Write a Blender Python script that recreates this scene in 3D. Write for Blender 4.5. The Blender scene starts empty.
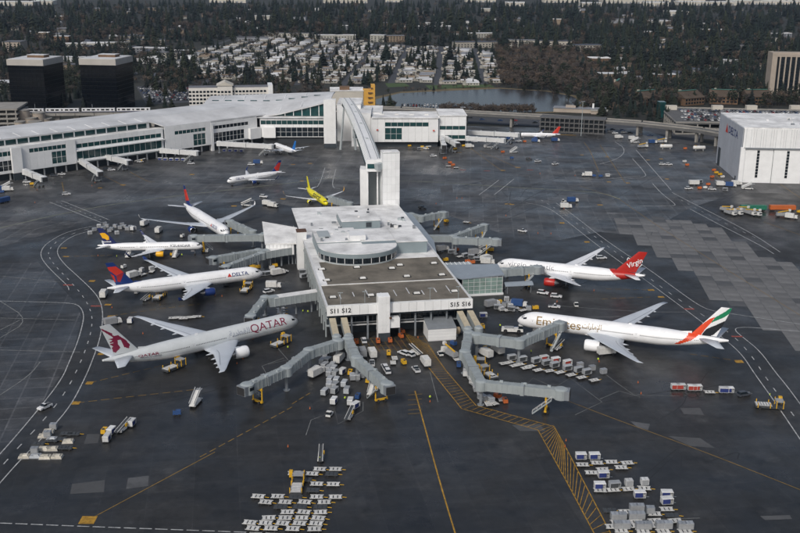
import bpy, bmesh, math, random
from mathutils import Vector, Matrix
R = math.radians
random.seed(7)
# ------------------------------------------------------------------ camera, sky, sun
scene = bpy.context.scene
col = scene.collection
CF, CP, CH, CR = 1012.67, R(16.7596), 130.156, R(0.322)
cam = bpy.data.cameras.new('camera'); camo = bpy.data.objects.new('camera', cam); col.objects.link(camo)
cam.sensor_width = 36; cam.lens = CF*36/800; cam.clip_start = 1; cam.clip_end = 30000
camo.matrix_world = Matrix.Translation((0, 0, CH)) @ Matrix.Rotation(math.pi/2-CP, 4, 'X') @ Matrix.Rotation(CR, 4, 'Z')
scene.camera = camo
world = bpy.data.worlds.new('World'); scene.world = world; world.use_nodes = True
wn = world.node_tree; sky = wn.nodes.new('ShaderNodeTexSky'); sky.sky_type = 'NISHITA'; sky.sun_disc = False
SUN_EL, SUN_AZ = R(42), R(205)          # azimuth clockwise from +Y
sky.sun_elevation = SUN_EL; sky.sun_rotation = SUN_AZ; sky.air_density = 1.0; sky.dust_density = 4.0; sky.ozone_density = 1.6
hs_ = wn.nodes.new('ShaderNodeHueSaturation'); hs_.inputs['Saturation'].default_value = .8     # cloud-veiled sky
wn.links.new(sky.outputs[0], hs_.inputs['Color']); wn.links.new(hs_.outputs[0], wn.nodes['Background'].inputs[0]); wn.nodes['Background'].inputs[1].default_value = 0.095
sl = bpy.data.lights.new('sun', 'SUN'); sl.energy = 1.6; sl.angle = R(12); sl.color = (1, .96, .9)
so = bpy.data.objects.new('sun', sl); col.objects.link(so)
sd = Vector((math.sin(SUN_AZ)*math.cos(SUN_EL), math.cos(SUN_AZ)*math.cos(SUN_EL), math.sin(SUN_EL)))
so.rotation_euler = sd.to_track_quat('Z', 'Y').to_euler(); so.location = (0, 0, 300)
scene.view_settings.view_transform = 'Standard'; scene.view_settings.look = 'None'
scene.view_settings.gamma = 1; scene.view_settings.exposure = 0.08
scene.cycles.volume_bounces = 0; scene.cycles.max_bounces = 6

# ------------------------------------------------------------------ pixel -> place
def ray(px, py):
    u, v = px-400, py-266.5; c, s = math.cos(CR), math.sin(CR); u, v = c*u+s*v, -s*u+c*v
    return Vector((u, CF*math.cos(CP)-v*math.sin(CP), -CF*math.sin(CP)-v*math.cos(CP)))
def at(px, py, z=0.0):
    d = ray(px, py); t = (z-CH)/d.z
    return Vector((d.x*t, d.y*t, z))
def pix(P):
    z = P[2]-CH; zc = P[1]*math.cos(CP)-z*math.sin(CP); yc = -(P[1]*math.sin(CP)+z*math.cos(CP))
    u, v = CF*P[0]/zc, CF*yc/zc; c, s = math.cos(CR), math.sin(CR)
    return 400+c*u-s*v, 266.5+s*u+c*v
# ------------------------------------------------------------------ materials
def lin(c):
    return tuple((x/255/12.92 if x/255 <= .04045 else ((x/255+.055)/1.055)**2.4) for x in c)
MAT = {}
def mat(name, rgb, rough=.6, metal=0., var=.12, scale=.4, rnd=0., spec=.5, srgb=False, detail=4, bump=0.):
    if name in MAT: return MAT[name]
    m = bpy.data.materials.new(name); m.use_nodes = True; nt = m.node_tree; b = nt.nodes['Principled BSDF']
    c = lin(rgb) if srgb else rgb
    b.inputs['Roughness'].default_value = rough; b.inputs['Metallic'].default_value = metal
    b.inputs['Specular IOR Level'].default_value = spec
    tc = nt.nodes.new('ShaderNodeTexCoord'); n = nt.nodes.new('ShaderNodeTexNoise')
    n.inputs['Scale'].default_value = scale; n.inputs['Detail'].default_value = detail; n.inputs['Roughness'].default_value = .65
    nt.links.new(tc.outputs['Object'], n.inputs['Vector'])
    mr = nt.nodes.new('ShaderNodeMapRange'); mr.inputs[1].default_value = .3; mr.inputs[2].default_value = .7
    mr.inputs[3].default_value = 1-var; mr.inputs[4].default_value = 1+var
    nt.links.new(n.outputs['Fac'], mr.inputs[0])
    h = nt.nodes.new('ShaderNodeHueSaturation'); h.inputs['Color'].default_value = (*c, 1)
    val = mr.outputs[0]
    if rnd:
        oi = nt.nodes.new('ShaderNodeObjectInfo'); m2 = nt.nodes.new('ShaderNodeMapRange')
        m2.inputs[3].default_value = 1-rnd; m2.inputs[4].default_value = 1+rnd
        nt.links.new(oi.outputs['Random'], m2.inputs[0])
        mu = nt.nodes.new('ShaderNodeMath'); mu.operation = 'MULTIPLY'
        nt.links.new(val, mu.inputs[0]); nt.links.new(m2.outputs[0], mu.inputs[1]); val = mu.outputs[0]
    nt.links.new(val, h.inputs['Value']); nt.links.new(h.outputs[0], b.inputs['Base Color'])
    if bump:
        bp = nt.nodes.new('ShaderNodeBump'); bp.inputs['Strength'].default_value = bump; bp.inputs['Distance'].default_value = .3
        nt.links.new(n.outputs['Fac'], bp.inputs['Height']); nt.links.new(bp.outputs[0], b.inputs['Normal'])
    MAT[name] = m; return m
def M(n): return MAT[n]
mat('white', (.80, .81, .82), .45, var=.07, scale=.15)
mat('plane_white', (.84, .85, .86), .28, var=.07, scale=.35, detail=7)
mat('plane_grey', (.58, .61, .62), .32, var=.06, scale=.35, detail=7)
mat('belly_grey', (.40, .42, .44), .35, var=.05, scale=.2)
mat('wing_grey', (.47, .51, .56), .4, var=.06, scale=.3)
mat('wing_white', (.66, .68, .71), .4, var=.05, scale=.3)
mat('navy', (.012, .02, .10), .35, var=.05); mat('delta_blue', (.012, .035, .16), .35, var=.05)
mat('delta_red', (.55, .035, .02), .4, var=.05); mat('delta_darkred', (.32, .02, .025), .4, var=.05)
mat('emirates_red', (.72, .07, .02), .4, var=.04); mat('emirates_green', (.01, .22, .10), .4, var=.04)
mat('plane_black', (.012, .014, .018), .4, var=.05); mat('gold', (.33, .21, .07), .4, var=.05)
mat('maroon', (.20, .012, .045), .45, var=.05); mat('virgin_red', (.42, .018, .012), .35, var=.04)
mat('plane_yellow', (.75, .66, .01), .35, var=.04); mat('ice_yellow', (.82, .42, .01), .4, var=.05)
mat('bright_blue', (.02, .16, .50), .35, var=.04); mat('text_grey', (.09, .10, .13), .5)
mat('tyre', (.02, .02, .022), .8); mat('metal', (.42, .43, .45), .35, .8); mat('dark_metal', (.06, .065, .07), .5, .3)
mat('glass_dark', (.012, .016, .022), .08, var=.2, spec=.6)
mat('steel_grey', (.20, .22, .24), .5, var=.12)
mat('bridge_grey', (.30, .335, .345), .5, var=.10, scale=.3)
mat('bridge_roof', (.27, .30, .305), .6, var=.16, scale=.5)
mat('bridge_white', (.62, .63, .63), .5, var=.08, scale=.3)
mat('tan_roof', (.42, .37, .27), .75, var=.15, scale=.6)
mat('yellow', (.62, .36, .02), .5, var=.15, scale=1.5); mat('orange', (.48, .12, .03), .5, var=.1)
mat('red', (.38, .05, .035), .5, var=.1); mat('blue', (.025, .07, .20), .45, var=.1); mat('green_paint', (.02, .16, .10), .5, var=.1)
mat('white_paint', (.62, .62, .60), .5, var=.14, scale=1.2); mat('grey_paint', (.28, .29, .30), .5, var=.12, scale=1.2)
mat('uld_grey', (.34, .36, .38), .4, .3, var=.2, scale=1.0, rnd=.25); mat('cloth_blue', (.02, .035, .16), .8, var=.2, scale=2)
mat('dolly_white', (.55, .55, .53), .55, var=.25, scale=1.5, rnd=.15); mat('dolly_dark', (.05, .055, .06), .6, var=.2, scale=2)
mat('hiviz', (.55, .75, .05), .7); mat('skin', (.45, .28, .2), .6); mat('trousers', (.02, .025, .04), .8)
# ------------------------------------------------------------------ mesh builder
class MB:
    def __init__(s): s.v = []; s.f = []; s.m = []
    def add(s, vs, fs, m=0):
        k = len(s.v); s.v += [tuple(p) for p in vs]
        for f in fs: s.f.append(tuple(i+k for i in f)); s.m.append(m)
        return s
    def box(s, x, y, z, sx, sy, sz, rot=0., m=0):      # centre x,y, base z
        c, n = math.cos(rot), math.sin(rot); vs = []
        for dz in (0, sz):
            for dx, dy in ((-.5, -.5), (.5, -.5), (.5, .5), (-.5, .5)):
                a, b = dx*sx, dy*sy; vs.append((x+a*c-b*n, y+a*n+b*c, z+dz))
        return s.add(vs, [(3, 2, 1, 0), (4, 5, 6, 7), (0, 1, 5, 4), (1, 2, 6, 5), (2, 3, 7, 6), (3, 0, 4, 7)], m)
    def tbox(s, x, y, z, sx, sy, sz, tx, ty, ox=0, oy=0, m=0):   # tapered: top size tx,ty, shifted ox,oy
        vs = []
        for dz, a, b, p, q in ((0, sx, sy, 0, 0), (sz, tx, ty, ox, oy)):
            for dx, dy in ((-.5, -.5), (.5, -.5), (.5, .5), (-.5, .5)): vs.append((x+dx*a+p, y+dy*b+q, z+dz))
        return s.add(vs, [(3, 2, 1, 0), (4, 5, 6, 7), (0, 1, 5, 4), (1, 2, 6, 5), (2, 3, 7, 6), (3, 0, 4, 7)], m)
    def prism(s, pts, z0, z1, m=0, mt=None):
        n = len(pts); Z0 = z0 if hasattr(z0, '__len__') else [z0]*n; Z1 = z1 if hasattr(z1, '__len__') else [z1]*n
        a = sum(pts[i][0]*pts[(i+1) % n][1]-pts[(i+1) % n][0]*pts[i][1] for i in range(n))
        if a < 0: pts = pts[::-1]; Z0 = list(Z0)[::-1]; Z1 = list(Z1)[::-1]
        vs = [(p[0], p[1], z) for p, z in zip(pts, Z0)]+[(p[0], p[1], z) for p, z in zip(pts, Z1)]
        s.add(vs, [tuple(range(n))[::-1]]+[(i, (i+1) % n, n+(i+1) % n, n+i) for i in range(n)], m)
        k = len(s.v)-n; s.f.append(tuple(range(k, k+n))); s.m.append(m if mt is None else mt)
        return s
    def loft(s, rings, cap=True, m=0, mf=None):
        n = len(rings[0]); k = len(s.v)
        for r in rings: s.v += [tuple(p) for p in r]
        for i in range(len(rings)-1):
            for j in range(n):
                a, b = k+i*n+j, k+i*n+(j+1) % n
                s.f.append((a, b, b+n, a+n)); s.m.append(mf(i, j) if mf else m)
        if cap:
            s.f.append(tuple(range(k, k+n))[::-1]); s.m.append(m); e = k+(len(rings)-1)*n
            s.f.append(tuple(range(e, e+n))); s.m.append(m)
        return s
    def tube(s, p, q, r, n=8, r2=None, m=0):
        p, q = Vector(p), Vector(q); d = (q-p).normalized(); a = d.orthogonal().normalized(); b = d.cross(a)
        r2 = r if r2 is None else r2
        ring = lambda c, rr: [c+a*math.cos(t*2*math.pi/n)*rr+b*math.sin(t*2*math.pi/n)*rr for t in range(n)]
        return s.loft([ring(p, r), ring(q, r2)], m=m)
    def lathe(s, prof, n=16, axis='x', c=(0, 0, 0), m=0, cap=True, mf=None):   # prof [(along, radius)]
        rings = []
        for t, r in prof:
            rr = []
            for k in range(n):
                a = 2*math.pi*k/n; u, w = r*math.cos(a), r*math.sin(a)
                rr.append({'x': (c[0]+t, c[1]+u, c[2]+w), 'y': (c[0]+w, c[1]+t, c[2]+u), 'z': (c[0]+u, c[1]+w, c[2]+t)}[axis])
            rings.append(rr)
        return s.loft(rings, cap=cap, m=m, mf=mf)
    def beam(s, p, q, w, h, m=0):       # rectangular bar from p to q, h vertical
        p, q = Vector(p), Vector(q); d = q-p; n = Vector((-d.y, d.x, 0))
        n = (n.normalized() if n.length > 1e-6 else Vector((0, 1, 0)))*w/2
        up = n.normalized().cross(d.normalized())*-1 if d.length else Vector((0, 0, 1))
        if up.z < 0: up = -up
        up = up*h/2
        ring = lambda c: [c-n-up, c+n-up, c+n+up, c-n+up]
        return s.loft([ring(p), ring(q)], m=m)
    def build(s, name, mats, parent=None, loc=None, rot=0., smooth=False, kind=None):
        me = bpy.data.meshes.new(name); me.from_pydata(s.v, [], s.f)
        if isinstance(mats, str): mats = [mats]
        for q in mats: me.materials.append(MAT[q])
        if len(mats) > 1: me.polygons.foreach_set('material_index', s.m)
        if smooth: me.polygons.foreach_set('use_smooth', [True]*len(me.polygons))
        me.update()
        o = bpy.data.objects.new(name, me); col.objects.link(o)
        if parent: o.parent = parent
        if loc is not None: o.location = loc
        o.rotation_euler.z = rot
        if kind: o['kind'] = kind
        return o
def tag(o, label=None, cat=None, group=None, kind=None):
    for k, v in (('label', label), ('category', cat), ('group', group), ('kind', kind)):
        if v: o[k] = v
    return o
def thing(name, label, cat, group=None, loc=(0, 0, 0), rot=0.):
    o = bpy.data.objects.new(name, None); col.objects.link(o); o.location = loc; o.rotation_euler.z = rot; o.empty_display_size = 1
    return tag(o, label, cat, group)
def copy_tree(o, parent=None):
    c = o.copy(); col.objects.link(c)
    if parent: c.parent = parent
    for ch in KIDS(o): copy_tree(ch, c)
    return c
KC = {}
def KIDS(o):
    if o.name not in KC: KC[o.name] = [c for c in o.children]
    return KC[o.name]
ORD = ['first', 'second', 'third', 'fourth', 'fifth', 'sixth', 'seventh', 'eighth', 'ninth', 'tenth', 'eleventh', 'twelfth', 'thirteenth', 'fourteenth', 'fifteenth', 'sixteenth', 'seventeenth', 'eighteenth', 'nineteenth', 'twentieth']
def text_mesh(txt, size=1., bold=0., font=None, shear=0.):
    cu = bpy.data.curves.new('t', 'FONT'); cu.body = txt; cu.size = size; cu.offset = bold; cu.shear = shear; cu.resolution_u = 3
    cu.align_x = 'CENTER'; cu.align_y = 'CENTER'; cu.fill_mode = 'FRONT'
    o = bpy.data.objects.new('t', cu); col.objects.link(o)
    me = bpy.data.meshes.new_from_object(o.evaluated_get(bpy.context.evaluated_depsgraph_get()))
    bpy.data.objects.remove(o); bpy.data.curves.remove(cu)
    return me
def flat_text(name, txt, size, matname, parent, origin, ux, uy, off=.03, bold=.02, shear=0., width=None):
    """lettering on a plane: origin centre, ux/uy unit vectors"""
    me = text_mesh(txt, size, bold, shear=shear); ux, uy = Vector(ux), Vector(uy); n = ux.cross(uy)
    xs = [v.co.x for v in me.vertices] or [0]; ys = [v.co.y for v in me.vertices] or [0]; cx, cy = (min(xs)+max(xs))/2, (min(ys)+max(ys))/2
    k = width/(max(xs)-min(xs)) if width else 1
    for v in me.vertices: v.co = Vector(origin)+ux*(v.co.x-cx)*k+uy*(v.co.y-cy)+n*off
    me.materials.clear(); me.materials.append(MAT[matname])
    o = bpy.data.objects.new(name, me); col.objects.link(o)
    if parent: o.parent = parent
    return o
# ------------------------------------------------------------------ ground
def ground_mat(name, base, slab, slabvar, joint, patch, rough, rot, jointcol=1.6, msize=.012, detail_dirt=.25, wet=.3):
    m = bpy.data.materials.new(name); m.use_nodes = True; nt = m.node_tree; N = nt.nodes; Lk = nt.links; b = N['Principled BSDF']
    tc = N.new('ShaderNodeTexCoord'); mp = N.new('ShaderNodeMapping'); mp.inputs['Rotation'].default_value[2] = rot
    Lk.new(tc.outputs['Object'], mp.inputs['Vector'])
    def noise(sc, det, lo, hi, a, c):
        n = N.new('ShaderNodeTexNoise'); n.inputs['Scale'].default_value = sc; n.inputs['Detail'].default_value = det; n.inputs['Roughness'].default_value = .62
        Lk.new(mp.outputs[0], n.inputs['Vector']); r = N.new('ShaderNodeMapRange')
        for i, v in enumerate((lo, hi, a, c)): r.inputs[i+1].default_value = v
        Lk.new(n.outputs['Fac'], r.inputs[0]); return r.outputs[0]
    def mul(p, q):
        x = N.new('ShaderNodeMath'); x.operation = 'MULTIPLY'; Lk.new(p, x.inputs[0])
        Lk.new(q, x.inputs[1]); return x.outputs[0]
    v = mul(noise(.018, 5, .32, .68, 1-patch, 1+patch), noise(.35, 6, .3, .7, 1-detail_dirt*.6, 1+detail_dirt*.6))
    v = mul(v, noise(3.5, 3, .3, .7, .9, 1.1))
    # streaks along the traffic
    n = N.new('ShaderNodeTexNoise'); n.inputs['Scale'].default_value = 1; n.inputs['Detail'].default_value = 4
    mp2 = N.new('ShaderNodeMapping'); mp2.inputs['Scale'].default_value = (.012, .16, 1); mp2.inputs['Rotation'].default_value[2] = rot+.12
    Lk.new(tc.outputs['Object'], mp2.inputs['Vector']); Lk.new(mp2.outputs[0], n.inputs['Vector'])
    r = N.new('ShaderNodeMapRange'); r.inputs[1].default_value = .35; r.inputs[2].default_value = .7; r.inputs[3].default_value = .82; r.inputs[4].default_value = 1.2
    Lk.new(n.outputs['Fac'], r.inputs[0]); v = mul(v, r.outputs[0])
    if slab:
        br = N.new('ShaderNodeTexBrick'); br.offset = 0; br.squash = 1
        br.inputs['Scale'].default_value = 1; br.inputs['Brick Width'].default_value = slab; br.inputs['Row Height'].default_value = slab
        br.inputs['Mortar Size'].default_value = joint; br.inputs['Mortar Smooth'].default_value = .3; br.inputs['Bias'].default_value = 0
        br.inputs['Color1'].default_value = (1-slabvar,)*3+(1,); br.inputs['Color2'].default_value = (1+slabvar,)*3+(1,); br.inputs['Mortar'].default_value = (jointcol,)*3+(1,)
        Lk.new(mp.outputs[0], br.inputs['Vector']); bw = N.new('ShaderNodeRGBToBW'); Lk.new(br.outputs['Color'], bw.inputs[0]); v = mul(v, bw.outputs[0])
    # big paving lanes and repairs laid at different times, oil stains
    b2 = N.new('ShaderNodeTexBrick'); b2.offset = .37; b2.inputs['Scale'].default_value = 1; b2.inputs['Brick Width'].default_value = 31; b2.inputs['Row Height'].default_value = 17; b2.inputs['Mortar Size'].default_value = .05; b2.inputs['Bias'].default_value = -.2
    b2.inputs['Color1'].default_value = (.84,)*3+(1,); b2.inputs['Color2'].default_value = (1.22,)*3+(1,); b2.inputs['Mortar'].default_value = (1.3,)*3+(1,); Lk.new(mp.outputs[0], b2.inputs['Vector']); bw2 = N.new('ShaderNodeRGBToBW'); Lk.new(b2.outputs['Color'], bw2.inputs[0]); v = mul(v, bw2.outputs[0])
    v = mul(v, noise(.11, 7, .54, .68, 1.0, .55)); v = mul(v, noise(.075, 8, .58, .72, 1.0, 1.9)); v = mul(v, noise(.55, 8, .60, .72, 1.0, 1.55)); v = mul(v, noise(.8, 6, .60, .70, 1.0, .6))
    h = N.new('ShaderNodeHueSaturation'); h.inputs['Color'].default_value = (*base, 1); Lk.new(v, h.inputs['Value']); Lk.new(h.outputs[0], b.inputs['Base Color'])
    Lk.new(noise(.03, 6, .35, .62, rough-wet, rough), b.inputs['Roughness'])
    b.inputs['Specular IOR Level'].default_value = .5
    MAT[name] = m
ground_mat('asphalt', (.027, .027, .027), 11.5, .13, .12, .36, .62, R(-10), 1.3, detail_dirt=.4, wet=.36)
ground_mat('old_concrete', (.060, .0605, .061), 7.5, .30, .28, .42, .6, R(4), 1.5, detail_dirt=.4, wet=.36)
ground_mat('left_concrete', (.042, .0425, .044), 7.6, .22, .30, .36, .6, R(-9.5), 1.8, detail_dirt=.4, wet=.36)
mat('slab_concrete', (.135, .135, .134), .65, var=.26, scale=.12, rnd=.13, detail=6)
mat('slab_dark', (.075, .076, .077), .6, var=.15, scale=.2, rnd=.2)
mat('patch_light', (.085, .087, .09), .6, var=.3, scale=.25, rnd=.2, detail=6)
mat('land', (.020, .021, .016), .9, var=.5, scale=.012, detail=8)
mat('line_white', (.36, .37, .37), .6, var=.5, scale=.6, detail=6); mat('line_faint', (.17, .175, .17), .6, var=.4, scale=.5, detail=6)
mat('line_yellow', (.34, .19, .02), .6, var=.5, scale=.6, detail=6); mat('line_dull', (.20, .125, .03), .6, var=.4, scale=.6, detail=6)
mat('line_red', (.30, .07, .05), .6, var=.3, scale=.6)
mat('line_green', (.17, .18, .13), .6, var=.35, scale=.3)
mb = MB(); mb.add([(-9000, -2000, -.4), (9000, -2000, -.4), (9000, 16000, -.4), (-9000, 16000, -.4)], [(0, 1, 2, 3)])
tag(mb.build('ground', 'land'), kind='structure')
APRON = [(-520, 40), (520, 40), (520, 700), (330, 705), (262, 735), (205, 760), (130, 800), (60, 812), (-70, 812), (-330, 812), (-520, 700)]
mb = MB(); mb.prism(APRON, -.38, 0)
apron = tag(mb.build('apron', 'asphalt'), kind='structure')
def pxpoly(pts, z): return [(at(x, y, 0).x, at(x, y, 0).y, z) for x, y in pts]
def sheet(name, pts, z, m, parent=apron):
    b = MB(); n = len(pts); vs = pxpoly(pts, z)
    a = sum(vs[i][0]*vs[(i+1) % n][1]-vs[(i+1) % n][0]*vs[i][1] for i in range(n))
    b.add(vs if a > 0 else vs[::-1], [tuple(range(n))]); return b.build(name, m, parent)
sheet('concrete_paving', [(-60, 262), (10, 244), (40, 236), (90, 222), (150, 208), (260, 200), (300, 208), (420, 200), (450, 216), (520, 240), (560, 240), (600, 232), (640, 236), (690, 208), (740, 192), (860, 196), (860, 166), (700, 150), (640, 128), (560, 128), (466, 126), (380, 128), (240, 132), (160, 140), (60, 158), (-60, 178)], .012, 'old_concrete')
sheet('taxiway_paving', [(-90, 268), (38, 262), (64, 290), (76, 303), (82, 318), (70, 362), (30, 420), (-10, 470), (-90, 560)], .012, 'left_concrete')
# concrete slabs, one by one
SP = [(609, 219), (663, 217), (720, 229), (752, 249), (775, 261), (800, 267), (835, 285), (835, 362), (792, 350), (765, 325), (735, 304), (704, 294), (690, 272), (668, 262), (655, 250), (631, 240), (620, 228)]
def inside(x, y, P):
    c = False; j = len(P)-1
    for i in range(len(P)):
        if (P[i][1] > y) != (P[j][1] > y) and x < (P[j][0]-P[i][0])*(y-P[i][1])/(P[j][1]-P[i][1])+P[i][0]: c = not c
        j = i
    return c
sm = MB(); sm.tbox(0, 0, 0, 6.62, 6.62, .05, 6.54, 6.54); smd = None
slab0 = sm.build('slab', 'slab_concrete', apron); slabmesh = slab0.data; slab_dark = slabmesh.copy(); slab_dark.materials[0] = MAT['slab_dark']
first = True; ca, sa = math.cos(R(-6.5)), math.sin(R(-6.5)); rs = random.Random(3); ns = 0
for i in range(-14, 15):
    for j in range(-16, 17):
        x0, y0 = i*6.7, j*6.7; x, y = 140+x0*ca-y0*sa, 430+x0*sa+y0*ca
        q = pix((x, y, 0))
        if inside(q[0], q[1], SP) and ns < 300 and q[0] < 815:
            o = slab0 if first else slab0.copy()
            if not first: col.objects.link(o)
            first = False; ns += 1; o.location = (x, y, -.032+rs.random()*.01); o.rotation_euler.z = R(-6.5)
            if rs.random() < .07 or (i, j) in ((-1, 1), (0, 1), (-2, 3), (-1, 3), (0, 3)): o.data = slab_dark
def strip(pts, w, z=.03, dash=None, smooth=True, name='painted_line', m='line_white', world=False):
    P = [Vector((p[0], p[1])) for p in pts] if world else [at(*p).xy for p in pts]
    if len(P) > 2 and smooth:       # smooth the corner
        for _ in range(2):
            Q = [P[0]]
            for i in range(len(P)-1): Q += [P[i]*.75+P[i+1]*.25, P[i]*.25+P[i+1]*.75]
            P = Q+[P[-1]]
    b = MB(); s = 0.
    segs = []
    if dash:
        on, offp = dash; acc = 0
        for i in range(len(P)-1):
            d = P[i+1]-P[i]; Ls = d.length
            if Ls < 1e-6: continue
            t = 0
            while t < Ls:
                ph = (acc+t) % (on+offp)
                if ph < on:
                    e = min(Ls, t+on-ph); segs.append([P[i]+d*(t/Ls), P[i]+d*(e/Ls)]); t = e+1e-4
                else: t += (on+offp-ph)+1e-4
            acc += Ls
    else: segs = [P]
    for S in segs:
        L_, R_ = [], []
        for i, p in enumerate(S):
            d = (S[min(i+1, len(S)-1)]-S[max(i-1, 0)]); n = Vector((-d.y, d.x)).normalized()*w/2
            L_.append((p.x+n.x, p.y+n.y, z)); R_.append((p.x-n.x, p.y-n.y, z))
        k = len(b.v); b.v += L_+R_; n = len(S)
        for i in range(n-1): b.f.append((k+n+i, k+n+i+1, k+i+1, k+i)); b.m.append(0)
    return b.build(name, m, apron)
W = .34
roadL1 = [(108, 224), (97, 225.5), (78, 229), (63, 233.7), (51, 240.5), (43, 247), (40, 255), (45, 263.7), (56, 275), (68, 286), (69, 290)]
roadL2 = [(0, 301), (60, 302.5), (75, 303.7), (81, 307.5), (84, 315), (82.5, 325), (77.5, 342.5), (70, 360), (61.7, 379.5), (39, 408.7), (13, 439.5), (-10, 465)]
roadL3 = [(112, 226), (90, 231), (75, 235), (64.5, 241), (58, 247.5), (57, 254), (64, 264), (77.5, 276), (92.5, 290), (100, 300), (103, 312.5), (102, 327.5), (99, 342), (92.5, 360), (86, 376), (71, 405.5), (49, 431), (19.5, 460.6), (-8, 492)]
mid = [(104, 225.5), (84, 230), (69, 235), (57, 241), (49.5, 249), (48, 256), (56, 267), (70, 281), (84, 297), (92, 313), (92, 328), (87, 346), (79, 366), (66, 392), (44, 420), (14, 452), (-10, 480)]
for p in (roadL1, roadL2, roadL3): strip(p, W)
strip(mid, .35, dash=(3, 6))
roadR1 = [(526, 203), (540, 205), (552.5, 210), (575, 227.5), (600, 247.5), (640, 276), (702, 322), (727, 341), (742.5, 355), (754, 373), (775, 402), (806, 448)]
roadR2 = [(556, 203), (570, 212.5), (605, 240), (650, 270), (682.5, 294), (700, 306), (712, 311), (740, 315), (806, 325)]
roadR3 = [(806, 332), (760, 328), (742, 327), (733, 329), (745, 339), (760, 351), (776, 373), (787, 386), (806, 412)]
for p in (roadR1, roadR2, roadR3): strip(p, W)
strip([(541, 200), (560, 211), (590, 233), (630, 263), (670, 294), (712, 321), (735, 337), (752, 356), (768, 381), (806, 432)], .35, dash=(3, 6))
for p in ([(499, 180), (479, 195)], [(514, 179), (494, 195)], [(325, 167.5), (319, 186), (314, 188)], [(336, 169), (331, 187.5), (340, 189)], [(61.5, 200.7), (109.5, 220)], [(49.5, 202), (102, 223)],
          [(636, 150), (671, 190)], [(632.5, 158.7), (646, 173.7), (645, 177.5), (615, 180)], [(652.5, 183.7), (662, 194), (675, 203.7), (675, 206), (640, 206)],
          [(672, 192.5), (700, 207), (750, 232), (780, 252)], [(690, 209), (720, 225), (760, 245), (774, 254)], [(615, 142), (624, 147.5), (624, 154), (615, 160), (600, 164)],
          [(575, 178), (600, 180), (640, 176)]):
    strip(p, .4, m='line_white')
strip([(681, 200), (710, 216), (760, 240)], .3, dash=(3, 6), m='line_white')
for p in ([(328, 178), (331, 168)], [(56, 201.5), (106, 222)]): strip(p, .3, dash=(2, 4), m='line_white')
for p in ([(0, 228), (60, 214), (120, 203), (200, 193), (345, 177)], [(345, 180), (420, 181), (520, 188), (600, 192), (620, 199)]): strip(p, .9, z=.024, m='line_green')
for p in ([(0, 212), (40, 206), (110, 193), (200, 184)], [(0, 240), (60, 222), (120, 214)], [(0, 318), (40, 319), (75, 320)], [(0, 301), (30, 320), (0, 338)], [(0, 330), (20, 320)], [(560, 306), (640, 312), (690, 312)], [(570, 318), (640, 316)],
          [(404, 202), (470, 208), (530, 204)], [(0, 395), (30, 375), (40, 362)], [(0, 350), (80, 352)], [(0, 276), (60, 282)]):
    strip(p, .35, z=.024, m='line_faint')
strip([(0, 523), (100, 527), (200, 530.5), (320, 535)], .35, m='line_white', dash=(3, .8))
# yellow
for p in ([(415, 391), (427, 435), (440, 483), (456, 536)],): strip(p, .38, m='line_yellow')
for p in ([(90, 519), (215, 452)], [(568, 401), (612, 418), (700, 450), (806, 492)], [(619, 199), (650, 221), (700, 253), (806, 319)], [(580, 186), (619, 199)]): strip(p, .3, m='line_dull')
for p in ([(600, 145), (625, 182.5)], [(584, 142.5), (590, 150), (599, 172)], [(470, 148), (502, 171)], [(480, 151), (518, 168)], [(104, 176), (124, 186)], [(62, 182), (64, 192)], [(130, 172), (148, 182), (155, 182)], [(780, 184), (806, 202)], [(764, 222), (806, 237)]):
    strip(p, .4, m='line_dull')
for p in ([(200, 457), (292, 407)], [(89, 383), (172, 363)], [(76, 403), (127, 397), (200, 389)], [(66, 256.5), (100, 256), (140, 253)], [(111, 316), (150, 310), (200, 304)], [(602, 299), (650, 297)], [(606, 289), (650, 290)], [(690, 354), (739, 361)], [(430, 362), (404, 330)], [(292, 404), (310, 393)]):
    strip(p, .35, m='line_dull', dash=(2.5, 1.2))
for x, y, w, d in ((64, 248, 3.2, 1.2), (66, 256.5, 3.2, 1.2), (92, 281, 3, 2), (108, 304.7, 3, 1.6), (111, 316.5, 3.2, 2), (101, 354, 2.5, 1.6), (651, 290, 3, 1.8), (661, 297, 3, 1.6), (739, 361.5, 3.2, 2.2), (661, 159, 3, 2),
                   (562, 223, 3, 2.2), (587, 242, 3, 2), (607, 157, 3, 1.6), (609, 182, 3, 1.6), (628, 183, 3, 1.6), (100, 188, 3, 1.6), (123, 185, 3.5, 2), (192, 174.5, 3.5, 2), (88, 520, 4.4, 3.2), (89.5, 383, 2.6, 2), (76, 403, 2.8, 2), (459, 152.5, 4.5, 2.2), (503, 170.5, 3.5, 1.6), (518, 167.5, 4, 1.6),
                   (283, 199, 3.5, 2), (234, 206, 3.6, 2), (302, 181, 2.6, 1.4), (293, 164.5, 3.4, 1.6), (310, 163.5, 3.4, 1.6), (600, 205, 3.4, 1.8), (648, 160, 3, 1.4), (667, 179, 3, 1.6), (582, 155, 3, 1.4), (507, 204, 3, 1.3), (512, 204.5, 3, 1.3), (510, 204, 2, 1.3)):
    q = at(x, y); b = MB(); w *= .85; d *= .55; b.prism([(q.x-w/2, q.y-d), (q.x+w/2, q.y-d), (q.x+w/2, q.y+d), (q.x-w/2, q.y+d)], .02, .04); b.build('stand_marker', 'line_yellow', apron)
for x, y in ((68, 285), (96, 306), (689, 309), (737, 336.5), (463, 170), (530, 170), (487, 171)):
    q = at(x, y); b = MB(); b.prism([(q.x-2, q.y-.6), (q.x+2, q.y-.6), (q.x+2, q.y+.6), (q.x-2, q.y+.6)], .02, .04); b.build('stop_marker', 'line_red', apron)
strip([(557, 134.6), (576, 135.4)], 1.6, m='line_yellow')
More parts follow.
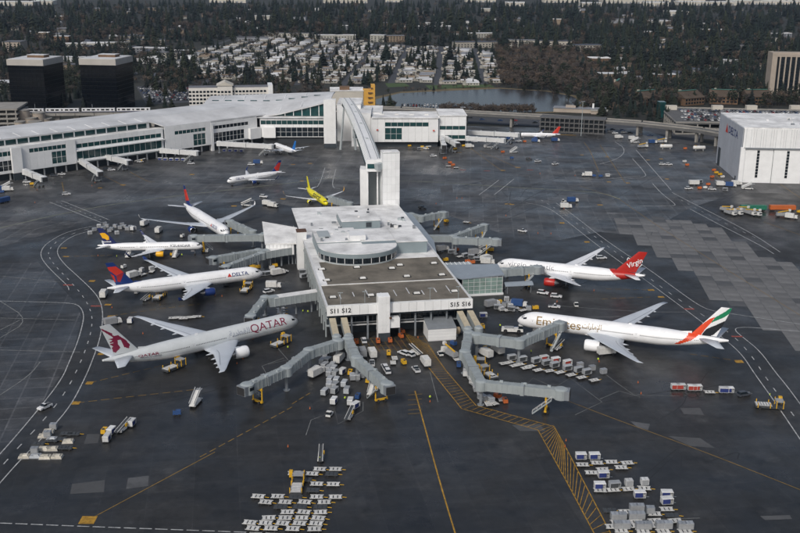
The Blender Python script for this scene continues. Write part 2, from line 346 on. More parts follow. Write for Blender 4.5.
# lead-in crosses
for y in (395, 400, 405, 410, 414): strip([(408, y), (422, y-1)], .28, m='line_dull')
# hatched walkway
HL = [(404, 332), (429, 368), (461.7, 408.7), (538, 430), (565, 478.5), (594, 533), (600, 545)]
HR = [(428, 345), (445.5, 370), (476, 405.5), (554, 426.5), (565, 446), (610.5, 533), (617, 546)]
strip(HL, .28, m="line_yellow", smooth=False); strip(HR, .28, m="line_yellow", smooth=False)
A_ = [at(*p).xy for p in HL]; B_ = [at(*p).xy for p in HR]
def along(P, s):
    tot = [0]
    for i in range(len(P)-1): tot.append(tot[-1]+(P[i+1]-P[i]).length)
    s *= tot[-1]
    for i in range(len(P)-1):
        if s <= tot[i+1]+1e-9: return P[i].lerp(P[i+1], (s-tot[i])/max(1e-6, tot[i+1]-tot[i]))
    return P[-1]
nh = 64
for i in range(len(HL)-1):
    seg = (A_[i+1]-A_[i]).length; k = max(2, int(seg/2.1))
    for j in range(k):
        t = j/k; p = A_[i].lerp(A_[i+1], t); tb = min(1, t+.0); q = B_[i].lerp(B_[i+1], tb)
        sh = (A_[i]-A_[i+1]).normalized()*1.2
        strip([p-sh*.6, q+sh*.6], .17, m='line_yellow', world=True, name='hatch_line')
for i in range(13):       # hatching in front of the satellite
    strip([(352+i*6, 338), (362+i*6, 352)], .2, m='line_dull', name='hatch_line')
for i in range(4): strip([(350, 339+i*4), (432, 336+i*4)], .2, m='line_dull', name='hatch_line')
# red/white safety outlines
for p in ([(540, 397), (570, 378), (602, 402), (575, 415)], [(496, 378), (521, 390), (533, 378), (560, 390)], [(269, 378), (262, 366), (284, 358)], [(306, 435), (311, 420), (335, 411), (338, 424), (363, 411), (363, 402)],
          [(430, 372), (438, 402)], [(600, 370), (617, 383), (634, 395), (680, 396)], [(600, 399), (619, 391), (640, 397)], [(485, 315), (480, 322), (486, 336), (520, 330)], [(275, 345), (288, 360), (268, 364)], [(640, 520), (700, 518)]):
    strip(p, .22, m="line_faint", smooth=False)
# tyre marks and oil runs at the stands
mat('tyre_mark', (.020, .020, .020), .55, var=.3, scale=.8, detail=6)
rt_m = random.Random(17)
for (x0, y0, x1, y1, n) in ((140, 400, 300, 372, 4), (620, 400, 780, 372, 5), (600, 470, 760, 430, 3), (60, 240, 260, 200, 8), (420, 215, 640, 170, 14), (640, 230, 780, 160, 8), (500, 300, 640, 290, 6)):
    for i in range(n):
        ax, ay, bx, by = x0+rt_m.uniform(-60, 60), y0+rt_m.uniform(-25, 25), x1+rt_m.uniform(-60, 60), y1+rt_m.uniform(-25, 25); t0 = rt_m.uniform(0, .5); t1 = t0+rt_m.uniform(.2, .5); mx, my = (ax+bx)/2+rt_m.uniform(-25, 25), (ay+by)/2+rt_m.uniform(-14, 14)
        pts = [(ax+(bx-ax)*t0, ay+(by-ay)*t0), (mx, my), (ax+(bx-ax)*t1, ay+(by-ay)*t1)]
        strip(pts, rt_m.uniform(.2, .38), z=.0205, m='tyre_mark', name='tyre_mark')
# tarmac repairs
for P, m in (([(128, 478), (149, 475.5), (148, 486), (126, 489)], 'patch_light'), ([(72, 484), (105, 480), (104, 492), (70, 494)], 'slab_dark'), ([(87, 434), (100, 434), (98, 443), (84, 444)], 'slab_dark'), ([(630, 421), (650, 424), (648, 430), (638, 428)], 'patch_light'),
             ([(680, 408), (700, 408), (704, 415), (684, 414)], 'slab_dark'), ([(668, 436), (700, 438), (715, 448), (690, 446)], 'slab_dark'), ([(512, 425), (540, 424), (545, 431), (520, 431)], 'patch_light'), ([(760, 516), (790, 515), (792, 519), (765, 520)], 'slab_dark'),
             ([(440, 186), (452, 185), (453, 192), (441, 193)], 'patch_light'), ([(480, 181), (500, 180), (500, 187), (484, 188)], 'patch_light'), ([(575, 194), (588, 194), (588, 198), (576, 198)], 'patch_light')):
    sheet('tarmac_patch', P, .016, m)
# ------------------------------------------------------------------ airliners
mat('door_line', (.42, .43, .45), .5); mat('hub', (.30, .31, .32), .4, .5); mat('window_black', (.03, .035, .045), .2); mat('lip', (.62, .63, .65), .25, .9)
mat('text_light', (.17, .18, .22), .5); mat('script_silver', (.30, .33, .40), .5); mat('text_gold', (.24, .15, .045), .45)
def airliner(label, pose, L, span, Rf, zc, finz, sp, group='airliners on the apron'):
    nx, ny, hd = pose; h = R(hd); g = sp.get
    root = thing('airliner', label, 'aeroplane', group, (nx, ny, 0), h)
    ch, sh = math.cos(h), math.sin(h)
    def hit(px, py, yoff=0.):        # pixel -> (distance forward of the tail end, height) on the plane's own upright plane
        d = ray(px, py); c = Vector((0-nx, 0-ny, CH))
        cl = Vector((c.x*ch+c.y*sh, -c.x*sh+c.y*ch, c.z)); dl = Vector((d.x*ch+d.y*sh, -d.x*sh+d.y*ch, d.z))
        t = (yoff-cl.y)/dl.y; p = cl+dl*t
        return (L+p.x, p.z)
    cside = 1 if (-nx*-sh+-ny*ch) > 0 else -1     # side the camera sees
    nl = g('nl', 2.5)*Rf; tl = g('tl', .33)*L
    def prof(x):
        if x < nl:
            t = max(0, x/nl); r = Rf*(1-(1-t)**2.1)**.62; return max(r, .02), zc-.30*Rf*(1-t)**2
        if x > L-tl:
            t = (x-(L-tl))/tl; r = Rf*(1-.90*t**1.55); return r, zc+(Rf-r)*.55
        return Rf, zc
    def S(x, a, off=0.):
        r, z = prof(x); r += off; return (-x, r*math.cos(a), z+r*math.sin(a))
    NR = 40
    xs = [nl*(i/14)**1.8 for i in range(14)]+[nl+(L-tl-nl)*i/24 for i in range(24)]+[L-tl+tl*i/60 for i in range(61)]
    mats = [g('body', 'plane_white'), g('belly', g('body', 'plane_white'))]+[m for m, _ in g('body_polys', [])]+([g('rear', 'white')])
    bp = [[hit(px, py, cside*Rf*.85) for px, py in P] for _, P in g('body_polys', [])]
    belly_z = g('belly_z', -9); rear_fn = g('rear_fn')
    def mf(i, j):
        x = (xs[i]+xs[i+1])/2; a = 2*math.pi*(j+.5)/NR; p = S(x, a)
        for k, P in enumerate(bp):
            if inside(L-x, p[2], P): return 2+k
        if rear_fn and rear_fn(L-x, (p[2]-zc)/Rf): return 2+len(bp)
        return 1 if (p[2]-prof(x)[1]) < belly_z*Rf else 0
    b = MB(); b.loft([[S(x, 2*math.pi*j/NR) for j in range(NR)] for x in xs], mf=mf)
    fus = b.build('fuselage', mats, root, smooth=True)
    # wing box fairing
    wr = g('wr', .325)*L; cr = g('cr', .195)*L
    b = MB(); rings = []
    for i in range(13):
        t = i/12; x = wr-.03*L+(cr+.06*L)*t; k = math.sin(math.pi*min(max(t, .02), .98))**.5
        rings.append([(-x, Rf*1.04*k*math.cos(a), zc-Rf*.45-Rf*.62*k*(.5-.5*math.sin(a))*1.0+.1) for a in [2*math.pi*q/16 for q in range(16)]])
    b.loft(rings); b.build('belly_fairing', g('fairing', g('belly', g('body', 'plane_white'))), root, smooth=True)
    # wings
    wtip = g('wtip', .665)*L; ct = g('ct', .028)*L; dz = g('tipz', 7.4); hs = span/2; zr = zc-Rf*.62
    def sec(y, le, c, z, th, tw=0):
        pts = []
        prof_ = [(0, 0), (.03, .35), (.12, .75), (.3, 1.), (.55, .8), (.8, .38), (1, .04)]
        for x, t in prof_: pts.append((-(le+c*x), y, z+c*th*.62*t-tw*x*c))
        for x, t in prof_[::-1][:-1]: pts.append((-(le+c*x), y, z-c*th*.38*t-tw*x*c))
        return pts
    for s in (1, -1):
        secs = []
        for f, cf in ((.0, 1.0), (.10, .90), (.33, .56), (.7, .31), (.93, .155), (1.0, None)):
            y = f*hs; c = ct if cf is None else cr*cf
            le = wr+(wtip-ct-wr)*f**1.0
            if f == .93: le = wr+(wtip-ct-wr)*.92
            z = zr+(dz-zr)*(f**1.25); secs.append(sec(s*y, le, c, z, .13 if f < .2 else .10, .03*(1-f)))
        b = MB(); b.loft(secs); w = b.build('wing', g('wing', 'wing_grey'), root, smooth=True)
        b = MB(); prev = None      # flap hinge line
        for k in range(9):
            f = .12+.08*k; y = s*f*hs; c = cr*(.90-(f-.10)*(.34/.23) if f < .33 else .56-(f-.33)*(.25/.37)); le = wr+(wtip-ct-wr)*f; z = zr+(dz-zr)*f**1.25; th = .10; x = le+c*.74; zz = z+c*th*.62*.52-.03*(1-f)*.74*c+.05
            b.v += [(-x, y, zz), (-x-.14, y, zz-.01)]
        b.f = [(2*k, 2*k+1, 2*k+3, 2*k+2) for k in range(8)]; b.m = [0]*8; b.build('flap_line', 'text_grey', w)
        # flap line and fairings
        for f in g('tracks', (.26, .45, .62, .76)):
            y = s*f*hs; c = cr*(1-1.33*f if f < .33 else .56-.70*(f-.33)); le = wr+(wtip-ct-wr)*f; z = zr+(dz-zr)*f**1.25
            q = MB(); q.lathe([(-c*.38, .03), (-c*.22, .34), (0, .40), (c*.22, .28), (c*.36, .03)], 8, 'x', (-(le+c*.84), y, z-.45)); q.build('flap_fairing', g('wing', 'wing_grey'), w, smooth=True)
        wl = g('winglet')
        if wl:
            b = MB(); t1 = sec(s*hs, wtip-ct, ct, dz, .09); t2 = sec(s*(hs+.28*wl), wtip-ct+.35*wl, ct*.8, dz+.45*wl, .08); t3 = sec(s*(hs+.36*wl), wtip-ct+.9*wl, ct*.4, dz+wl, .08)
            b.loft([t1, t2, t3]); b.build('winglet', g('winglet_mat', 'plane_white'), w, smooth=True)
        # stabiliser
        st = g('stab', .145)*L; b = MB(); zs = zc+Rf*.42
        b.loft([sec(s*.2, L-.145*L, .095*L, zs, .1), sec(s*st, L-.045*L, .035*L, zs+.09*st, .09)]); b.build('stabiliser', g('wing', 'wing_grey'), root, smooth=True)
        # engine
        ey, er, el = g('ey', .30)*hs*s, g('er', 1.9), g('el', 6.0); ez = g('ez', zr-er*.55); ef = ey/hs*s
        ex = wr+(wtip-ct-wr)*abs(ey/hs)-el*.62
        b = MB(); prof_e = [(-.0, er*.80), (-.02*el, er*.90), (-.10*el, er*.985), (-.3*el, er), (-.55*el, er*.95), (-.72*el, er*.80)]
        b.lathe(prof_e, 24, 'x', (-ex, ey, ez), cap=False, m=0, mf=lambda i, j: 1 if i < 1 else 0)
        b.lathe([(0, er*.80), (-.15*el, er*.76), (-.25*el, er*.74)], 24, 'x', (-ex, ey, ez), cap=False, m=2)
        e = b.build('engine', [g('nacelle', 'plane_white'), 'lip', 'dark_metal'], root, smooth=True)
        b = MB(); b.lathe([(-.18*el, .04), (-.2*el, er*.2), (-.25*el, er*.26), (-.26*el, er*.75), (-.27*el, er*.75)], 20, 'x', (-ex, ey, ez)); b.build('fan', 'dark_metal', e)
        b = MB(); b.lathe([(-.60*el, er*.74), (-.72*el, er*.6), (-.85*el, er*.42), (-.88*el, er*.3), (-1.0*el, er*.08)], 16, 'x', (-ex, ey, ez)); b.build('exhaust_cone', 'metal', e, smooth=True)
        b = MB(); zp = zr+(dz-zr)*abs(ey/hs)**1.25
        b.add([(-ex-.25*el, ey-.2, ez+er*.9), (-ex-.25*el, ey+.2, ez+er*.9), (-ex-el, ey+.2, zp-.2), (-ex-el, ey-.2, zp-.2), (-ex-.45*el, ey-.2, zp+.25), (-ex-.45*el, ey+.2, zp+.25), (-ex-.9*el, ey+.2, zp+.2), (-ex-.9*el, ey-.2, zp+.2)],
              [(0, 1, 5, 4), (3, 7, 6, 2), (0, 4, 7, 3), (1, 2, 6, 5), (4, 5, 6, 7), (0, 3, 2, 1)]); b.build('pylon', g('wing', 'wing_grey'), e)
        # main gear
        gx, gy = g('gx', .5)*L, s*g('gy', 5.4); wd = g('wd', .62); nb = g('axles', 3)
        b = MB(); b.tube((-gx, gy, wd), (-gx, gy*.95, zr+.2), .22, 8); b.beam((-gx-(nb-1)*.72-.2, gy, wd), (-gx+(nb-1)*.72+.2, gy, wd), .3, .3); b.tube((-gx-.1, gy, wd+.7), (-gx-.2, gy*.6, zr), .12, 6)
        lg = b.build('landing_gear', 'metal', root)
        for k in range(nb):
            for q in (-1, 1):
                b = MB(); b.lathe([(-.22, wd*.55), (-.2, wd*.9), (-.1, wd), (.1, wd), (.2, wd*.9), (.22, wd*.55)], 14, 'y', (-gx+(k-(nb-1)/2)*1.45, gy+q*.62, wd)); b.build('wheel', 'tyre', lg, smooth=False)
    b = MB(); ngx = g('ngx', .08)*L; b.tube((-ngx, 0, .5), (-ngx+.3, 0, zc-Rf*.8), .14, 8); b.box(-ngx-.9, .5, zc-Rf-.75, 1.6, .06, .95); b.box(-ngx-.9, -.5, zc-Rf-.75, 1.6, .06, .95)
    lg = b.build('nose_gear', 'metal', root)
    for q in (-1, 1):
        b = MB(); b.lathe([(-.16, .3), (-.1, .5), (.1, .5), (.16, .3)], 14, 'y', (-ngx, q*.36, .5)); b.build('wheel', 'tyre', lg)
    # fin
    fl0, fl1, ft0, ft1 = [v*L for v in g('fin', (.168, .055, .047, .0))]       # forward of tail end: root LE/TE, tip LE/TE
    zf0 = zc+Rf*.80; FP = [(m, [hit(px, py) for px, py in P]) for m, P in g('fin_polys', [])]
    fm = [g('fin_mat', 'plane_white')]+[m for m, _ in FP]; b = MB(); NU, NV = 44, 44
    for s in (1, -1):
        k = len(b.v)
        for i in range(NU+1):
            u = i/NU; z = zf0+(finz-zf0)*u; le = fl0+(ft0-fl0)*u; te = fl1+(ft1-fl1)*u
            for j in range(NV+1):
                w = j/NV; c = le-te; b.v.append((-(L-le+c*w), s*c*.10*.5*(math.sin(math.pi*min(1, w*1.0)**.6)+.02)*(1 if 0 < i < NU or True else 0), z))
        for i in range(NU):
            for j in range(NV):
                a = k+i*(NV+1)+j; f = (a, a+1, a+NV+2, a+NV+1) if s > 0 else (a, a+NV+1, a+NV+2, a+1)
                c = [(b.v[q][0], b.v[q][2]) for q in f]; sx = L+sum(q[0] for q in c)/4; z = sum(q[1] for q in c)/4; mi = 0
                for kk, (m, P) in enumerate(FP):
                    if inside(sx, z, P): mi = kk+1
                b.f.append(f); b.m.append(mi)
    k = NU*(NV+1); n2 = (NU+1)*(NV+1)
    for j in range(NV): b.f.append((k+j, k+j+1, n2+k+j+1, n2+k+j)); b.m.append(0)
    fin = b.build('tail_fin', fm, root)
    b = MB(); b.add([(-(L-fl0-.05*L), 0, zf0+.12*Rf), (-(L-fl0+.002*L), .16, zf0), (-(L-fl0+.002*L), -.16, zf0), (-(L-fl0+.002*L), 0, zf0+.09*(finz-zf0))], [(0, 1, 3), (0, 3, 2), (1, 2, 3), (0, 2, 1)]); b.build('dorsal_fillet', g('fillet', g('fin_mat', 'plane_white')), root)
    # windows, cockpit, doors
    wz = g('win_a', .14); w0, w1 = g('win', (.105, .80)); dx = .55
    for s in (1, -1):
        b = MB(); x = w0*L
        while x < w1*L:
            if not any(abs(x-d*L) < 1.1 for d in g('doors', (.085, .245, .40, .585, .80))):
                aa = wz; A1, A2 = aa-.17/Rf, aa+.17/Rf
                if s < 0: A1, A2 = math.pi-A1, math.pi-A2
                b.add([S(x, A1, .015), S(x+.25, A1, .015), S(x+.25, A2, .015), S(x, A2, .015)], [(0, 1, 2, 3)])
            x += dx
        b.build('window_row', 'window_black', fus, kind='stuff')
        for d in g('doors', (.085, .245, .40, .585, .80)):
            b = MB(); x0, x1, A1, A2, t = d*L-.55, d*L+.55, wz-.95/Rf, wz+.65/Rf, .09
            for (a0, a1, b0, b1) in ((x0, x1, A1, A1+t/Rf), (x0, x1, A2-t/Rf, A2), (x0, x0+t, A1, A2), (x1-t, x1, A1, A2), (x0+.4, x0+.7, wz, wz+.3/Rf)):
                q = [(a0, b0), (a1, b0), (a1, b1), (a0, b1)]; q = [(x, a if s > 0 else math.pi-a) for x, a in q]
                b.add([S(x, a, .02) for x, a in q], [(0, 1, 2, 3)])
            b.build('door', 'door_line', fus)
        for (x0, x1, a0, a1) in ((.36, .58, 62, 88), (.42, .70, 36, 60), (.60, .92, 24, 40)):
            b = MB(); A = [R(a0), R(a1)]; A = [math.pi-a for a in A] if s < 0 else A; pts = []
            for i in range(5):
                for a in A: pts.append(S(nl*(x0+(x1-x0)*i/4)*g('cock', .55), a, .03))
            b.add(pts, [(2*i, 2*i+2, 2*i+3, 2*i+1) for i in range(4)]); b.build('cockpit_window', 'glass_dark', fus)
    # lettering
    for t in g('texts', []):
        txt, size, mname, x0, a0, sides = t[:6]; opt = t[6] if len(t) > 6 else {}
        for s in sides:
            me = text_mesh(txt, size, opt.get('bold', .02), shear=opt.get('shear', 0)); bm = bmesh.new(); bm.from_mesh(me)
            ys = [v.co.y for v in bm.verts] or [0]; y0, y1 = min(ys), max(ys); y = y0+.22
            while y < y1:
                bmesh.ops.bisect_plane(bm, geom=bm.verts[:]+bm.edges[:]+bm.faces[:], plane_co=(0, y, 0), plane_no=(0, 1, 0)); y += .22
            bm.to_mesh(me); bm.free(); xs_ = [v.co.x for v in me.vertices] or [0]; kx = opt['width']/(max(xs_)-min(xs_)) if 'width' in opt else 1
            ym = (y0+y1)/2
            for v in me.vertices:
                tx = v.co.x*kx; ty = v.co.y-ym; a = a0+ty/Rf; v.co = S(x0*L+tx if s > 0 else x0*L-tx, a if s > 0 else math.pi-a, .035)
            me.materials.clear(); me.materials.append(MAT[mname]); o = bpy.data.objects.new('lettering', me); col.objects.link(o); o.parent = fus
    for txt, size, mname, fs, fz, shear, rot in g('fin_texts', []):
        for s in (1, -1):
            me = text_mesh(txt, size, .03, shear=shear)
            for v in me.vertices:
                x, y = v.co.x, v.co.y; x, y = x*math.cos(rot)-y*math.sin(rot), x*math.sin(rot)+y*math.cos(rot)
                xx = (fs*L)+(-x if s > 0 else x); v.co = (-(L-xx), s*.56, fz+y)
            me.materials.clear(); me.materials.append(MAT[mname]); o = bpy.data.objects.new('lettering', me); col.objects.link(o); o.parent = fin
    b = MB(); b.box(-.55*L, 0, zc+Rf*.99, 1.2, .12, .35); b.build('antenna', 'plane_white', fus)
    return root
def zp(zx, zy, k, *pts): return [(zx+x/k, zy+y/k) for x, y in pts]
K = 6.667
# Qatar (starboard side seen)
airliner('large grey-white twin jet with maroon QATAR lettering and oryx tail, left of the satellite', (-37.1, 347.6, 37.7), 73.7, 64.8, 3.1, 5.4, 18.6, dict(
    body='plane_grey', belly='plane_white', belly_z=-.42, wing='wing_grey', nacelle='plane_white', fin_mat='plane_grey', wtip=.668, er=2.05, el=7.3, ey=.305, doors=(.085, .215, .40, .585, .83), win=(.105, .87),
    fin_polys=[('maroon', zp(80, 300, K, (140, 190), (215, 222), (212, 234), (142, 203))), ('maroon', zp(80, 300, K, (150, 207), (225, 238), (250, 232), (300, 262), (332, 296), (322, 320), (292, 312), (268, 262), (250, 264), (252, 296), (268, 316), (256, 330), (238, 352), (222, 346), (210, 318), (222, 310), (196, 296), (226, 282), (188, 286), (218, 268), (192, 262), (222, 250)))],
    texts=[('QATAR', 4.1, 'maroon', .188, .42, (1, -1), dict(bold=.01, width=14.6)), ('ﺔﻳﺮﻄﻘﻟا', 2.4, 'script_silver', .345, .42, (1, -1), dict(width=8)), ('QATAR', 1.5, 'maroon', .80, .15, (-1, 1), dict(width=7)), ('AIRWAYS CARGO', .9, 'text_grey', .79, -.12, (-1, 1))]))
# Emirates (port side seen)
airliner('large white twin jet with gold Emirates lettering and striped flag tail, right of the satellite', (43.2, 349.9, 159.1), 73.9, 64.8, 3.1, 5.4, 18.6, dict(
    body='plane_white', wing='wing_grey', nacelle='plane_white', wtip=.675, er=2.05, el=7.3, ey=.305, doors=(.085, .215, .40, .585, .83), win=(.105, .87),
    fin_polys=[('emirates_red', zp(620, 290, K, (636, 178), (600, 190), (492, 268), (455, 300), (520, 330), (545, 290), (575, 250), (608, 215))), ('emirates_green', zp(620, 290, K, (752, 108), (700, 145), (636, 180), (606, 218), (690, 184), (745, 150))), ('plane_black', zp(620, 290, K, (704, 205), (640, 232), (575, 258), (552, 285), (530, 330), (620, 300), (690, 240)))],
    body_polys=[('emirates_red', zp(620, 290, K, (520, 255), (470, 285), (425, 330), (350, 365), (400, 363), (470, 340), (520, 312), (560, 275)))], fillet='plane_white',
    texts=[('Emirates', 4.6, 'text_gold', .212, .34, (1, -1), dict(bold=.015, width=16)), ('تارﺎﻣﻹا', 2.6, 'text_gold', .375, .34, (1, -1), dict(width=6.8))]))
# Delta A330, gate left
DB, DR, DD = 'delta_blue', 'delta_red', 'delta_darkred'
airliner('white wide-body with red and blue tail parked above the QATAR jet', (-57.7, 406.1, 26.0), 63.7, 60.3, 2.82, 5.3, 16.9, dict(
    wing='wing_grey', belly='plane_white', nacelle='delta_blue', fairing='delta_blue', fin_mat='delta_blue', wtip=.672, er=1.6, el=6, ey=.31, tipz=7.6, winglet=1.6, winglet_mat='delta_blue', axles=2, doors=(.08, .24, .53, .82), fillet='delta_blue',
    fin_polys=[(DR, zp(80, 220, K, (172, 316), (238, 308), (292, 348), (240, 370), (190, 335))), (DD, zp(80, 220, K, (242, 372), (292, 350), (268, 412), (250, 412))), (DR, zp(80, 220, K, (184, 345), (226, 372), (240, 414), (218, 414)))],
    texts=[('DELTA', 2.0, 'delta_blue', .165, .42, (1, -1), dict(bold=.03, width=6.8)), ('▲', 1.9, 'delta_red', .235, .42, (1, -1))]))
# Delta A330, nose towards us
airliner('white wide-body with blue and red tail, nose pointing at the satellite between its jet bridges', (-82.6, 467.9, -59.9), 63.7, 60.3, 2.82, 5.3, 16.9, dict(
    wing='wing_grey', nacelle='delta_blue', fairing='delta_blue', fin_mat='delta_blue', wtip=.64, er=1.65, el=6, ey=.31, tipz=7.6, winglet=1.8, winglet_mat='plane_white', axles=2, doors=(.08, .24, .53, .82), fillet='delta_blue',
    fin_polys=[(DR, [(180, 190), (194, 188), (194, 200), (184, 201)])], texts=[('DELTA', 2.0, 'delta_blue', .165, .42, (1, -1), dict(bold=.03, width=6.8)), ('▲', 1.9, 'delta_red', .235, .42, (1, -1))]))
# Icelandair 757
airliner('slim white jet with navy tail and orange emblem, yellow engine under its wing', (-90.8, 448.6, 5.1), 47.3, 38.0, 1.95, 4.6, 13.6, dict(
    wing='wing_white', belly='navy', belly_z=-.72, nacelle='ice_yellow', fin_mat='navy', wtip=.64, cr=.21, er=1.3, el=4.8, ey=.33, tipz=5.2, winglet=2.3, winglet_mat='navy', axles=2, gy=3.8, wd=.5, win=(.12, .78), doors=(.09, .3, .62, .8), fillet='navy', fin=(.19, .065, .062, .01), tl=.3,
    fin_polys=[('ice_yellow', zp(80, 220, K, (130, 88), (165, 86), (192, 108), (196, 130), (178, 134), (166, 124), (150, 122)))],
    fin_texts=[('ICELANDAIR', .75, 'plane_white', .09, 7.3, 0, 0)], texts=[('ICELANDAIR', 1.5, 'text_grey', .21, .35, (1, -1), dict(width=9))]))
# Virgin 787
airliner('white twin jet with red tail and red engines at the glass pavilion gate', (41.6, 419.0, 160.3), 62.8, 60.1, 2.9, 5.6, 17.0, dict(
    wing='wing_white', nacelle='virgin_red', fin_mat='virgin_red', wtip=.665, ct=.012, tipz=9.2, er=1.75, el=6.2, ey=.32, axles=2, doors=(.085, .25, .52, .80), fillet='virgin_red', rear='virgin_red', rear_fn=lambda s, q: s < 10.5+q*4.2 and s > 3.2+q*.8, fin=(.195, .06, .05, -.005),
    fin_texts=[('Virgin', 2.9, 'plane_white', .072, 11.9, .25, .5)], texts=[('virgin atlantic', 2.7, 'text_light', .25, .42, (1, -1), dict(bold=.0, width=20))]))
# Delta single aisle taxiing
airliner('white single-aisle jet with red and blue tail taxiing behind the yellow jet', (-103.8, 595.5, -141.2), 38.5, 34.3, 1.98, 3.9, 11.9, dict(
    wing='wing_white', nacelle='delta_blue', fin_mat='delta_blue', wtip=.62, cr=.2, er=1.15, el=3.8, ey=.33, tipz=4.6, winglet=2.4, winglet_mat='delta_blue', axles=1, gy=3.6, wd=.58, win=(.13, .8), doors=(.12, .5, .82), fin=(.19, .06, .055, .0), nl=2.2,
    fin_polys=[(DR, [(274, 168), (278.5, 162.5), (281.5, 162.5), (283, 170), (276, 171)])], texts=[('DELTA', 1.7, 'delta_blue', .20, .4, (1, -1), dict(width=5.5))]))
# Spirit
airliner('bright yellow single-aisle jet with black lettering behind the satellite roof', (-40.0, 538.0, -67.9), 37.6, 34.1, 1.98, 3.9, 11.8, dict(
    body='plane_yellow', wing='wing_white', nacelle='plane_yellow', fin_mat='plane_yellow', wtip=.60, cr=.2, er=1.15, el=3.8, ey=.33, tipz=4.8, winglet=2.4, winglet_mat='ice_yellow', axles=1, gy=3.6, wd=.58, win=(.13, .8), doors=(.12, .5, .82), fin=(.19, .06, .055, .0), nl=2.2,
    texts=[('spirit', 4.2, 'plane_black', .36, .45, (1, -1), dict(bold=.06, width=13))]))
# blue-tailed jet at the concourse
airliner('white jet with bright blue tail docked at the concourse far behind', (-90.6, 720.3, 121.4), 36.2, 34.3, 1.98, 3.9, 11.8, dict(
    wing='wing_grey', nacelle='plane_white', fin_mat='bright_blue', wtip=.62, cr=.2, er=1.1, el=3.8, ey=.33, tipz=4.6, axles=1, gy=3.4, wd=.58, win=(.13, .8), doors=(.12, .5, .82), fin=(.19, .06, .055, .0), nl=2.2))
# far Delta beside the elevated road
q = at(520, 134.5, 3.4)
airliner('white jet with small red and blue tail docked in front of the elevated road', (q.x-1, q.y, 177), 31.7, 28.0, 1.55, 3.3, 9.9, dict(
    wing='wing_white', nacelle='delta_blue', fin_mat='delta_blue', wtip=.62, cr=.2, er=.85, el=3.0, ey=.33, tipz=3.9, winglet=1.6, winglet_mat='delta_blue', axles=1, gy=2.6, wd=.45, win=(.13, .8), doors=(.12, .82), fin=(.2, .06, .055, .0), nl=2.2,
    fin_polys=[(DR, [(540, 127), (562, 125.5), (562, 133), (540, 134)])]))
# ------------------------------------------------------------------ buildings of the airport
mat('panel_white', (.80, .81, .81), .45, var=.06, scale=.2, rnd=.05); mat('panel_grey', (.38, .42, .43), .5, var=.08, scale=.2, rnd=.05)
mat('roof_white', (.72, .72, .71), .6, var=.36, scale=.10, detail=8); mat('roof_gravel', (.150, .134, .108), .9, var=.45, scale=.13, detail=9)
mat('pent_wall', (.23, .28, .30), .5, var=.08, scale=.2); mat('roof_grey', (.56, .57, .58), .6, var=.22, scale=.05, detail=8)
mat('teal_glass', (.012, .058, .060), .07, var=.55, scale=.12, spec=.7); mat('dark_glass', (.010, .016, .022), .07, var=.3, scale=.2, spec=.6)
mat('backing', (.03, .035, .04), .6); mat('wall_dark', (.035, .045, .055), .6, var=.2); mat('vent_white', (.68, .68, .66), .6); mat('vent_black', (.02, .02, .02), .7)
mat('pav_glass', (.22, .31, .28), .12, var=.25, scale=.3, spec=.7); mat('pav_roof', (.25, .29, .33), .45, var=.08, scale=.2)
mat('brown_cap', (.10, .05, .03), .7); mat('logo_red', (.5, .06, .04), .5)
def facade(parent, P0, d, t0, t1, z0, z1, openings, pm='panel_white', gm='teal_glass', pw=4.5, mull=3.2, thick=.35, fm='bridge_white', back=True, rows=1):
    P0 = Vector((P0[0], P0[1])); d = Vector((d[0], d[1])).normalized(); n = Vector((d.y, -d.x)); rot = math.atan2(d.y, d.x)
    if n.dot(-P0) < 0: n = -n          # towards the camera side
    def bx(a, b, za, zb, out, th, name, m):
        c = P0+d*((a+b)/2)+n*(out-th/2); k = MB(); k.box(0, 0, 0, b-a, th, zb-za); o = k.build(name, m, parent, (c.x, c.y, za), rot); return o
    if back: bx(t0+.1, t1-.1, z0+.1, z1-.1, -thick-.1, .4, 'backing_wall', 'backing')
    ed = sorted(set([t0, t1]+[v for o in openings for v in o[:2]])); cols = []
    for a, b in zip(ed, ed[1:]):
        k = max(1, round((b-a)/pw))
        cols += [(a+(b-a)*i/k, a+(b-a)*(i+1)/k) for i in range(k)]
    for a, b in cols:
        m_ = (a+b)/2; cut = sorted([(o[2], o[3]) for o in openings if o[0] < m_ < o[1]]); z = z0
        for c0, c1 in cut+[(z1, z1)]:
            if c0-z > .1: bx(a+.04, b-.04, z, c0, 0, thick, 'wall_panel', pm)
            z = c1
    for o in openings:
        g = o[4] if len(o) > 4 else gm; k = max(1, round((o[1]-o[0])/mull)); w = (o[1]-o[0])/k; rr = max(1, round((o[3]-o[2])/4.0)) if rows else 1; hz = (o[3]-o[2])/rr
        for i in range(k):
            for j in range(rr): bx(o[0]+i*w+.09, o[0]+(i+1)*w-.09, o[2]+j*hz+.09, o[2]+(j+1)*hz-.09, -.2, .08, 'window_pane', g)
        q = MB(); c, s = math.cos(rot), math.sin(rot)
        for i in range(k+1):
            p = P0+d*(o[0]+i*w)+n*(-.24); q.box(p.x, p.y, o[2]+.02, .16, .3, o[3]-o[2]-.04, rot)
        for j in range(1, rr):
            p = P0+d*((o[0]+o[1])/2)+n*(-.26); q.box(p.x, p.y, o[2]+j*hz-.07, o[1]-o[0]-.04, .3, .14, rot)
        q.build('window_frame', fm, parent, kind='stuff')
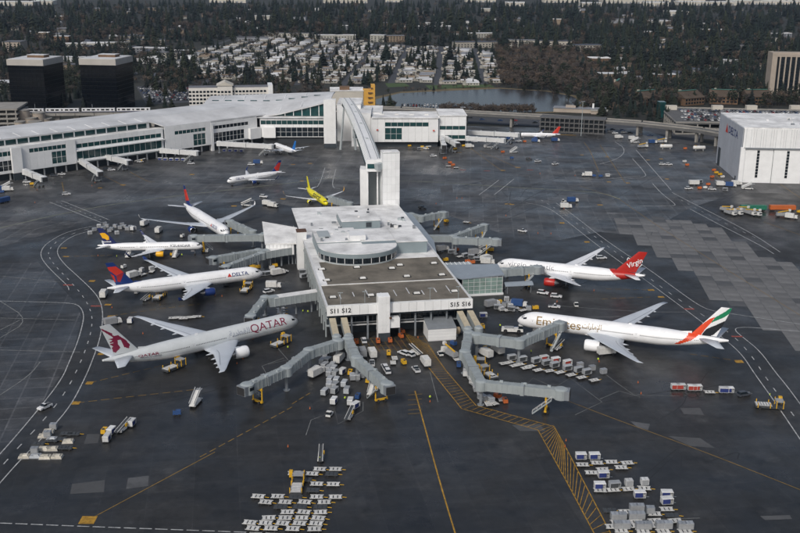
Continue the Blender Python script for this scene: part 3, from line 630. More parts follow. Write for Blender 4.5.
# ---- satellite
SO, SA = Vector((-25.8, 337.4)), R(10.55); SU = Vector((math.cos(SA), math.sin(SA))); SV = Vector((-SU.y, SU.x))
def sp2(u, v): return SO+SU*u+SV*v
def s3(u, v, z): q = sp2(u, v); return (q.x, q.y, z)
sat = thing('satellite_terminal', 'long flat-roofed white terminal island in the centre with S11 S12 signs', 'terminal', None, (SO.x, SO.y, 0), SA)
def sbox(name, u0, u1, v0, v1, z0, z1, m, parent=None):
    b = MB(); b.box((u0+u1)/2, (v0+v1)/2, z0, u1-u0, v1-v0, z1-z0); return b.build(name, m, parent or sat)
sbox('lower_wall', 2.5, 50.5, 9, 149, 0, 4.6, 'wall_dark'); sbox('upper_wall', .6, 52.4, 5.2, 150, 4.6, 13.2, 'wall_dark')
sbox('floor_slab', .4, 52.6, 4.6, 150.2, 4.4, 4.9, 'panel_grey')
for i in range(18):
    w = 53/18; sbox('fascia_panel', i*w+.04, (i+1)*w-.04, -.5, -.1, 10.2, 13.75, 'panel_white')
sbox('fascia_back', 0, 53, -.1, .2, 10.1, 13.6, 'panel_grey'); sbox('soffit', .2, 52.8, .2, 5.5, 9.4, 9.7, 'wall_dark')
for i in range(14): sbox('window_pane', 8.2+i*3.05, 10.9+i*3.05, 5.0, 5.18, 5.6, 8.8, 'dark_glass')
sbox('handrail', 8, 46, 4.0, 4.1, 5.6, 5.8, 'bridge_white'); sbox('balcony', 8, 46, 3.9, 5.2, 4.5, 4.9, 'bridge_white')
for i in range(9): sbox('column', 3+i*5.8, 3.6+i*5.8, 1.5, 2.1, 0, 9.5, 'steel_grey')
# side wall: steel posts and glass, left and right
for s, u in ((0, .2), (1, 52.4)):
    for i in range(24): sbox('post', u-.15+.1*s, u+.35+.1*s, 6+i*3.7, 6.35+i*3.7, 0 if i % 2 == 0 else 4.6, 13.3, 'bridge_grey')
    for i in range(23): sbox('window_pane', u+.22-.05*s, u+.34, 6.5+i*3.7, 9.5+i*3.7, 6, 11.8, 'dark_glass')
    sbox('side_fascia', u-.3, u+.45, .4, 95, 12.4, 13.75, 'bridge_white'); sbox('side_rail', u-.2, u+.3, .4, 95, 8.8, 9.2, 'bridge_grey')
sbox('gravel_roof', .7, 52.3, .25, 55.5, 13.2, 13.5, 'roof_gravel')
sbox('roof_curb', 1, 52, 24.2, 24.7, 13.5, 13.78, 'vent_white'); sbox('roof_parapet', .3, 52.7, .2, .5, 13.55, 13.95, 'bridge_white')
sbox('white_roof', -.1, 53.1, 55.5, 151, 13.1, 13.6, 'roof_white'); sbox('roof_walkway', .2, 3.2, 24, 95, 13.52, 13.7, 'roof_white')
for px, py in ((322, 269), (327, 280), (333, 297), (357, 267), (400, 264.8), (434, 263), (363, 278), (407, 276), (442, 274.5), (371, 295), (417, 293), (454.5, 291), (392, 268)):
    q = at(px, py, 13.8).xy-SO; u, v = q.dot(SU), q.dot(SV); b = MB(); b.box(u, v, 13.5, 3.2, 2.0, .22); k = b.build('vent_curb', 'vent_black', sat)
    b = MB(); b.tbox(u, v, 13.72, 2.3, 1.2, .5, 1.8, .8); b.build('roof_vent', 'vent_white', k)
for px in (341, 366, 434, 464):
    q = at(px, 306, 13.5).xy-SO; u = q.dot(SU); b = MB(); b.tube((u, 1.5, 13.5), (u, 1.5, 18), .1, 6); b.beam((u-.9, 1.5, 18), (u+.9, 1.5, 18), .25, .2); b.build('light_pole', 'bridge_grey', sat)
for i in range(9): sbox('roof_drain', 6+i*5.1, 6.35+i*5.1, 8+(i % 2)*2, 13+(i % 3)*2, 13.5, 13.56, 'roof_grey')
# lift shaft at the front
sh = sbox('lift_shaft', 18.2, 22.3, -2.2, 2, 0, 17, 'panel_white')
for i in range(5):
    for j in range(3): sbox('shaft_panel', 18.25+j*1.37, 19.55+j*1.37, -2.29, -2.2, 3.4+i*2.7, 6.0+i*2.7, 'panel_white', sh)
for j in range(3):
    for i in range(5): sbox('shaft_panel', 18.1, 18.2, -2.1+j*1.37, -.8+j*1.37, 3.4+i*2.7, 6.0+i*2.7, 'panel_white', sh)
sbox('shaft_annex', 22.4, 26, -1.6, 2, 4.8, 8.4, 'panel_white'); sbox('shaft_base', 18.1, 22.4, -2.4, -2.31, 0, 3.3, 'wall_dark'); sbox('shaft_lamp', 22.1, 22.9, -2.9, -2.4, 8.6, 9.3, 'brown_cap')
# rotunda
b = MB(); NRT = 28; rt = [(20+16.2*math.cos(math.pi+math.pi*i/NRT), 62+13.8*math.sin(math.pi+math.pi*i/NRT)) for i in range(NRT+1)]
rot_ = thing('rotunda', None, None); rot_.parent = sat
ring = rt+[(36.2, 66), (3.8, 66)]
MB().prism(ring, 13.5, 14.1).build('rotunda_base', 'panel_grey', rot_); MB().prism([(20+(x-20)*.97, 62+(y-62)*.97) for x, y in ring], 14.1, 16.4).build('glass_core', 'backing', rot_)
for i in range(NRT):
    (x0, y0), (x1, y1) = rt[i], rt[i+1]; b = MB(); e = .07
    b.prism([(x0+(x1-x0)*e, y0+(y1-y0)*e), (x1-(x1-x0)*e, y1-(y1-y0)*e), (20+(x1-20)*.985, 62+(y1-62)*.985), (20+(x0-20)*.985, 62+(y0-62)*.985)], 14.15, 16.35); b.build('window_pane', 'dark_glass', rot_)
MB().prism([(20+(x-20)*1.015, 62+(y-62)*1.015) for x, y in ring], 16.4, 18.1).build('rotunda_fascia', 'pent_wall', rot_); MB().prism(ring, 18.1, 18.3).build('rotunda_roof', 'roof_white', rot_)
for i in range(0, NRT+1, 2):
    x, y = rt[i]; b = MB(); b.box(x, y, 14.1, .25, .25, 2.3); b.build('mullion', 'bridge_white', rot_)
# penthouses
p = sbox('penthouse', 22, 49.4, 62.6, 86, 13.5, 18.4, 'pent_wall'); sbox('penthouse_roof', 36.5, 49.6, 62.4, 86.2, 18.4, 18.7, 'roof_white', p); sbox('penthouse_roof', 21.8, 36.4, 66.3, 86.2, 18.4, 18.7, 'roof_white', p)
p = sbox('penthouse', 3.8, 21.9, 66.2, 88, 13.5, 18.6, 'pent_wall'); sbox('penthouse_roof', 3.6, 21.8, 66.3, 88.2, 18.6, 18.9, 'roof_white', p)
p = sbox('plant_room', 17.5, 24.2, 67, 75, 18.9, 20.9, 'panel_white'); sbox('plant_room', 5.2, 10, 73, 83, 18.9, 19.4, 'panel_grey')
p = sbox('penthouse', 19, 36.5, 105, 124, 13.6, 17.3, 'pent_wall'); sbox('penthouse_roof', 18.8, 36.7, 104.8, 124.2, 17.3, 17.6, 'roof_white', p)
sbox('louvre', 30, 32.5, 104.85, 104.99, 14.4, 16.6, 'wall_dark')
sbox('roof_step', 37, 52.5, 88, 96, 13.6, 14.1, 'roof_white'); sbox('roof_step', 6, 36, 88.5, 95, 13.6, 13.9, 'roof_white')
rr = random.Random(5)
for i in range(34):
    u, v = rr.uniform(3, 50), rr.uniform(90, 148); z = 17.6 if 18.5 < u < 36.5 and 104 < v < 124 else 13.7
    if i < 10: u, v, z = rr.uniform(5, 48), rr.uniform(67, 85), 18.9
    s = rr.uniform(.5, 1.6); sbox('roof_unit', u, u+s*1.3, v, v+s, z-.1, z+rr.uniform(.4, 1.3), rr.choice(['vent_white', 'steel_grey', 'wall_dark', 'panel_grey']))
b = MB(); b.tbox(40.5, 102, 13.6, 3.4, 2.2, .3, 3.2, 2); b.tube((41, 102, 13.8), (41, 102, 16.4), .35, 10); b.build('exhaust_stack', 'vent_black', sat)
# left white stair tower, fan roof
p = sbox('stair_tower', -2.6, 1.6, 91, 95.5, 0, 17, 'panel_white'); sbox('tower_cap', -2.7, 1.7, 90.9, 95.6, 17, 17.4, 'brown_cap', p)
b = MB(); fq = [(-16.2, 98.3, 10.6), (-1.5, 97.5, 10.4), (-.6, 113.7, 13.3), (-16, 122.5, 14.6)]
b.add([(x, y, z) for x, y, z in fq]+[(x, y, z-.6) for x, y, z in fq], [(0, 1, 2, 3), (7, 6, 5, 4), (0, 4, 5, 1), (1, 5, 6, 2), (2, 6, 7, 3), (3, 7, 4, 0)]); b.build('fan_roof', 'roof_white', sat)
MB().prism([(-15.8, 98.8), (-2.7, 98), (-.8, 113.4), (-15.6, 122)], 4.5, [9.9, 9.8, 12.6, 13.8]).build('fan_wall', 'wall_dark', sat)
for i in range(8): sbox('wall_panel', -15.9+i*1.65, -14.35+i*1.65, 98.05-i*.0, 98.25, 5.0, 9.9, 'panel_white')
for i in range(5): sbox('column', -15+i*3, -14.6+i*3, 100, 100.4, 0, 4.6, 'steel_grey')
b = MB(); b.add([(53.1, 58, 11.5), (58, 88, 11.2), (58, 138, 11.2), (53.1, 148, 11.6), (53.1, 58, 9), (58, 88, 8), (58, 138, 8), (53.1, 148, 8)], [(0, 1, 2, 3), (0, 4, 5, 1), (1, 5, 6, 2), (2, 6, 7, 3), (7, 6, 5, 4)]); b.build('side_gallery', 'pav_roof', sat)
for i in range(6): sbox('column', 56, 56.5, 90+i*9, 90.5+i*9, 0, 8.5, 'steel_grey')
# signs
for txt, u in (('S11', 2.7), ('S12', 7.0), ('S15', 46.3), ('S16', 50.6)):
    flat_text('sign_lettering', txt, 2.3, 'plane_black', sat, (u, -.55, 12.0), (1, 0, 0), (0, 0, 1), bold=.05)
# sloping walkways out of the front
for u in (1.9, 6.0, 48.2, 52.0):
    b = MB(); b.beam((u, -.3, 7.9), (u-.1 if u < 20 else u+.2, -12.3, 5.9), 2.1, 2.6); w = b.build('walkway', 'bridge_grey', sat)
    b = MB(); b.beam((u, -.6, 9.35), (u-.1 if u < 20 else u+.2, -12.5, 7.35), 2.2, .2); b.build('walkway_roof', 'tan_roof', w)
    b = MB(); b.lathe([(0, 1.6), (3.4, 1.6), (3.9, 1.1)], 16, 'z', (u, -13.2, 4.0)); b.build('rotunda', 'bridge_grey', w, smooth=False)
    b = MB(); b.tube((u, -13.2, 0), (u, -13.2, 4.2), .45, 10); b.build('support_column', 'steel_grey', w)
# low shed under the right end
p = sbox('shed', 35.8, 46, -4.6, 4.0, 0, 4.6, 'panel_white'); b = MB(); b.add([(35.6, -4.9, 4.6), (46.2, -4.9, 4.6), (46.2, 4.1, 6.2), (35.6, 4.1, 6.2)], [(0, 1, 2, 3)]); b.build('shed_roof', 'steel_grey', p)
for i in range(4): sbox('cladding_strip', 35.75, 46.05, -4.72, -4.6, .3+i*1.1, 1.3+i*1.1, 'panel_white', p)
# glass pavilion on the right
pav = thing('pavilion', None, None); pav.parent = sat
sbox('pavilion_core', 60.6, 76.6, 44.5, 54, 0, 6.9, 'backing', pav)
sbox('link_tunnel', 53.2, 68, 58.6, 62.6, 5.2, 8.6, 'panel_grey', pav)
for i in range(7):
    for j in range(4): sbox('window_pane', 60.2+i*2.4, 62.45+i*2.4, 43.2, 43.32, .6+j*1.7, 2.15+j*1.7, 'pav_glass', pav); 
for i in range(8): sbox('mullion', 60.1+i*2.4-.08, 60.1+i*2.4+.08, 43.1, 43.35, 0, 7.3+.1*i, 'bridge_white', pav)
for j in range(5): sbox('transom', 60, 77, 43.12, 43.34, .45+j*1.7, .58+j*1.7, 'bridge_white', pav)
sbox('kerb_wall', 59.8, 77.2, 42.4, 43.0, 0, .8, 'panel_white', pav)
b = MB(); b.add([(53.2, 50, 8.0), (59.8, 42.9, 7.5), (77.4, 42.9, 8.4), (78, 55, 9.4), (53.2, 58, 9.2), (53.2, 50, 7.5), (59.8, 42.9, 7.1), (77.4, 42.9, 8.0), (78, 55, 8.9), (53.2, 58, 8.7)], [(0, 1, 2, 3, 4), (0, 5, 6, 1), (1, 6, 7, 2), (2, 7, 8, 3), (3, 8, 9, 4), (9, 8, 7, 6, 5)]); b.build('pavilion_roof', 'pav_roof', pav)
for i in range(8): sbox('roof_rib', 53.6+i*1.9, 53.9+i*1.9, 58.4, 62.8, 5.4, 8.75, 'panel_white', pav)
# canopy beside the pavilion
cn = thing('bus_canopy', 'grey rounded canopy on posts beside the glass pavilion', 'canopy', None, s3(84, 45, 0), SA)
b = MB(); b.loft([[(x, -2.4+4.8*t, 3.4+1.0*math.sin(math.pi*t)) for t in [i/8 for i in range(9)]]+[(x, 2.4-4.8*t, 3.2+1.0*math.sin(math.pi*t)) for t in [i/8 for i in range(9)]] for x in (-6, 6)]); b.build('roof', 'pav_roof', cn)
for x in (-5, 5):
    for y in (-2, 2): b = MB(); b.tube((x, y, 0), (x, y, 3.5), .12, 6); b.build('post', 'steel_grey', cn)
# ---- pedestrian bridge and its towers
br = thing('pedestrian_bridge', 'white arched elevated footbridge from the concourse to the lift tower', 'bridge', None, (-13, 500, 0))
NB = 30; path = []
for i in range(NB+1):
    t = i/NB; path.append(Vector((-13.2-25.5*t, 501+226*t, 32.2+1.2*t+3.4*(1-(2*t-1)**2))))
sec_ = [(-3.6, -2.4), (3.6, -2.4), (4.3, -.8), (4.2, 1.0), (2.6, 3.2), (-2.6, 3.2), (-4.2, 1.0), (-4.3, -.8)]
def brings(sc, o=Vector((-13, 500, 0)), rng=None):
    rings = []; d = Vector((-25.5, 226, 0)).normalized(); n = Vector((d.y, -d.x, 0))
    for p in (path if rng is None else path[rng[0]:rng[1]]): rings.append([p-o+n*x+Vector((0, 0, z)) for x, z in sc])
    return rings
MB().loft(brings(sec_)).build('span', 'panel_white', br)
for s in (-1, 1):
    for k in range(NB-2):
        b = MB(); r = brings([(s*4.22, -.8), (s*4.40, -.8), (s*4.30, .9), (s*4.12, .9)], rng=(k, k+2)); r[0] = [a.lerp(c, .04) for a, c in zip(r[0], r[1])]; r[1] = [c.lerp(a, .04) for a, c in zip(r[0], r[1])]
        b.loft(r); b.build('window_pane', 'teal_glass', br)
    MB().loft(brings([(s*1.7, 3.2), (s*1.9, 3.2), (s*1.9, 3.55), (s*1.7, 3.55)])).build('roof_rail', 'steel_grey', br)
    for k in range(NB*2):
        q = path[k//2].lerp(path[min(NB, k//2+1)], (k % 2)/2)-Vector((-13, 500, 0)); b = MB(); b.add([(q.x+s*2.6, q.y, q.z+3.1), (q.x+s*2.6, q.y+.35, q.z+3.1), (q.x+s*4.1, q.y+.35, q.z+1.05), (q.x+s*4.1, q.y, q.z+1.05), (q.x+s*2.6, q.y, q.z+3.32), (q.x+s*2.6, q.y+.35, q.z+3.32), (q.x+s*4.3, q.y+.35, q.z+1.15), (q.x+s*4.3, q.y, q.z+1.15)], [(4, 5, 6, 7), (0, 4, 7, 3), (1, 2, 6, 5), (2, 3, 7, 6)]); b.build('roof_rib', 'panel_grey', br)
b = MB(); b.box(-.1, -.6, 29.6, 8.2, 3, 6.0); b.build('end_house', 'panel_white', br); b = MB(); b.box(-.1, -2.25, 31.2, 6.9, .25, 2.3); b.build('end_window', 'teal_glass', br)
for k in (6, 12, 18, 23):
    q = path[k]-Vector((-13, 500, 0)); b = MB(); b.box(q.x, q.y, q.z+3.1, 1.3, 1.6, .7); b.build('roof_unit', 'panel_grey', br)
for x, y, w, d_ in ((-3.6, 1.5, .7, .7), (1.4, 1.5, .7, .7)): b = MB(); b.box(x, y, 0, w, d_, 29.8); b.build('pier', 'panel_white', br)
b = MB(); b.add([(-7.4, 5, 0), (-3.9, 2.4, 0), (-3.9, 2.4, 29.5), (-7.6, 5, 29.5), (-7.4, 14, 0), (-3.9, 12, 0), (-3.9, 12, 29.5), (-7.6, 14, 29.5)], [(0, 1, 2, 3), (5, 4, 7, 6), (0, 3, 7, 4), (1, 5, 6, 2), (3, 2, 6, 7)]); b.build('pylon_wall', 'panel_white', br)
b = MB(); b.add([(2.1, 3, 0), (3.9, 3, 0), (3.9, 3, 29.5), (2.1, 3, 29.5), (2.1, 12, 0), (3.9, 12, 0), (3.9, 12, 29.5), (2.1, 12, 29.5)], [(0, 1, 2, 3), (0, 3, 7, 4), (1, 5, 6, 2), (5, 4, 7, 6)]); b.build('pylon_wall', 'panel_grey', br)
b = MB(); b.box(-.9, 11.9, 0, 6.0, .5, 29.4); b.build('pylon_wall', 'panel_grey', br)
for k, sg in ((29, -1),):
    q = path[k]-Vector((-13, 500, 0))
    for s in (-1, 1): b = MB(); b.tube((q.x+s*5.5, q.y-4*sg, 0), (q.x+s*2.5, q.y, q.z-2.2), .9, 10, .6); b.build('raking_leg', 'panel_grey', br)
lt = thing('lift_tower', 'tall plain white tower standing behind the satellite roof', 'tower', None, s3(49.8, 155.2, 0), SA)
b = MB(); b.box(0, 0, 0, 8.4, 7.6, 39.5); b.build('wall', 'panel_grey', lt)
for i in range(4):
    for j in range(10): b = MB(); b.box(-3.13+i*2.1, -3.86, .3+j*3.9, 2.04, .12, 3.84); b.build('wall_panel', 'panel_white', lt)
for i in range(3):
    for j in range(10): b = MB(); b.box(-4.26, -2.5+i*2.5, .3+j*3.9, .12, 2.44, 3.84); b.build('wall_panel', 'panel_white', lt)
b = MB(); b.box(0, 0, 39.5, 8.6, 7.8, .35); b.build('roof', 'roof_white', lt); b = MB(); b.box(-1, .6, 39.85, 3.4, 3, .35); b.build('roof_hatch', 'roof_grey', lt)
b = MB(); b.beam((-4.3, -1.4, 33), (-7.5, -3, 32.5), 3, 3); b.build('bridge_link', 'panel_grey', lt)
ft = thing('bridge_tower', 'white slab tower where the footbridge meets the concourse', 'tower', None, (-51.4, 733.5, 0), R(2))
b = MB(); b.box(0, 0, 0, 8.7, 6.5, 34.5); b.build('wall', 'panel_white', ft); b = MB(); b.box(0, 0, 34.5, 8.9, 6.7, .4); b.build('roof', 'roof_white', ft)
for i in range(3): b = MB(); b.box(-2.88+i*2.88, -3.32, 3.2, 2.8, .12, 31); b.build('wall_panel', 'panel_white', ft)
b = MB(); b.box(0, -3.34, 0, 8.8, .16, 3.1); b.build('base_strip', 'wall_dark', ft)
# ---- concourse
con = thing('concourse', 'long white concourse with teal glass bands across the back left', 'terminal', None, (0, 0, 0))
FO, FD = Vector((-105, 745)), Vector((-.703, -.711)); FN = Vector((.711, -.703))      # FN towards the apron
def fp(t, o): return FO+FD*t+FN*o
def strip_block(t0, t1, o0, o1, z0, z1, name, m, mt=None):
    b = MB(); b.prism([tuple(fp(t, o)) for t, o in ((t0, o0), (t1, o0), (t1, o1), (t0, o1))], z0, z1, 0, 0); return b.build(name, m, con)
fk = dict(fm='panel_white')
facade(con, fp(0, 0), FD, 146, 182.5, 5, 20.4, [(152.5, 177, 15.7, 18.2), (152.8, 162.5, 6.8, 14.4)], **fk)
facade(con, fp(0, -1.2), FD, 80.5, 145.6, 6.4, 20.4, [(82, 145, 14.4, 17.1), (82, 145, 7.0, 12.5)], mull=4.2, **fk)
facade(con, fp(0, 0), FD, 42, 80, 4.6, 21.3, [(46.5, 72, 15.0, 17.4), (46.8, 57, 5.6, 13.6)], **fk)
facade(con, fp(0, -1.5), FD, 0, 41.8, 5, 19.6, [(8, 41, 15, 17.4), (12, 41, 5.6, 12.3)], gm='dark_glass', **fk)
facade(con, fp(0, -1.2), FD, 183, 250, 4.5, 20.4, [(184, 206, 15.2, 18.0), (184.5, 206, 6.2, 12.4, 'dark_glass'), (214, 248, 15, 18), (212, 248, 6, 12.4)], **fk)
strip_block(182.7, 189, -.2, 1.6, 4.6, 20.2, 'pier', 'panel_white'); strip_block(182.9, 188.8, -.1, 1.4, 0, 4.6, 'pier_base', 'wall_dark')
strip_block(-1, 8.5, -1.2, 1.4, 4.6, 12.4, 'pier', 'panel_white'); strip_block(40, 42, -1.6, .2, 0, 20, 'pier', 'panel_white')
strip_block(0, 250, -7, -5, 0, 5, 'base_wall', 'wall_dark'); strip_block(0, 250, -12, -1.7, 4.4, 5.2, 'floor_slab', 'panel_grey'); strip_block(0, 250, -9, -1.9, 19.2, 20.2, 'low_roof', 'roof_white')
strip_block(80.5, 145.6, -1.4, .8, 12.6, 13.3, 'sunshade', 'panel_white'); strip_block(80.5, 145.6, -1.4, .6, 5.6, 6.4, 'sunshade', 'panel_white')
for i in range(34): strip_block(4+i*7.4, 4.8+i*7.4, -3.2, -2.4, 0, 4.5, 'column', 'bridge_white')
facade(con, fp(0, -9), FD, 86, 250, 19.8, 24.2, [(88+i*7.7, 95+i*7.7, 20.4, 23.6) for i in range(21)], mull=9, **fk)
# curved roof over the wing
b = MB(); rings = []
for t in [-8, 5, 18, 31, 44, 57, 70, 77, 79.5, 82, 84.5, 87]+[99+i*12.6 for i in range(13)]:
    k2 = max(0, min(1, (86-t)/8)); zz = 24.4
    rings.append([tuple(fp(t, o))+(z,) for o, z in ((-7.2+5.6*k2, zz-.2-3.9*k2), (-7.2+5.6*k2, zz+.5-3.7*k2), (-18, zz+1.6), (-32, zz+2.2), (-48, zz+1.6), (-48, zz-.6), (-32, zz+.9), (-18, zz+.7))])
b.loft(rings); b.build('wing_roof', 'roof_grey', con)
for i in range(13):
    t = 92+i*12.3; b = MB(); b.beam(tuple(fp(t, -7.6))+(25.1+1.5*max(0, min(1, (86-t)/86)),), tuple(fp(t, -18))+(26.15+1.5*max(0, min(1, (86-t)/86)),), .5, .16); b.build('roof_seam', 'panel_white', con)
# corner block facing the camera
facade(con, (-105, 745.9), (1, .033), 1, 48.5, 5, 19.4, [(1.5, 48, 14.4, 17.4), (12, 48, 5.4, 12.2, 'dark_glass')], mull=4, **fk)
b = MB(); b.prism([(-102, 747.5), (-53, 749), (-53, 800), (-160, 800)], 0, 19.0); b.build('core', 'backing', con)
b = MB(); b.box(-97, 745.2, 4.8, 9, 2.4, 7.6, R(2)); b.build('pier', 'panel_white', con)
b = MB(); b.add([(-106, 744.6, 19.3), (-50, 746.4, 19.3), (-50, 762, 20.2), (-106, 762, 20.2)], [(0, 1, 2, 3)]); b.build('low_roof', 'roof_white', con)
# wedge clerestory
zl = lambda x: 20.0+(x+97)*(10.4/41)
for i in range(6):
    x0, x1 = -92+i*6.3, -92+(i+1)*6.3-.5; y = 752
    b = MB(); b.add([(x0, y, 20.0), (x1, y, 20.0), (x1, y, zl(x1)-.7), (x0, y, zl(x0)-.7)], [(0, 1, 2, 3)]); b.build('window_pane', 'teal_glass', con)
    b = MB(); b.box(x1+.25, y, 20, .5, .5, zl(x1)-20.3); b.build('mullion', 'panel_white', con)
b = MB(); N_ = 8
def rz(i, j):   # roof sheet of the corner block
    x = -150+i*(98/N_); y = 750.5+j*8; f = zl(x) if x > -97 else 20.0+(-97-x)*.05
    k = j/7; return (x, y, f*(1-k)+(27.5+.04*(x+150))*k+1.4*math.sin(math.pi*k))
pts = [rz(i, j) for i in range(N_+1) for j in range(8)]
b.add(pts, [(i*8+j, (i+1)*8+j, (i+1)*8+j+1, i*8+j+1) for i in range(N_) for j in range(7)]); 
b.add([(p[0], p[1], p[2]-.9) for p in pts], [(i*8+j+1, (i+1)*8+j+1, (i+1)*8+j, i*8+j) for i in range(N_) for j in range(7)])
k = len(pts)
b.f += [((i)*8, k+i*8, k+(i+1)*8, (i+1)*8) for i in range(N_)]+[(N_*8+j, k+N_*8+j, k+N_*8+j+1, N_*8+j+1) for j in range(7)]+[(j, j+1, k+j+1, k+j) for j in range(7)]; b.m += [0]*(N_+14)
b.build('wedge_roof', 'roof_grey', con)
for i in range(5):
    p0, p1 = rz(1+i*1.3, 0), rz(1+i*1.3, 6); b = MB(); b.beam((p0[0], p0[1]+3, p0[2]+1.2), (p1[0], p1[1], p1[2]+.6), .5, .3); b.build('roof_seam', 'panel_white', con)
for i in range(9):
    p0 = rz(.6+i*.8, 4); b = MB(); b.box(p0[0], p0[1], p0[2], 5, 1.4, .5); b.build('skylight', 'teal_glass', con)
# blocks right of the bridge
for x0, x1, y0, y1, z in ((-36, -21.9, 737, 775, 24), (-48, -30, 760, 800, 27), (-32, -14, 752, 790, 22.5)):
    b = MB(); b.box((x0+x1)/2, (y0+y1)/2, 0, x1-x0, y1-y0, z); b.build('block', 'panel_white', con); b = MB(); b.box((x0+x1)/2, (y0+y1)/2, z, x1-x0+.3, y1-y0+.3, .4); b.build('block_roof', 'roof_white', con)
facade(con, (-36.1, 736.6), (1, .033), 0, 14, 4.5, 23, [(1, 13, 14.5, 17.2), (1, 13, 6, 12)], **fk)
pier = thing('pier_building', 'white gate building with dark windows right of the footbridge', 'terminal', None, (0, 0, 0))
facade(pier, (-21.7, 733.4), (1, .033), 0, 49, 4, 21.5, [(10.2, 42, 15.3, 18.3, 'teal_glass'), (10.2, 22.6, 5.8, 14.2, 'teal_glass')], mull=4.5, pw=5, **fk)
b = MB(); b.box(3, 752.6, 4, 48.6, 32, 17.3, R(1.9)); b.build('core', 'panel_grey', pier); b = MB(); b.box(3, 750, 21.3, 49.2, 33, .5, R(1.9)); b.build('roof', 'roof_white', pier); b = MB(); b.box(3, 751, 0, 47, 28, 4, R(1.9)); b.build('base_wall', 'wall_dark', pier)
facade(pier, (27.4, 738.6), (1, .033), 0, 20.5, 4.5, 22.6, [(1, 20, 12.4, 15.2, 'teal_glass'), (5, 20, 5.6, 8.4, 'teal_glass')], mull=4.5, **fk)
b = MB(); b.box(37.6, 758.4, 4.5, 20.1, 35, 18, R(1.9)); b.build('core', 'panel_grey', pier); b = MB(); b.box(37.6, 756, 22.5, 20.6, 35.4, .5, R(1.9)); b.build('roof', 'roof_white', pier); b = MB(); b.box(37.6, 758, 0, 19, 30, 4.5, R(1.9)); b.build('base_wall', 'wall_dark', pier)
for x, z in ((-17, 18.5), (24, 18)): b = MB(); b.box(x, 733.2+.033*x, z-6, 1.4, .2, .9); b.build('emblem', 'logo_red', pier)
for i in range(4): b = MB(); b.box(-14+i*11, 748, 21.8, 3, 2, .8, R(2)); b.build('roof_unit', 'vent_white', pier)
# ---- hangar
hg = thing('hangar', 'big white hangar with DELTA lettering at the right edge', 'hangar', None, (210, 617, 0), R(-4.5))
HZ = 34
b = MB(); b.box(60, 32, 0, 119.4, 63.4, HZ-.4); b.build('core', 'panel_grey', hg); b = MB(); b.box(60, 32, HZ-.4, 120.4, 64.4, .7); b.build('roof', 'roof_white', hg)
for i in range(20):
    b = MB(); b.box(3+i*6, -.18, 21.6, 5.9, .5, HZ-22); b.build('wall_panel', 'panel_white', hg)
for i in range(40): b = MB(); b.box(1.5+i*2.98, -.46, 21.7, .12, .1, HZ-22.2); b.build('cladding_seam', 'panel_grey', hg)
for i in range(6):
    x0 = 1.2+i*17.8; b = MB(); b.box(x0+8.8, .05-.25*(i % 2), .1, 17.4, .5, 21.3); d_ = b.build('hangar_door', 'panel_white', hg)
    for j in range(9): b = MB(); b.box(x0+8.6, -.35-.25*(i % 2), 3.5+j*1.9, 1.5, .2, 1.6); b.build('window_pane', 'dark_glass', d_)
b = MB(); b.box(.2, -.5, 0, 2.6, 1.6, 22); b.build('corner_post', 'panel_white', hg); b = MB(); b.box(60, -.6, 21.3, 119, 1.4, .7); b.build('door_track', 'steel_grey', hg)
mat('hangar_side_shaded', (.42, .45, .50), .5, var=.06, scale=.2, rnd=.04)  # white cladding darkened: the shade on this side wall is put into its colour
for i in range(11): b = MB(); b.box(-.35, 2.95+i*5.8, .2, .3, 5.7, HZ-.4); b.build('side_panel', 'hangar_side_shaded', hg)
flat_text('lettering', 'DELTA', 6.6, 'delta_blue', hg, (-.55, 24, 27.5), (0, -1, 0), (0, 0, 1), bold=.12, width=25)
b = MB(); b.add([(-.56, 45, 24.6), (-.56, 38, 24.6), (-.56, 41.5, 30.6), (-.58, 41.5, 26)], [(0, 1, 3), (1, 2, 3), (2, 0, 3)]); b.build('emblem', 'delta_red', hg)
for i in range(26):
    x, y = rr.uniform(4, 110), rr.uniform(5, 60); b = MB(); b.box(x, y, HZ+.3, rr.uniform(.6, 2.2), rr.uniform(.6, 1.6), rr.uniform(.4, 1.4)); b.build('roof_unit', rr.choice(['vent_white', 'steel_grey', 'roof_grey']), hg)
b = MB(); b.box(-.7, 8, 0, .3, 1.6, 2.6); b.build('side_door', 'wall_dark', hg); b = MB(); b.box(-.7, 56, 0, .3, 6, 12); b.build('side_door', 'wall_dark', hg)
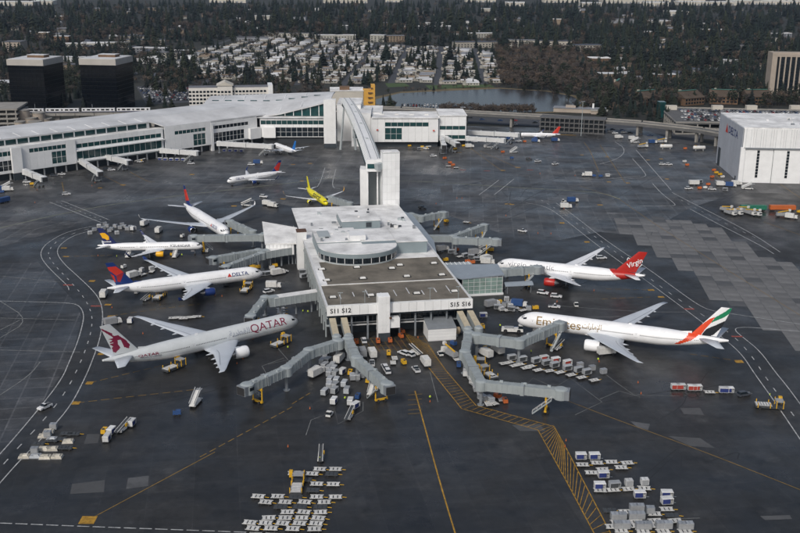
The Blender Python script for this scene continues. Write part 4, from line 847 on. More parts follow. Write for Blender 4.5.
# ------------------------------------------------------------------ jet bridges
def jet_bridge(label, pts, zr=7.9, body='bridge_grey', roof='bridge_roof', w=2.9, h=2.9, start=True, cab=True, legs='yellow', group='jet bridges', stair=True):
    P = [at(x, y, zr) for x, y in pts]; o = P[-1].copy(); o.z = 0
    t = thing('jet_bridge', label, 'jet bridge', group, o); Q = [p-o for p in P]
    for i in range(len(Q)-1):
        a, b_ = Q[i], Q[i+1]; d = (b_-a); Ls = d.length; dn = d.normalized(); ww, hh = w-.12*i, h-.12*i
        m = MB(); c0, c1 = a-Vector((0, 0, hh/2)), b_-Vector((0, 0, hh/2)); m.beam(c0, c1, ww, hh); tn = m.build('tunnel', body, t)
        m = MB(); m.beam(a+Vector((0, 0, .05)), b_+Vector((0, 0, .05)), ww*.9, .1); m.build('tunnel_roof', roof, tn)
        k = max(2, int(Ls/1.55))
        for j in range(1, k):
            q = c0.lerp(c1, j/k); m = MB(); m.beam(q-dn*.09, q+dn*.09, ww+.22, hh+.14); m.build('rib', body, tn)
        if Ls > 14:      # telescoping sleeve
            q = c0.lerp(c1, .52); m = MB(); m.beam(q-dn*.5, q+dn*.5, ww+.5, hh+.4); m.build('sleeve', body, tn)
            m = MB(); m.beam(q+dn*.55+Vector((0, 0, .1)), q+dn*.75+Vector((0, 0, .1)), ww+.62, hh+.5); m.build('sleeve_band', 'steel_grey', tn)
        if i > 0 or start:
            m = MB(); m.lathe([(0, 1.95), (hh+.15, 1.95), (hh+.5, 1.2), (hh+.55, .1)], 20, 'z', (a.x, a.y, a.z-hh-.1)); rt_ = m.build('rotunda', body, t, smooth=False)
            m = MB(); m.tube((a.x, a.y, 0), (a.x, a.y, a.z-hh), .5, 10); m.lathe([(0, 1.1), (.25, 1.1)], 12, 'z', (a.x, a.y, 0)); m.build('support_column', 'steel_grey', rt_)
    a, e = Q[-2], Q[-1]; dn = (e-a).normalized(); hz = Vector((dn.x, dn.y, 0)).normalized(); nn = Vector((-hz.y, hz.x, 0)); rot = math.atan2(hz.y, hz.x)
    if cab:
        m = MB(); m.lathe([(0, 2.1), (h+.1, 2.1), (h+.45, 1.5), (h+.5, .1)], 20, 'z', (e.x, e.y, e.z-h-.1)); c = m.build('cab', body, t)
        m = MB(); q = e+hz*1.9; m.box(q.x, q.y, e.z-h, 1.5, 3.5, h, rot); m.build('docking_hood', 'steel_grey', c)
        m = MB(); q = e+hz*2.7; m.box(q.x, q.y, e.z-h+.2, .3, 3.0, h-.5, rot); m.build('bumper', 'tyre', c)
        m = MB(); q = e+nn*1.98; m.box(q.x, q.y, e.z-h*.55, 1.6, .35, 1.0, rot); m.build('cab_window', 'dark_glass', c)
    Ls = (e-a).length; q = a.lerp(e, max(.5, 1-4.2/Ls)); zb = q.z-h-.1
    m = MB()
    for s in (-1, 1): m.tube(q+nn*s*1.9+Vector((0, 0, -q.z+.9)), q+nn*s*1.9+Vector((0, 0, -q.z+zb+.6)), .22, 8)
    m.beam(q+nn*2.1+Vector((0, 0, -q.z+zb)), q-nn*2.1+Vector((0, 0, -q.z+zb)), .5, .45); m.beam(q+nn*2.1+Vector((0, 0, -q.z+.9)), q-nn*2.1+Vector((0, 0, -q.z+.9)), .7, .5)
    lg = m.build('drive_column', legs, t)
    for s in (-1, 1):
        for f in (-.55, .55):
            m = MB(); c = q+nn*(s*1.2)+hz*f; c.z = .55; m.tube(c-nn*.22, c+nn*.22, .55, 12); m.build('wheel', 'tyre', lg)
    if stair:
        m = MB(); p0 = e-hz*2.5-nn*2.4; p0.z = e.z-h; p1 = p0-hz*5.5-nn*.3; p1.z = .2
        m.beam(p0, p1, .9, .25); st = m.build('stair', 'bridge_grey', t)
        for s in (-1, 1):
            m = MB(); m.beam(p0+nn*s*.45+Vector((0, 0, 1)), p1+nn*s*.45+Vector((0, 0, 1)), .06, .08)
            for k in range(5): g_ = p0.lerp(p1, k/4)+nn*s*.45; m.beam(g_+Vector((0, 0, .05)), g_+Vector((.01, 0, 1)), .06, .06)
            m.build('handrail', 'bridge_white', st, kind='stuff')
    for k in range(3):
        f = .25+.3*k; q = a.lerp(e, f); m = MB(); m.box(q.x+nn.x*.6, q.y+nn.y*.6, q.z+.1, 1.0, .7, .45, rot); m.build('roof_unit', 'panel_grey', t)
    return t
JW = dict(body='bridge_white', roof='bridge_white', legs='steel_grey')
jet_bridge('grey jet bridge reaching left from under the S11 sign to an empty stand', [(338, 340), (309, 349), (286, 367), (247, 384)])
jet_bridge('grey jet bridge running down towards us beside the baggage carts from S12', [(348, 338), (357, 357), (387, 383)])
jet_bridge('short jet bridge docked at the QATAR jet', [(265, 296.5), (250.5, 315)], zr=7.6)
jet_bridge('grey jet bridge docked at the nose of the wide-body above QATAR', [(261.5, 252.5), (226, 265.5)], zr=7.8)
jet_bridge('flat grey jet bridge with pale panel beside the slim navy-tailed jet', [(258, 249.5), (213, 257)], zr=7.8)
jet_bridge('long level jet bridge in front of the wide-body facing the satellite', [(262, 234.5), (194, 235.5)], zr=8)
jet_bridge('angled jet bridge reaching up to the door of the wide-body facing the satellite', [(253, 230.5), (230, 220.5)], zr=8)
jet_bridge('blue-grey jet bridge at the nose of the yellow jet', [(350, 202.5), (330, 196.5)], zr=7)
jet_bridge('uppermost grey jet bridge on the right side of the satellite', [(411, 213.5), (421, 216), (443, 212)], zr=7.8)
jet_bridge('grey jet bridge bending upwards right of the satellite, nothing docked', [(424, 235.5), (453, 235.5), (484, 224.5)], zr=7.9)
jet_bridge('straight grey jet bridge pointing right to an empty stand above the red-tailed jet', [(456, 237.5), (496, 239)], zr=7.9)
jet_bridge('jet bridge from the glass pavilion docked at the red-tailed jet', [(504, 269), (537, 266.5)], zr=8.6, body='bridge_grey')
jet_bridge('elbowed grey jet bridge docked at the Emirates jet', [(477, 334), (519.5, 339.5), (559, 322.5)], zr=8.2)
jet_bridge('long elbowed grey jet bridge ending right at an empty stand below S16', [(469, 332), (465, 351), (481.5, 381), (561, 389)], zr=7.9)
jet_bridge('short white jet bridge nearest the left edge of the concourse', [(25, 169.5), (43, 176.5)], zr=7, **JW)
jet_bridge('white jet bridge pointing steeply down from the concourse', [(78, 157), (99.5, 171)], zr=7.5, **JW)
jet_bridge('white jet bridge reaching right under the teal glass band', [(97, 152.5), (128, 160)], zr=7.5, **JW)
jet_bridge('white jet bridge above the row of white carts', [(162, 148.5), (196, 151)], zr=7.5, **JW)
jet_bridge('long white jet bridge docked at the blue-tailed jet', [(219, 141.5), (271, 144.5)], zr=8, **JW)
jet_bridge('stubby white jet bridge pointing at us from the gate building', [(442, 136), (444, 144.5)], zr=8, **JW)
jet_bridge('stubby white jet bridge angled right from the gate building', [(446, 136.5), (457, 142.5)], zr=8, **JW)
jet_bridge('long white jet bridge docked at the jet in front of the elevated road', [(469, 130.5), (517, 133)], zr=8.5, **JW)
jet_bridge('shorter white jet bridge just below the long one at the far stand', [(468, 136.5), (503, 138.5)], zr=8, **JW)
def fixed_walk(label, a, b_, zr, w=4.2, h=3.2):
    P, Q = at(*a, zr), at(*b_, zr); o = Vector((P.x, P.y, 0)); t = thing('fixed_walkway', label, 'walkway', 'fixed walkways', o); A, B = P-o, Q-o; d = (B-A); dn = d.normalized(); n = Vector((-dn.y, dn.x, 0))
    m = MB(); m.beam(A-Vector((0, 0, h/2)), B-Vector((0, 0, h/2)), w, h); tn = m.build('tunnel', 'bridge_grey', t)
    m = MB(); m.beam(A+Vector((0, 0, .06)), B+Vector((0, 0, .06)), w*.94, .12); m.build('roof', 'roof_white', tn)
    k = int(d.length/1.9)
    for j in range(k+1):
        q = A.lerp(B, j/k)-Vector((0, 0, h/2)); m = MB(); m.beam(q-dn*.1, q+dn*.1, w+.25, h+.2); m.build('rib', 'panel_grey', tn)
    for f in (.15, .5, .85):
        q = A.lerp(B, f); m = MB(); m.tube((q.x, q.y, 0), (q.x, q.y, q.z-h), .4, 8); m.build('support_column', 'steel_grey', t)
    m = MB(); m.box(B.x, B.y, B.z-h-.1, 3.6, 3.6, h+.4, math.atan2(dn.y, dn.x)); m.build('end_house', 'bridge_grey', t)
fixed_walk('ribbed fixed walkway from the satellite to the QATAR stand', (318, 290.5), (273, 297), 8.2)
fixed_walk('ribbed fixed walkway below the white fan roof', (297, 245.5), (265, 250.5), 8.2)
fixed_walk('ribbed fixed walkway at the left of the fan roof', (288, 236), (264, 234), 8.2, 3.6)
# ------------------------------------------------------------------ ground vehicles
mat('cart_white', (.56, .57, .57), .5, var=.14, scale=1.2, rnd=.18); mat('cart_grey', (.33, .35, .37), .5, var=.16, scale=1.2, rnd=.25)
mat('car_paint', (.62, .63, .64), .3, var=.03, rnd=.12); mat('car_dark', (.05, .055, .065), .3, var=.03, rnd=.4); mat('tan', (.42, .33, .22), .7, var=.15)
def wheels(root, xs, yw, r, w=.25):
    for x in xs:
        for s in (-1, 1):
            b = MB(); b.tube((x, s*yw-w/2, r), (x, s*yw+w/2, r), r, 10); b.build('wheel', 'tyre', root)
def p_dolly(dark=False, L=3.4, W_=1.9):
    t = thing('baggage_dolly', None, None); m = 'dolly_dark' if dark else 'dolly_white'
    b = MB(); b.box(0, 0, .42, L, W_, .12); b.build('deck', 'dolly_dark', t)
    for s in (-1, 1): b = MB(); b.box(0, s*(W_/2-.09), .54, L, .18, .12); b.build('side_rail', m, t)
    for x in (-L*.32, 0, L*.32): b = MB(); b.box(x, 0, .55, .78, W_-.38, .1); b.build('roller_bed', m, t)
    b = MB(); b.beam((L/2, 0, .45), (L/2+1.1, 0, .35), .14, .1); b.build('tow_bar', 'yellow', t); wheels(t, (-L*.3, L*.3), W_*.4, .26); return t
def p_uld(m='uld_grey'):
    t = thing('cargo_container', None, None); b = MB(); W_ = 1.5; pr = [(-W_/2, 0), (W_/2-.35, 0), (W_/2, .45), (W_/2, 1.6), (-W_/2, 1.6)]
    b.loft([[(x, y, z) for y, z in pr] for x in (-1.0, 1.0)]); b.build('shell', m, t)
    for x in (-.98, 0, .98): b = MB(); b.box(x, 0, 1.58, .08, W_+.02, .06); b.build('edge_rail', 'metal', t)
    b = MB(); b.box(0, -W_/2-.03, .15, 1.7, .06, 1.3); b.build('door', 'grey_paint', t); return t
def p_cart(m='cart_white', front='cloth_blue', L=2.9):
    t = thing('baggage_cart', None, None); W_ = 1.7
    b = MB(); b.box(0, 0, .42, L, W_, .16); b.build('deck', 'grey_paint', t); b = MB(); b.tbox(0, 0, 1.95, L+.1, W_+.1, .16, L-.1, W_-.15); b.build('canopy', m, t)
    for x in (-L/2+.06, L/2-.06): b = MB(); b.box(x, 0, .58, .08, W_, 1.37); b.build('end_panel', m, t)
    b = MB(); b.box(0, .1, .58, L-.2, .1, 1.37); b.build('divider', m, t); b = MB(); b.box(-L*.12, -W_/2+.05, .65, L*.66, .05, 1.25); b.build('curtain', front, t)
    b = MB(); b.beam((L/2, 0, .45), (L/2+1.0, 0, .35), .12, .1); b.build('tow_bar', 'steel_grey', t); wheels(t, (-L*.32, L*.32), W_*.42, .28); return t
def p_tug(m='white_paint'):
    t = thing('baggage_tractor', None, None); b = MB(); b.tbox(.7, 0, .35, 1.5, 1.5, .75, 1.3, 1.4); b.build('bonnet', m, t); b = MB(); b.box(-.55, 0, .35, 1.5, 1.5, .5); b.build('chassis', m, t)
    b = MB(); b.tbox(-.35, 0, .85, 1.1, 1.4, .9, .9, 1.25, -.05); c = b.build('cab', 'dark_glass', t); b = MB(); b.box(-.4, 0, 1.75, 1.1, 1.4, .1); b.build('cab_roof', m, c); wheels(t, (-.8, .85), .68, .38); return t
def p_pushback():
    t = thing('aircraft_tug', None, None); b = MB(); b.tbox(0, 0, .5, 8.0, 2.9, 1.1, 7.6, 2.7); b.build('body', 'white_paint', t)
    b = MB(); b.tbox(3.0, 0, 1.6, 1.7, 2.4, 1.1, 1.3, 2.1); c = b.build('cab', 'dark_glass', t); b = MB(); b.box(3.0, 0, 2.7, 1.5, 2.3, .1); b.build('cab_roof', 'white_paint', c)
    b = MB(); b.box(-1.2, 0, 1.6, 3.4, 2.0, .35); b.build('engine_cover', 'grey_paint', t); b = MB(); b.box(-.5, 1.0, 1.6, 5, .25, .12); b.build('blue_stripe', 'blue', t); wheels(t, (-2.5, 2.4), 1.32, .72, .5); return t
def p_car(m='car_paint', suv=True, pickup=False):
    t = thing('service_car', None, None); h = 1.0 if suv else .85
    prof = [(-2.35, .4), (2.3, .4), (2.35, .8), (1.9, h), (1.0, h+.08), (-2.3, h+.06)]; b = MB(); b.loft([[(x, y, z) for x, z in prof] for y in (-.9, .9)]); b.build('body', m, t)
    x0, x1 = (-.4, 1.0) if pickup else (-2.2, 1.0); b = MB(); b.add([(x0, -.84, h+.05), (x1, -.84, h+.05), (x1, .84, h+.05), (x0, .84, h+.05), (x0+.25, -.68, h+.72), (x1-.75 if x1-x0 > 2 else x1-.5, -.68, h+.72), (x1-.75 if x1-x0 > 2 else x1-.5, .68, h+.72), (x0+.25, .68, h+.72)], [(0, 1, 5, 4), (1, 2, 6, 5), (2, 3, 7, 6), (3, 0, 4, 7), (4, 5, 6, 7)]); g_ = b.build('window_band', 'dark_glass', t)
    b = MB(); xe = x1-.75 if x1-x0 > 2 else x1-.5; b.box((x0+.25+xe)/2, 0, h+.7, xe-x0-.25, 1.38, .06); b.build('roof', m, g_); wheels(t, (-1.45, 1.4), .82, .34)
    if pickup: b = MB(); b.box(-1.4, 0, h+.07, 1.6, 1.4, .04); b.build('load_bed', 'dolly_dark', t)
    for s in (-.6, .6): b = MB(); b.box(2.33, s, .68, .06, .35, .16); b.build('headlight', 'vent_white', t)
    return t
def p_truck(box='white_paint', L=6.5, lift=0., cabm='white_paint'):
    t = thing('box_truck', None, None); b = MB(); b.box(0, 0, .55, L, 1.9, .25); b.build('chassis', 'dark_metal', t); b = MB(); b.tbox(L/2-.8, 0, .8, 1.7, 2.1, 1.5, 1.4, 1.95, -.1); c = b.build('cab', cabm, t)
    b = MB(); b.box(L/2+.02, 0, 1.5, .2, 1.7, .6); b.build('windscreen', 'dark_glass', c); b = MB(); b.box(-.85, 0, .85+lift, L-2.0, 2.3, 2.2); bx_ = b.build('cargo_box', box, t)
    b = MB(); b.box(-.85, 0, 3.05+lift, L-2.2, 2.1, .08); b.build('box_roof', box, bx_)
    if lift > 0:
        b = MB(); b.beam((-2, 0, .9), (.6, 0, .85+lift), .25, .25); b.build('scissor_arm', 'steel_grey', t); b = MB(); b.beam((.6, 0, .9), (-2, 0, .85+lift), .25, .25); b.build('scissor_arm', 'steel_grey', t)
    wheels(t, (-L/2+1.2, L/2-1.0), .95, .48, .3); return t
def p_belt():
    t = thing('belt_loader', None, None); b = MB(); b.tbox(0, 0, .4, 4.4, 1.7, .7, 4.0, 1.5); b.build('chassis', 'white_paint', t); b = MB(); b.beam((-3.6, 0, 1.0), (3.8, 0, 2.3), 1.0, .3); c = b.build('conveyor', 'dolly_dark', t)
    for s in (-1, 1): b = MB(); b.beam((-3.6, s*.55, 1.25), (3.8, s*.55, 2.55), .12, .2); b.build('conveyor_rail', 'white_paint', c)
    b = MB(); b.box(.9, -.75, 1.1, .9, .5, .8); b.build('driver_seat', 'yellow', t); wheels(t, (-1.4, 1.4), .75, .38); return t
def p_loader():
    t = thing('cargo_loader', None, None); b = MB(); b.box(0, 0, .5, 8.5, 3.0, .35); b.build('chassis', 'dolly_dark', t); b = MB(); b.box(-1.8, 0, 1.1, 4.8, 2.8, .25); b.build('main_deck', 'grey_paint', t)
    b = MB(); b.box(2.8, 0, 2.6, 2.4, 2.9, .22); b.build('bridge_deck', 'grey_paint', t)
    for x in (-3.6, 0, 1.8, 3.8):
        for s in (-1, 1): b = MB(); b.box(x, s*1.5, .6, .22, .22, 2.6 if x > 0 else 1.6); b.build('post', 'yellow', t)
    b = MB(); b.box(3.4, 1.9, 1.6, 1.1, .9, 1.7); b.build('operator_cab', 'yellow', t)
    for i in range(6): b = MB(); b.box(-3.8+i*.8, 0, 1.36, .35, 2.4, .07); b.build('roller_bed', 'white_paint', t)
    wheels(t, (-3, 3), 1.35, .45, .4); return t
def p_stairs():
    t = thing('passenger_stairs', None, None); b = MB(); b.box(0, 0, .5, 6.4, 2, .3); b.build('chassis', 'white_paint', t); b = MB(); b.beam((-3.6, 0, .8), (2.2, 0, 3.6), 1.6, .3); b.build('flight', 'white_paint', t); b = MB(); b.box(3.0, 0, 3.45, 1.8, 1.8, .2); b.build('platform', 'grey_paint', t)
    for s in (-1, 1):
        b = MB(); b.beam((-3.6, s*.8, 1.7), (2.2, s*.8, 4.6), .08, .5); b.build('side_rail', 'bridge_white', t); b = MB(); b.beam((2.2, s*.85, .8), (2.2, s*.85, 3.5), .15, .15); b.build('prop', 'steel_grey', t)
    wheels(t, (-2, 2.2), .9, .4); return t
def p_tank(m='white_paint', L=9.):
    t = thing('fuel_tank', None, None); b = MB(); b.lathe([(-L/2, .5), (-L/2+.3, 1.2), (-L/2+.6, 1.4), (L/2-.6, 1.4), (L/2-.3, 1.2), (L/2, .5)], 18, 'x', (0, 0, 2.1)); b.build('tank', m, t, smooth=True)
    for x in (-L*.3, L*.3): b = MB(); b.box(x, 0, 0, .6, 2.4, 1.2); b.build('saddle', 'grey_paint', t)
    b = MB(); b.tube((0, 0, 3.4), (0, 0, 3.9), .4, 10); b.build('hatch', 'metal', t); b = MB(); b.box(-L*.3, 0, 3.5, 1.4, 1.0, .1); b.build('catwalk', 'yellow', t); return t
def p_trailer(m='orange', L=14.):
    t = thing('trailer', None, None); b = MB(); b.box(0, 0, 1.0, L, 2.5, 2.3); b.build('body', m, t); b = MB(); b.box(0, 0, .6, L-.4, 1.2, .35); b.build('chassis', 'dark_metal', t); wheels(t, (-L/2+1, -L/2+2.1, L/2-1.5), 1.05, .48, .35)
    for i in range(6): b = MB(); b.box(-L/2+1+i*(L-2)/5, -1.28, 1.05, .12, .06, 2.2); b.build('side_post', m, t)
    return t
def p_cone():
    t = thing('traffic_cone', None, None); b = MB(); b.box(0, 0, 0, .5, .5, .06); b.build('base', 'tyre', t); b = MB(); b.lathe([(.06, .2), (.8, .04)], 10, 'z'); b.build('cone', 'orange', t); return t
def p_gpu(m='yellow'):
    t = thing('ground_power_unit', None, None); b = MB(); b.tbox(0, 0, .4, 2.4, 1.4, 1.2, 2.3, 1.3); b.build('housing', m, t); b = MB(); b.box(-.7, 0, 1.6, .6, .6, .3); b.build('exhaust', 'dark_metal', t); b = MB(); b.beam((1.2, 0, .5), (2.2, 0, .35), .12, .1); b.build('tow_bar', 'dark_metal', t); wheels(t, (-.7, .7), .6, .28); return t
def p_deicer():
    t = thing('deicing_truck', None, None); b = MB(); b.box(0, 0, .6, 8, 2.1, .3); b.build('chassis', 'dark_metal', t); b = MB(); b.tbox(3.1, 0, .9, 1.8, 2.2, 1.6, 1.5, 2); c = b.build('cab', 'white_paint', t); b = MB(); b.box(4.0, 0, 1.6, .15, 1.7, .6); b.build('windscreen', 'dark_glass', c)
    b = MB(); b.tbox(-1.2, 0, .9, 5.2, 2.2, 1.5, 4.8, 2.0); b.build('fluid_tank', 'grey_paint', t); b = MB(); b.beam((-3, 0, 2.6), (2.6, 0, 3.6), .4, .4); a = b.build('boom', 'yellow', t); b = MB(); b.box(3.2, 0, 3.2, 1.1, 1.0, 1.1); b.build('bucket', 'white_paint', a); wheels(t, (-2.4, 2.6), .95, .5, .35); return t
def p_pallet(m='cover_cream'):
    t = thing('cargo_pallet', None, None); b = MB(); b.box(0, 0, 0, 3.2, 2.4, .12); b.build('base', 'metal', t); b = MB(); b.tbox(0, 0, .12, 3.0, 2.2, .55, 2.7, 1.9); c = b.build('cover', m, t)
    b = MB(); b.tbox(.3, -.1, .67, 1.5, 1.3, .3, 1.1, .9); b.build('load_bulge', m, c)
    for y in (-.6, .6): b = MB(); b.box(0, y, .68, 2.7, .08, .03); b.build('strap', 'dolly_dark', c)
    return t
mat('cover_cream', (.50, .47, .40), .8, var=.25, scale=1.2, rnd=.2)
PROTO = {}
def place(kind, pxy, hd, label, cat, group=None, z=0., mk=None):
    key = kind
    if key not in PROTO:
        PROTO[key] = (mk or MAKE[kind])(); o = PROTO[key]; bpy.context.view_layer.update(); KIDS(o)
        for c in KIDS(o): KIDS(c)
    else: o = copy_tree(PROTO[key])
    p = at(pxy[0], pxy[1], 0) if len(pxy) == 2 else Vector(pxy); o.location = (p.x, p.y, z); o.rotation_euler.z = R(hd)
    for k in ('label', 'category', 'group'):
        if k in o: del o[k]
    return tag(o, label, cat, group)
MAKE = {'pallet': p_pallet, 'pallet_grey': lambda: p_pallet('cart_grey'), 'dolly': p_dolly, 'dolly_dark': lambda: p_dolly(True), 'uld': p_uld, 'uld_white': lambda: p_uld('cart_white'), 'cart': p_cart, 'cart_grey': lambda: p_cart('cart_grey', 'dolly_dark'), 'cart_red': lambda: p_cart('cart_white', 'red'), 'tug': p_tug, 'pushback': p_pushback, 'car': p_car, 'car_dark': lambda: p_car('car_dark'), 'pickup': lambda: p_car(pickup=True),
        'truck': p_truck, 'truck_blue': lambda: p_truck('blue'), 'catering': lambda: p_truck(lift=2.2), 'truck_grey': lambda: p_truck('grey_paint'), 'belt': p_belt, 'loader': p_loader, 'stairs': p_stairs, 'tank': p_tank, 'tank_tan': lambda: p_tank('tan', 7), 'trailer': p_trailer, 'trailer_green': lambda: p_trailer('green_paint'), 'cone': p_cone, 'gpu': p_gpu, 'gpu_orange': lambda: p_gpu('orange'), 'gpu_white': lambda: p_gpu('white_paint'), 'gpu_blue': lambda: p_gpu('blue'), 'deicer': p_deicer, 'trailer_blue': lambda: p_trailer('blue', 7), 'trailer_white': lambda: p_trailer('white_paint', 6)}
NMS = {'pallet': ('cream covered cargo pallet', 'pallet'), 'pallet_grey': ('grey covered cargo pallet', 'pallet'), 'dolly': ('white flat baggage dolly', 'dolly'), 'dolly_dark': ('dark flat baggage dolly', 'dolly'), 'uld': ('grey cargo container', 'container'), 'uld_white': ('white cargo container', 'container'), 'cart': ('white-roofed baggage cart', 'baggage cart'), 'cart_grey': ('grey baggage cart', 'baggage cart'), 'cart_red': ('red-sided cart', 'baggage cart'),
       'tug': ('small white baggage tractor', 'tractor'), 'car': ('white service car', 'car'), 'car_dark': ('dark service car', 'car'), 'pickup': ('white pickup', 'pickup'), 'truck': ('white box truck', 'truck'), 'truck_blue': ('blue box truck', 'truck'), 'truck_grey': ('grey box truck', 'truck'), 'belt': ('white belt loader', 'belt loader'), 'loader': ('yellow-posted cargo loader', 'cargo loader'), 'stairs': ('white passenger stairs', 'stairs'),
       'tank': ('white horizontal tank', 'tank'), 'gpu': ('yellow power unit', 'power unit'), 'gpu_orange': ('orange ground unit', 'power unit'), 'gpu_white': ('small white ground unit', 'power unit'), 'gpu_blue': ('blue ground unit', 'power unit'), 'cone': ('orange traffic cone', 'cone'), 'deicer': ('de-icing boom truck', 'truck'), 'trailer_white': ('white cargo trailer', 'trailer')}
rv = random.Random(11)
def cluster(where, group, zx, zy, k, items, hd=0, jit=6, uldz=.6):
    """items: kind -> pixel list; labels count rows of look-alikes from the left"""
    for kind, pts in items.items():
        nm, cat = NMS[kind]; P = sorted([(zx+x/k, zy+y/k) for x, y in pts], key=lambda q: q[0])
        for i, q in enumerate(P):
            lab = '%s %s' % (nm, where) if len(P) == 1 else '%s %s from left %s' % (ORD[min(i, 19)], nm, where)
            place(kind, q, hd+rv.uniform(-jit, jit), lab, cat, group, z=uldz if kind.startswith('uld') else 0.)
# foreground, centre: rows of dollies coupled in trains
row_n = ['top row', 'second row', 'third row', 'fourth row', 'fifth row', 'sixth row', 'seventh row', 'eighth row', 'bottom row']
rows_c = [('dolly', [(565, 105), (670, 105)]), ('dolly', [(395, 132), (515, 136)]), ('dolly', [(545, 204), (655, 206)]), ('dolly', [(155, 287), (285, 287), (545, 290), (670, 291)]), ('dolly', [(205, 325), (335, 325), (465, 325), (595, 326)]),
          ('dolly', [(350, 392), (460, 392), (570, 393)]), ('dolly', [(225, 431), (335, 431), (445, 431), (556, 432)]), ('dolly', [(100, 462), (205, 465), (318, 467), (430, 467), (541, 468)]), ('dolly', [(120, 500), (240, 500), (385, 503), (530, 505)])]
for r, (kd, pts) in enumerate(rows_c):
    for i, (x, y) in enumerate(pts): place(kd, (235+x/K, 455+y/K), rv.uniform(-7, 7)-2, 'white flat dolly in the centre foreground park, %s, %s from left' % (row_n[r], ORD[i]), 'dolly', 'dollies parked in the centre foreground')
for i, (x, y) in enumerate([(645, 137), (405, 291), (305, 356), (435, 356), (570, 357), (470, 175), (520, 245)]): place('dolly_dark', (235+x/K, 455+y/K), -2, 'dark flat dolly among the white ones in the centre foreground, %s dark one' % ORD[i], 'dolly', 'dollies parked in the centre foreground')
place('loader', (235+415/K, 455+222/K), 90, 'yellow and grey cargo loader parked amid the centre foreground dollies', 'cargo loader', 'cargo loaders')
place('belt', (235+572/K, 455+25/K), 92, 'belt loader standing alone above the centre foreground dollies', 'belt loader', 'belt loaders')
# foreground right
cluster('beside the hatched walkway at bottom right', 'bottom right equipment', 565, 440, 5.714, {'cart': [(90, 112), (167, 112), (218, 218), (197, 282), (425, 332), (580, 330), (580, 368)], 'cart_grey': [(282, 278)], 'uld_white': [(362, 268), (452, 262)], 'dolly': [(100, 150), (182, 140), (265, 135), (355, 140), (320, 166), (215, 178), (150, 196), (200, 297), (275, 295), (362, 290), (452, 285), (580, 405), (510, 432), (515, 472), (630, 472)], 'dolly_dark': [(255, 412), (610, 440)]}, hd=2)
cluster('stacked at the bottom edge, right of centre', 'bottom right containers', 565, 440, 5.714, {'uld': [(282, 462), (325, 462), (390, 412), (426, 412), (385, 458), (430, 458), (485, 425), (300, 512), (345, 512), (425, 515), (468, 515), (540, 512), (585, 512), (665, 515), (705, 515)], 'dolly': [(300, 480), (405, 480), (345, 420), (500, 500), (395, 500), (270, 505), (320, 528), (445, 532), (560, 532), (685, 532)]}, hd=2, jit=3)
# left group
cluster('in the left foreground park', 'left foreground equipment', 0, 360, 3.08, {'pallet': [(150, 222), (135, 236), (210, 253), (135, 276), (163, 276), (76, 299), (140, 301), (176, 300)], 'pallet_grey': [(160, 246), (110, 298)], 'uld': [(166, 214), (148, 238), (108, 288)], 'dolly_dark': [(205, 231), (228, 232), (185, 248), (160, 252), (190, 274), (205, 275), (120, 262)]}, hd=3, jit=3, uldz=.35)
cluster('parked right of the left foreground containers', 'left foreground equipment', 0, 360, 3.08, {'cart': [(343, 228), (330, 250), (406, 203)], 'gpu': [(322, 226)], 'belt': [(378, 217)]}, hd=80, jit=8)
place('pickup', (45, 408.5), -120, 'white pickup driving on the marked road at the left', 'pickup', 'service cars')
place('gpu_blue', (177, 415), 10, 'blue and white ground unit alone below the QATAR jet', 'power unit'); place('stairs', (196, 404), 80, 'passenger stairs standing below the QATAR wing tip', 'stairs', 'passenger stairs')
# right row
cluster('in the row right of the bent jet bridge', 'row of dollies right of centre', 490, 350, K, {'dolly': [(95, 98), (125, 92), (165, 113), (195, 105), (240, 128), (268, 118), (320, 143), (395, 148), (465, 158), (540, 175), (610, 192), (695, 210)], 'cart_grey': [(145, 68), (215, 78), (305, 88), (375, 103), (430, 118), (515, 138), (590, 150), (645, 165)], 'cart_red': [(360, 74), (437, 86), (515, 104)], 'uld': [(600, 116), (680, 136), (755, 158)]}, hd=25, jit=5, uldz=.2)
cluster('in the row right of the Emirates jet stand', 'trailers right of centre', 600, 360, 3.08, {'cart_red': [(232, 92), (248, 92), (283, 95), (298, 95)], 'dolly': [(337, 103)], 'cart': [(380, 102), (396, 102)]}, hd=0, jit=3)
place('car_dark', (744, 396), 20, 'grey car parked right of the cargo trailers', 'car', 'service cars'); place('loader', (769, 408), -8, 'flat loader parked by the marked road at the right edge', 'cargo loader', 'cargo loaders')
# between the front jet bridges
cluster('in the file between the front jet bridges', 'carts between the front bridges', 300, 340, 6.66, {'cart_grey': [(150, 160), (185, 155), (165, 190), (215, 190), (195, 240), (238, 240), (200, 285), (242, 290), (195, 320), (235, 322), (165, 365), (230, 355), (175, 122), (190, 210), (225, 212), (295, 310), (312, 355), (180, 95)]}, hd=75, jit=8)
cluster('near the front left jet bridge', 'equipment at the satellite front', 300, 340, 6.66, {'truck': [(262, 145), (110, 240)], 'cart': [(103, 215), (225, 425), (335, 430), (368, 455), (280, 228)], 'tug': [(197, 508)], 'belt': [(330, 518)], 'gpu': [(335, 230), (455, 283)], 'gpu_blue': [(385, 390)], 'stairs': [(480, 350)]}, hd=70, jit=15)
cluster('in front of the satellite ground floor', 'equipment at the satellite front', 300, 340, 6.66, {'truck': [(480, 110)], 'pickup': [(480, 165)], 'car': [(565, 190), (580, 215), (425, 12)], 'gpu': [(590, 100)], 'truck_grey': [(415, 105)], 'gpu_orange': [(520, 20), (375, 25), (600, 15)], 'dolly': [(630, 130), (620, 160)], 'cart_grey': [(410, 250), (385, 262), (350, 265)]}, hd=95, jit=10)
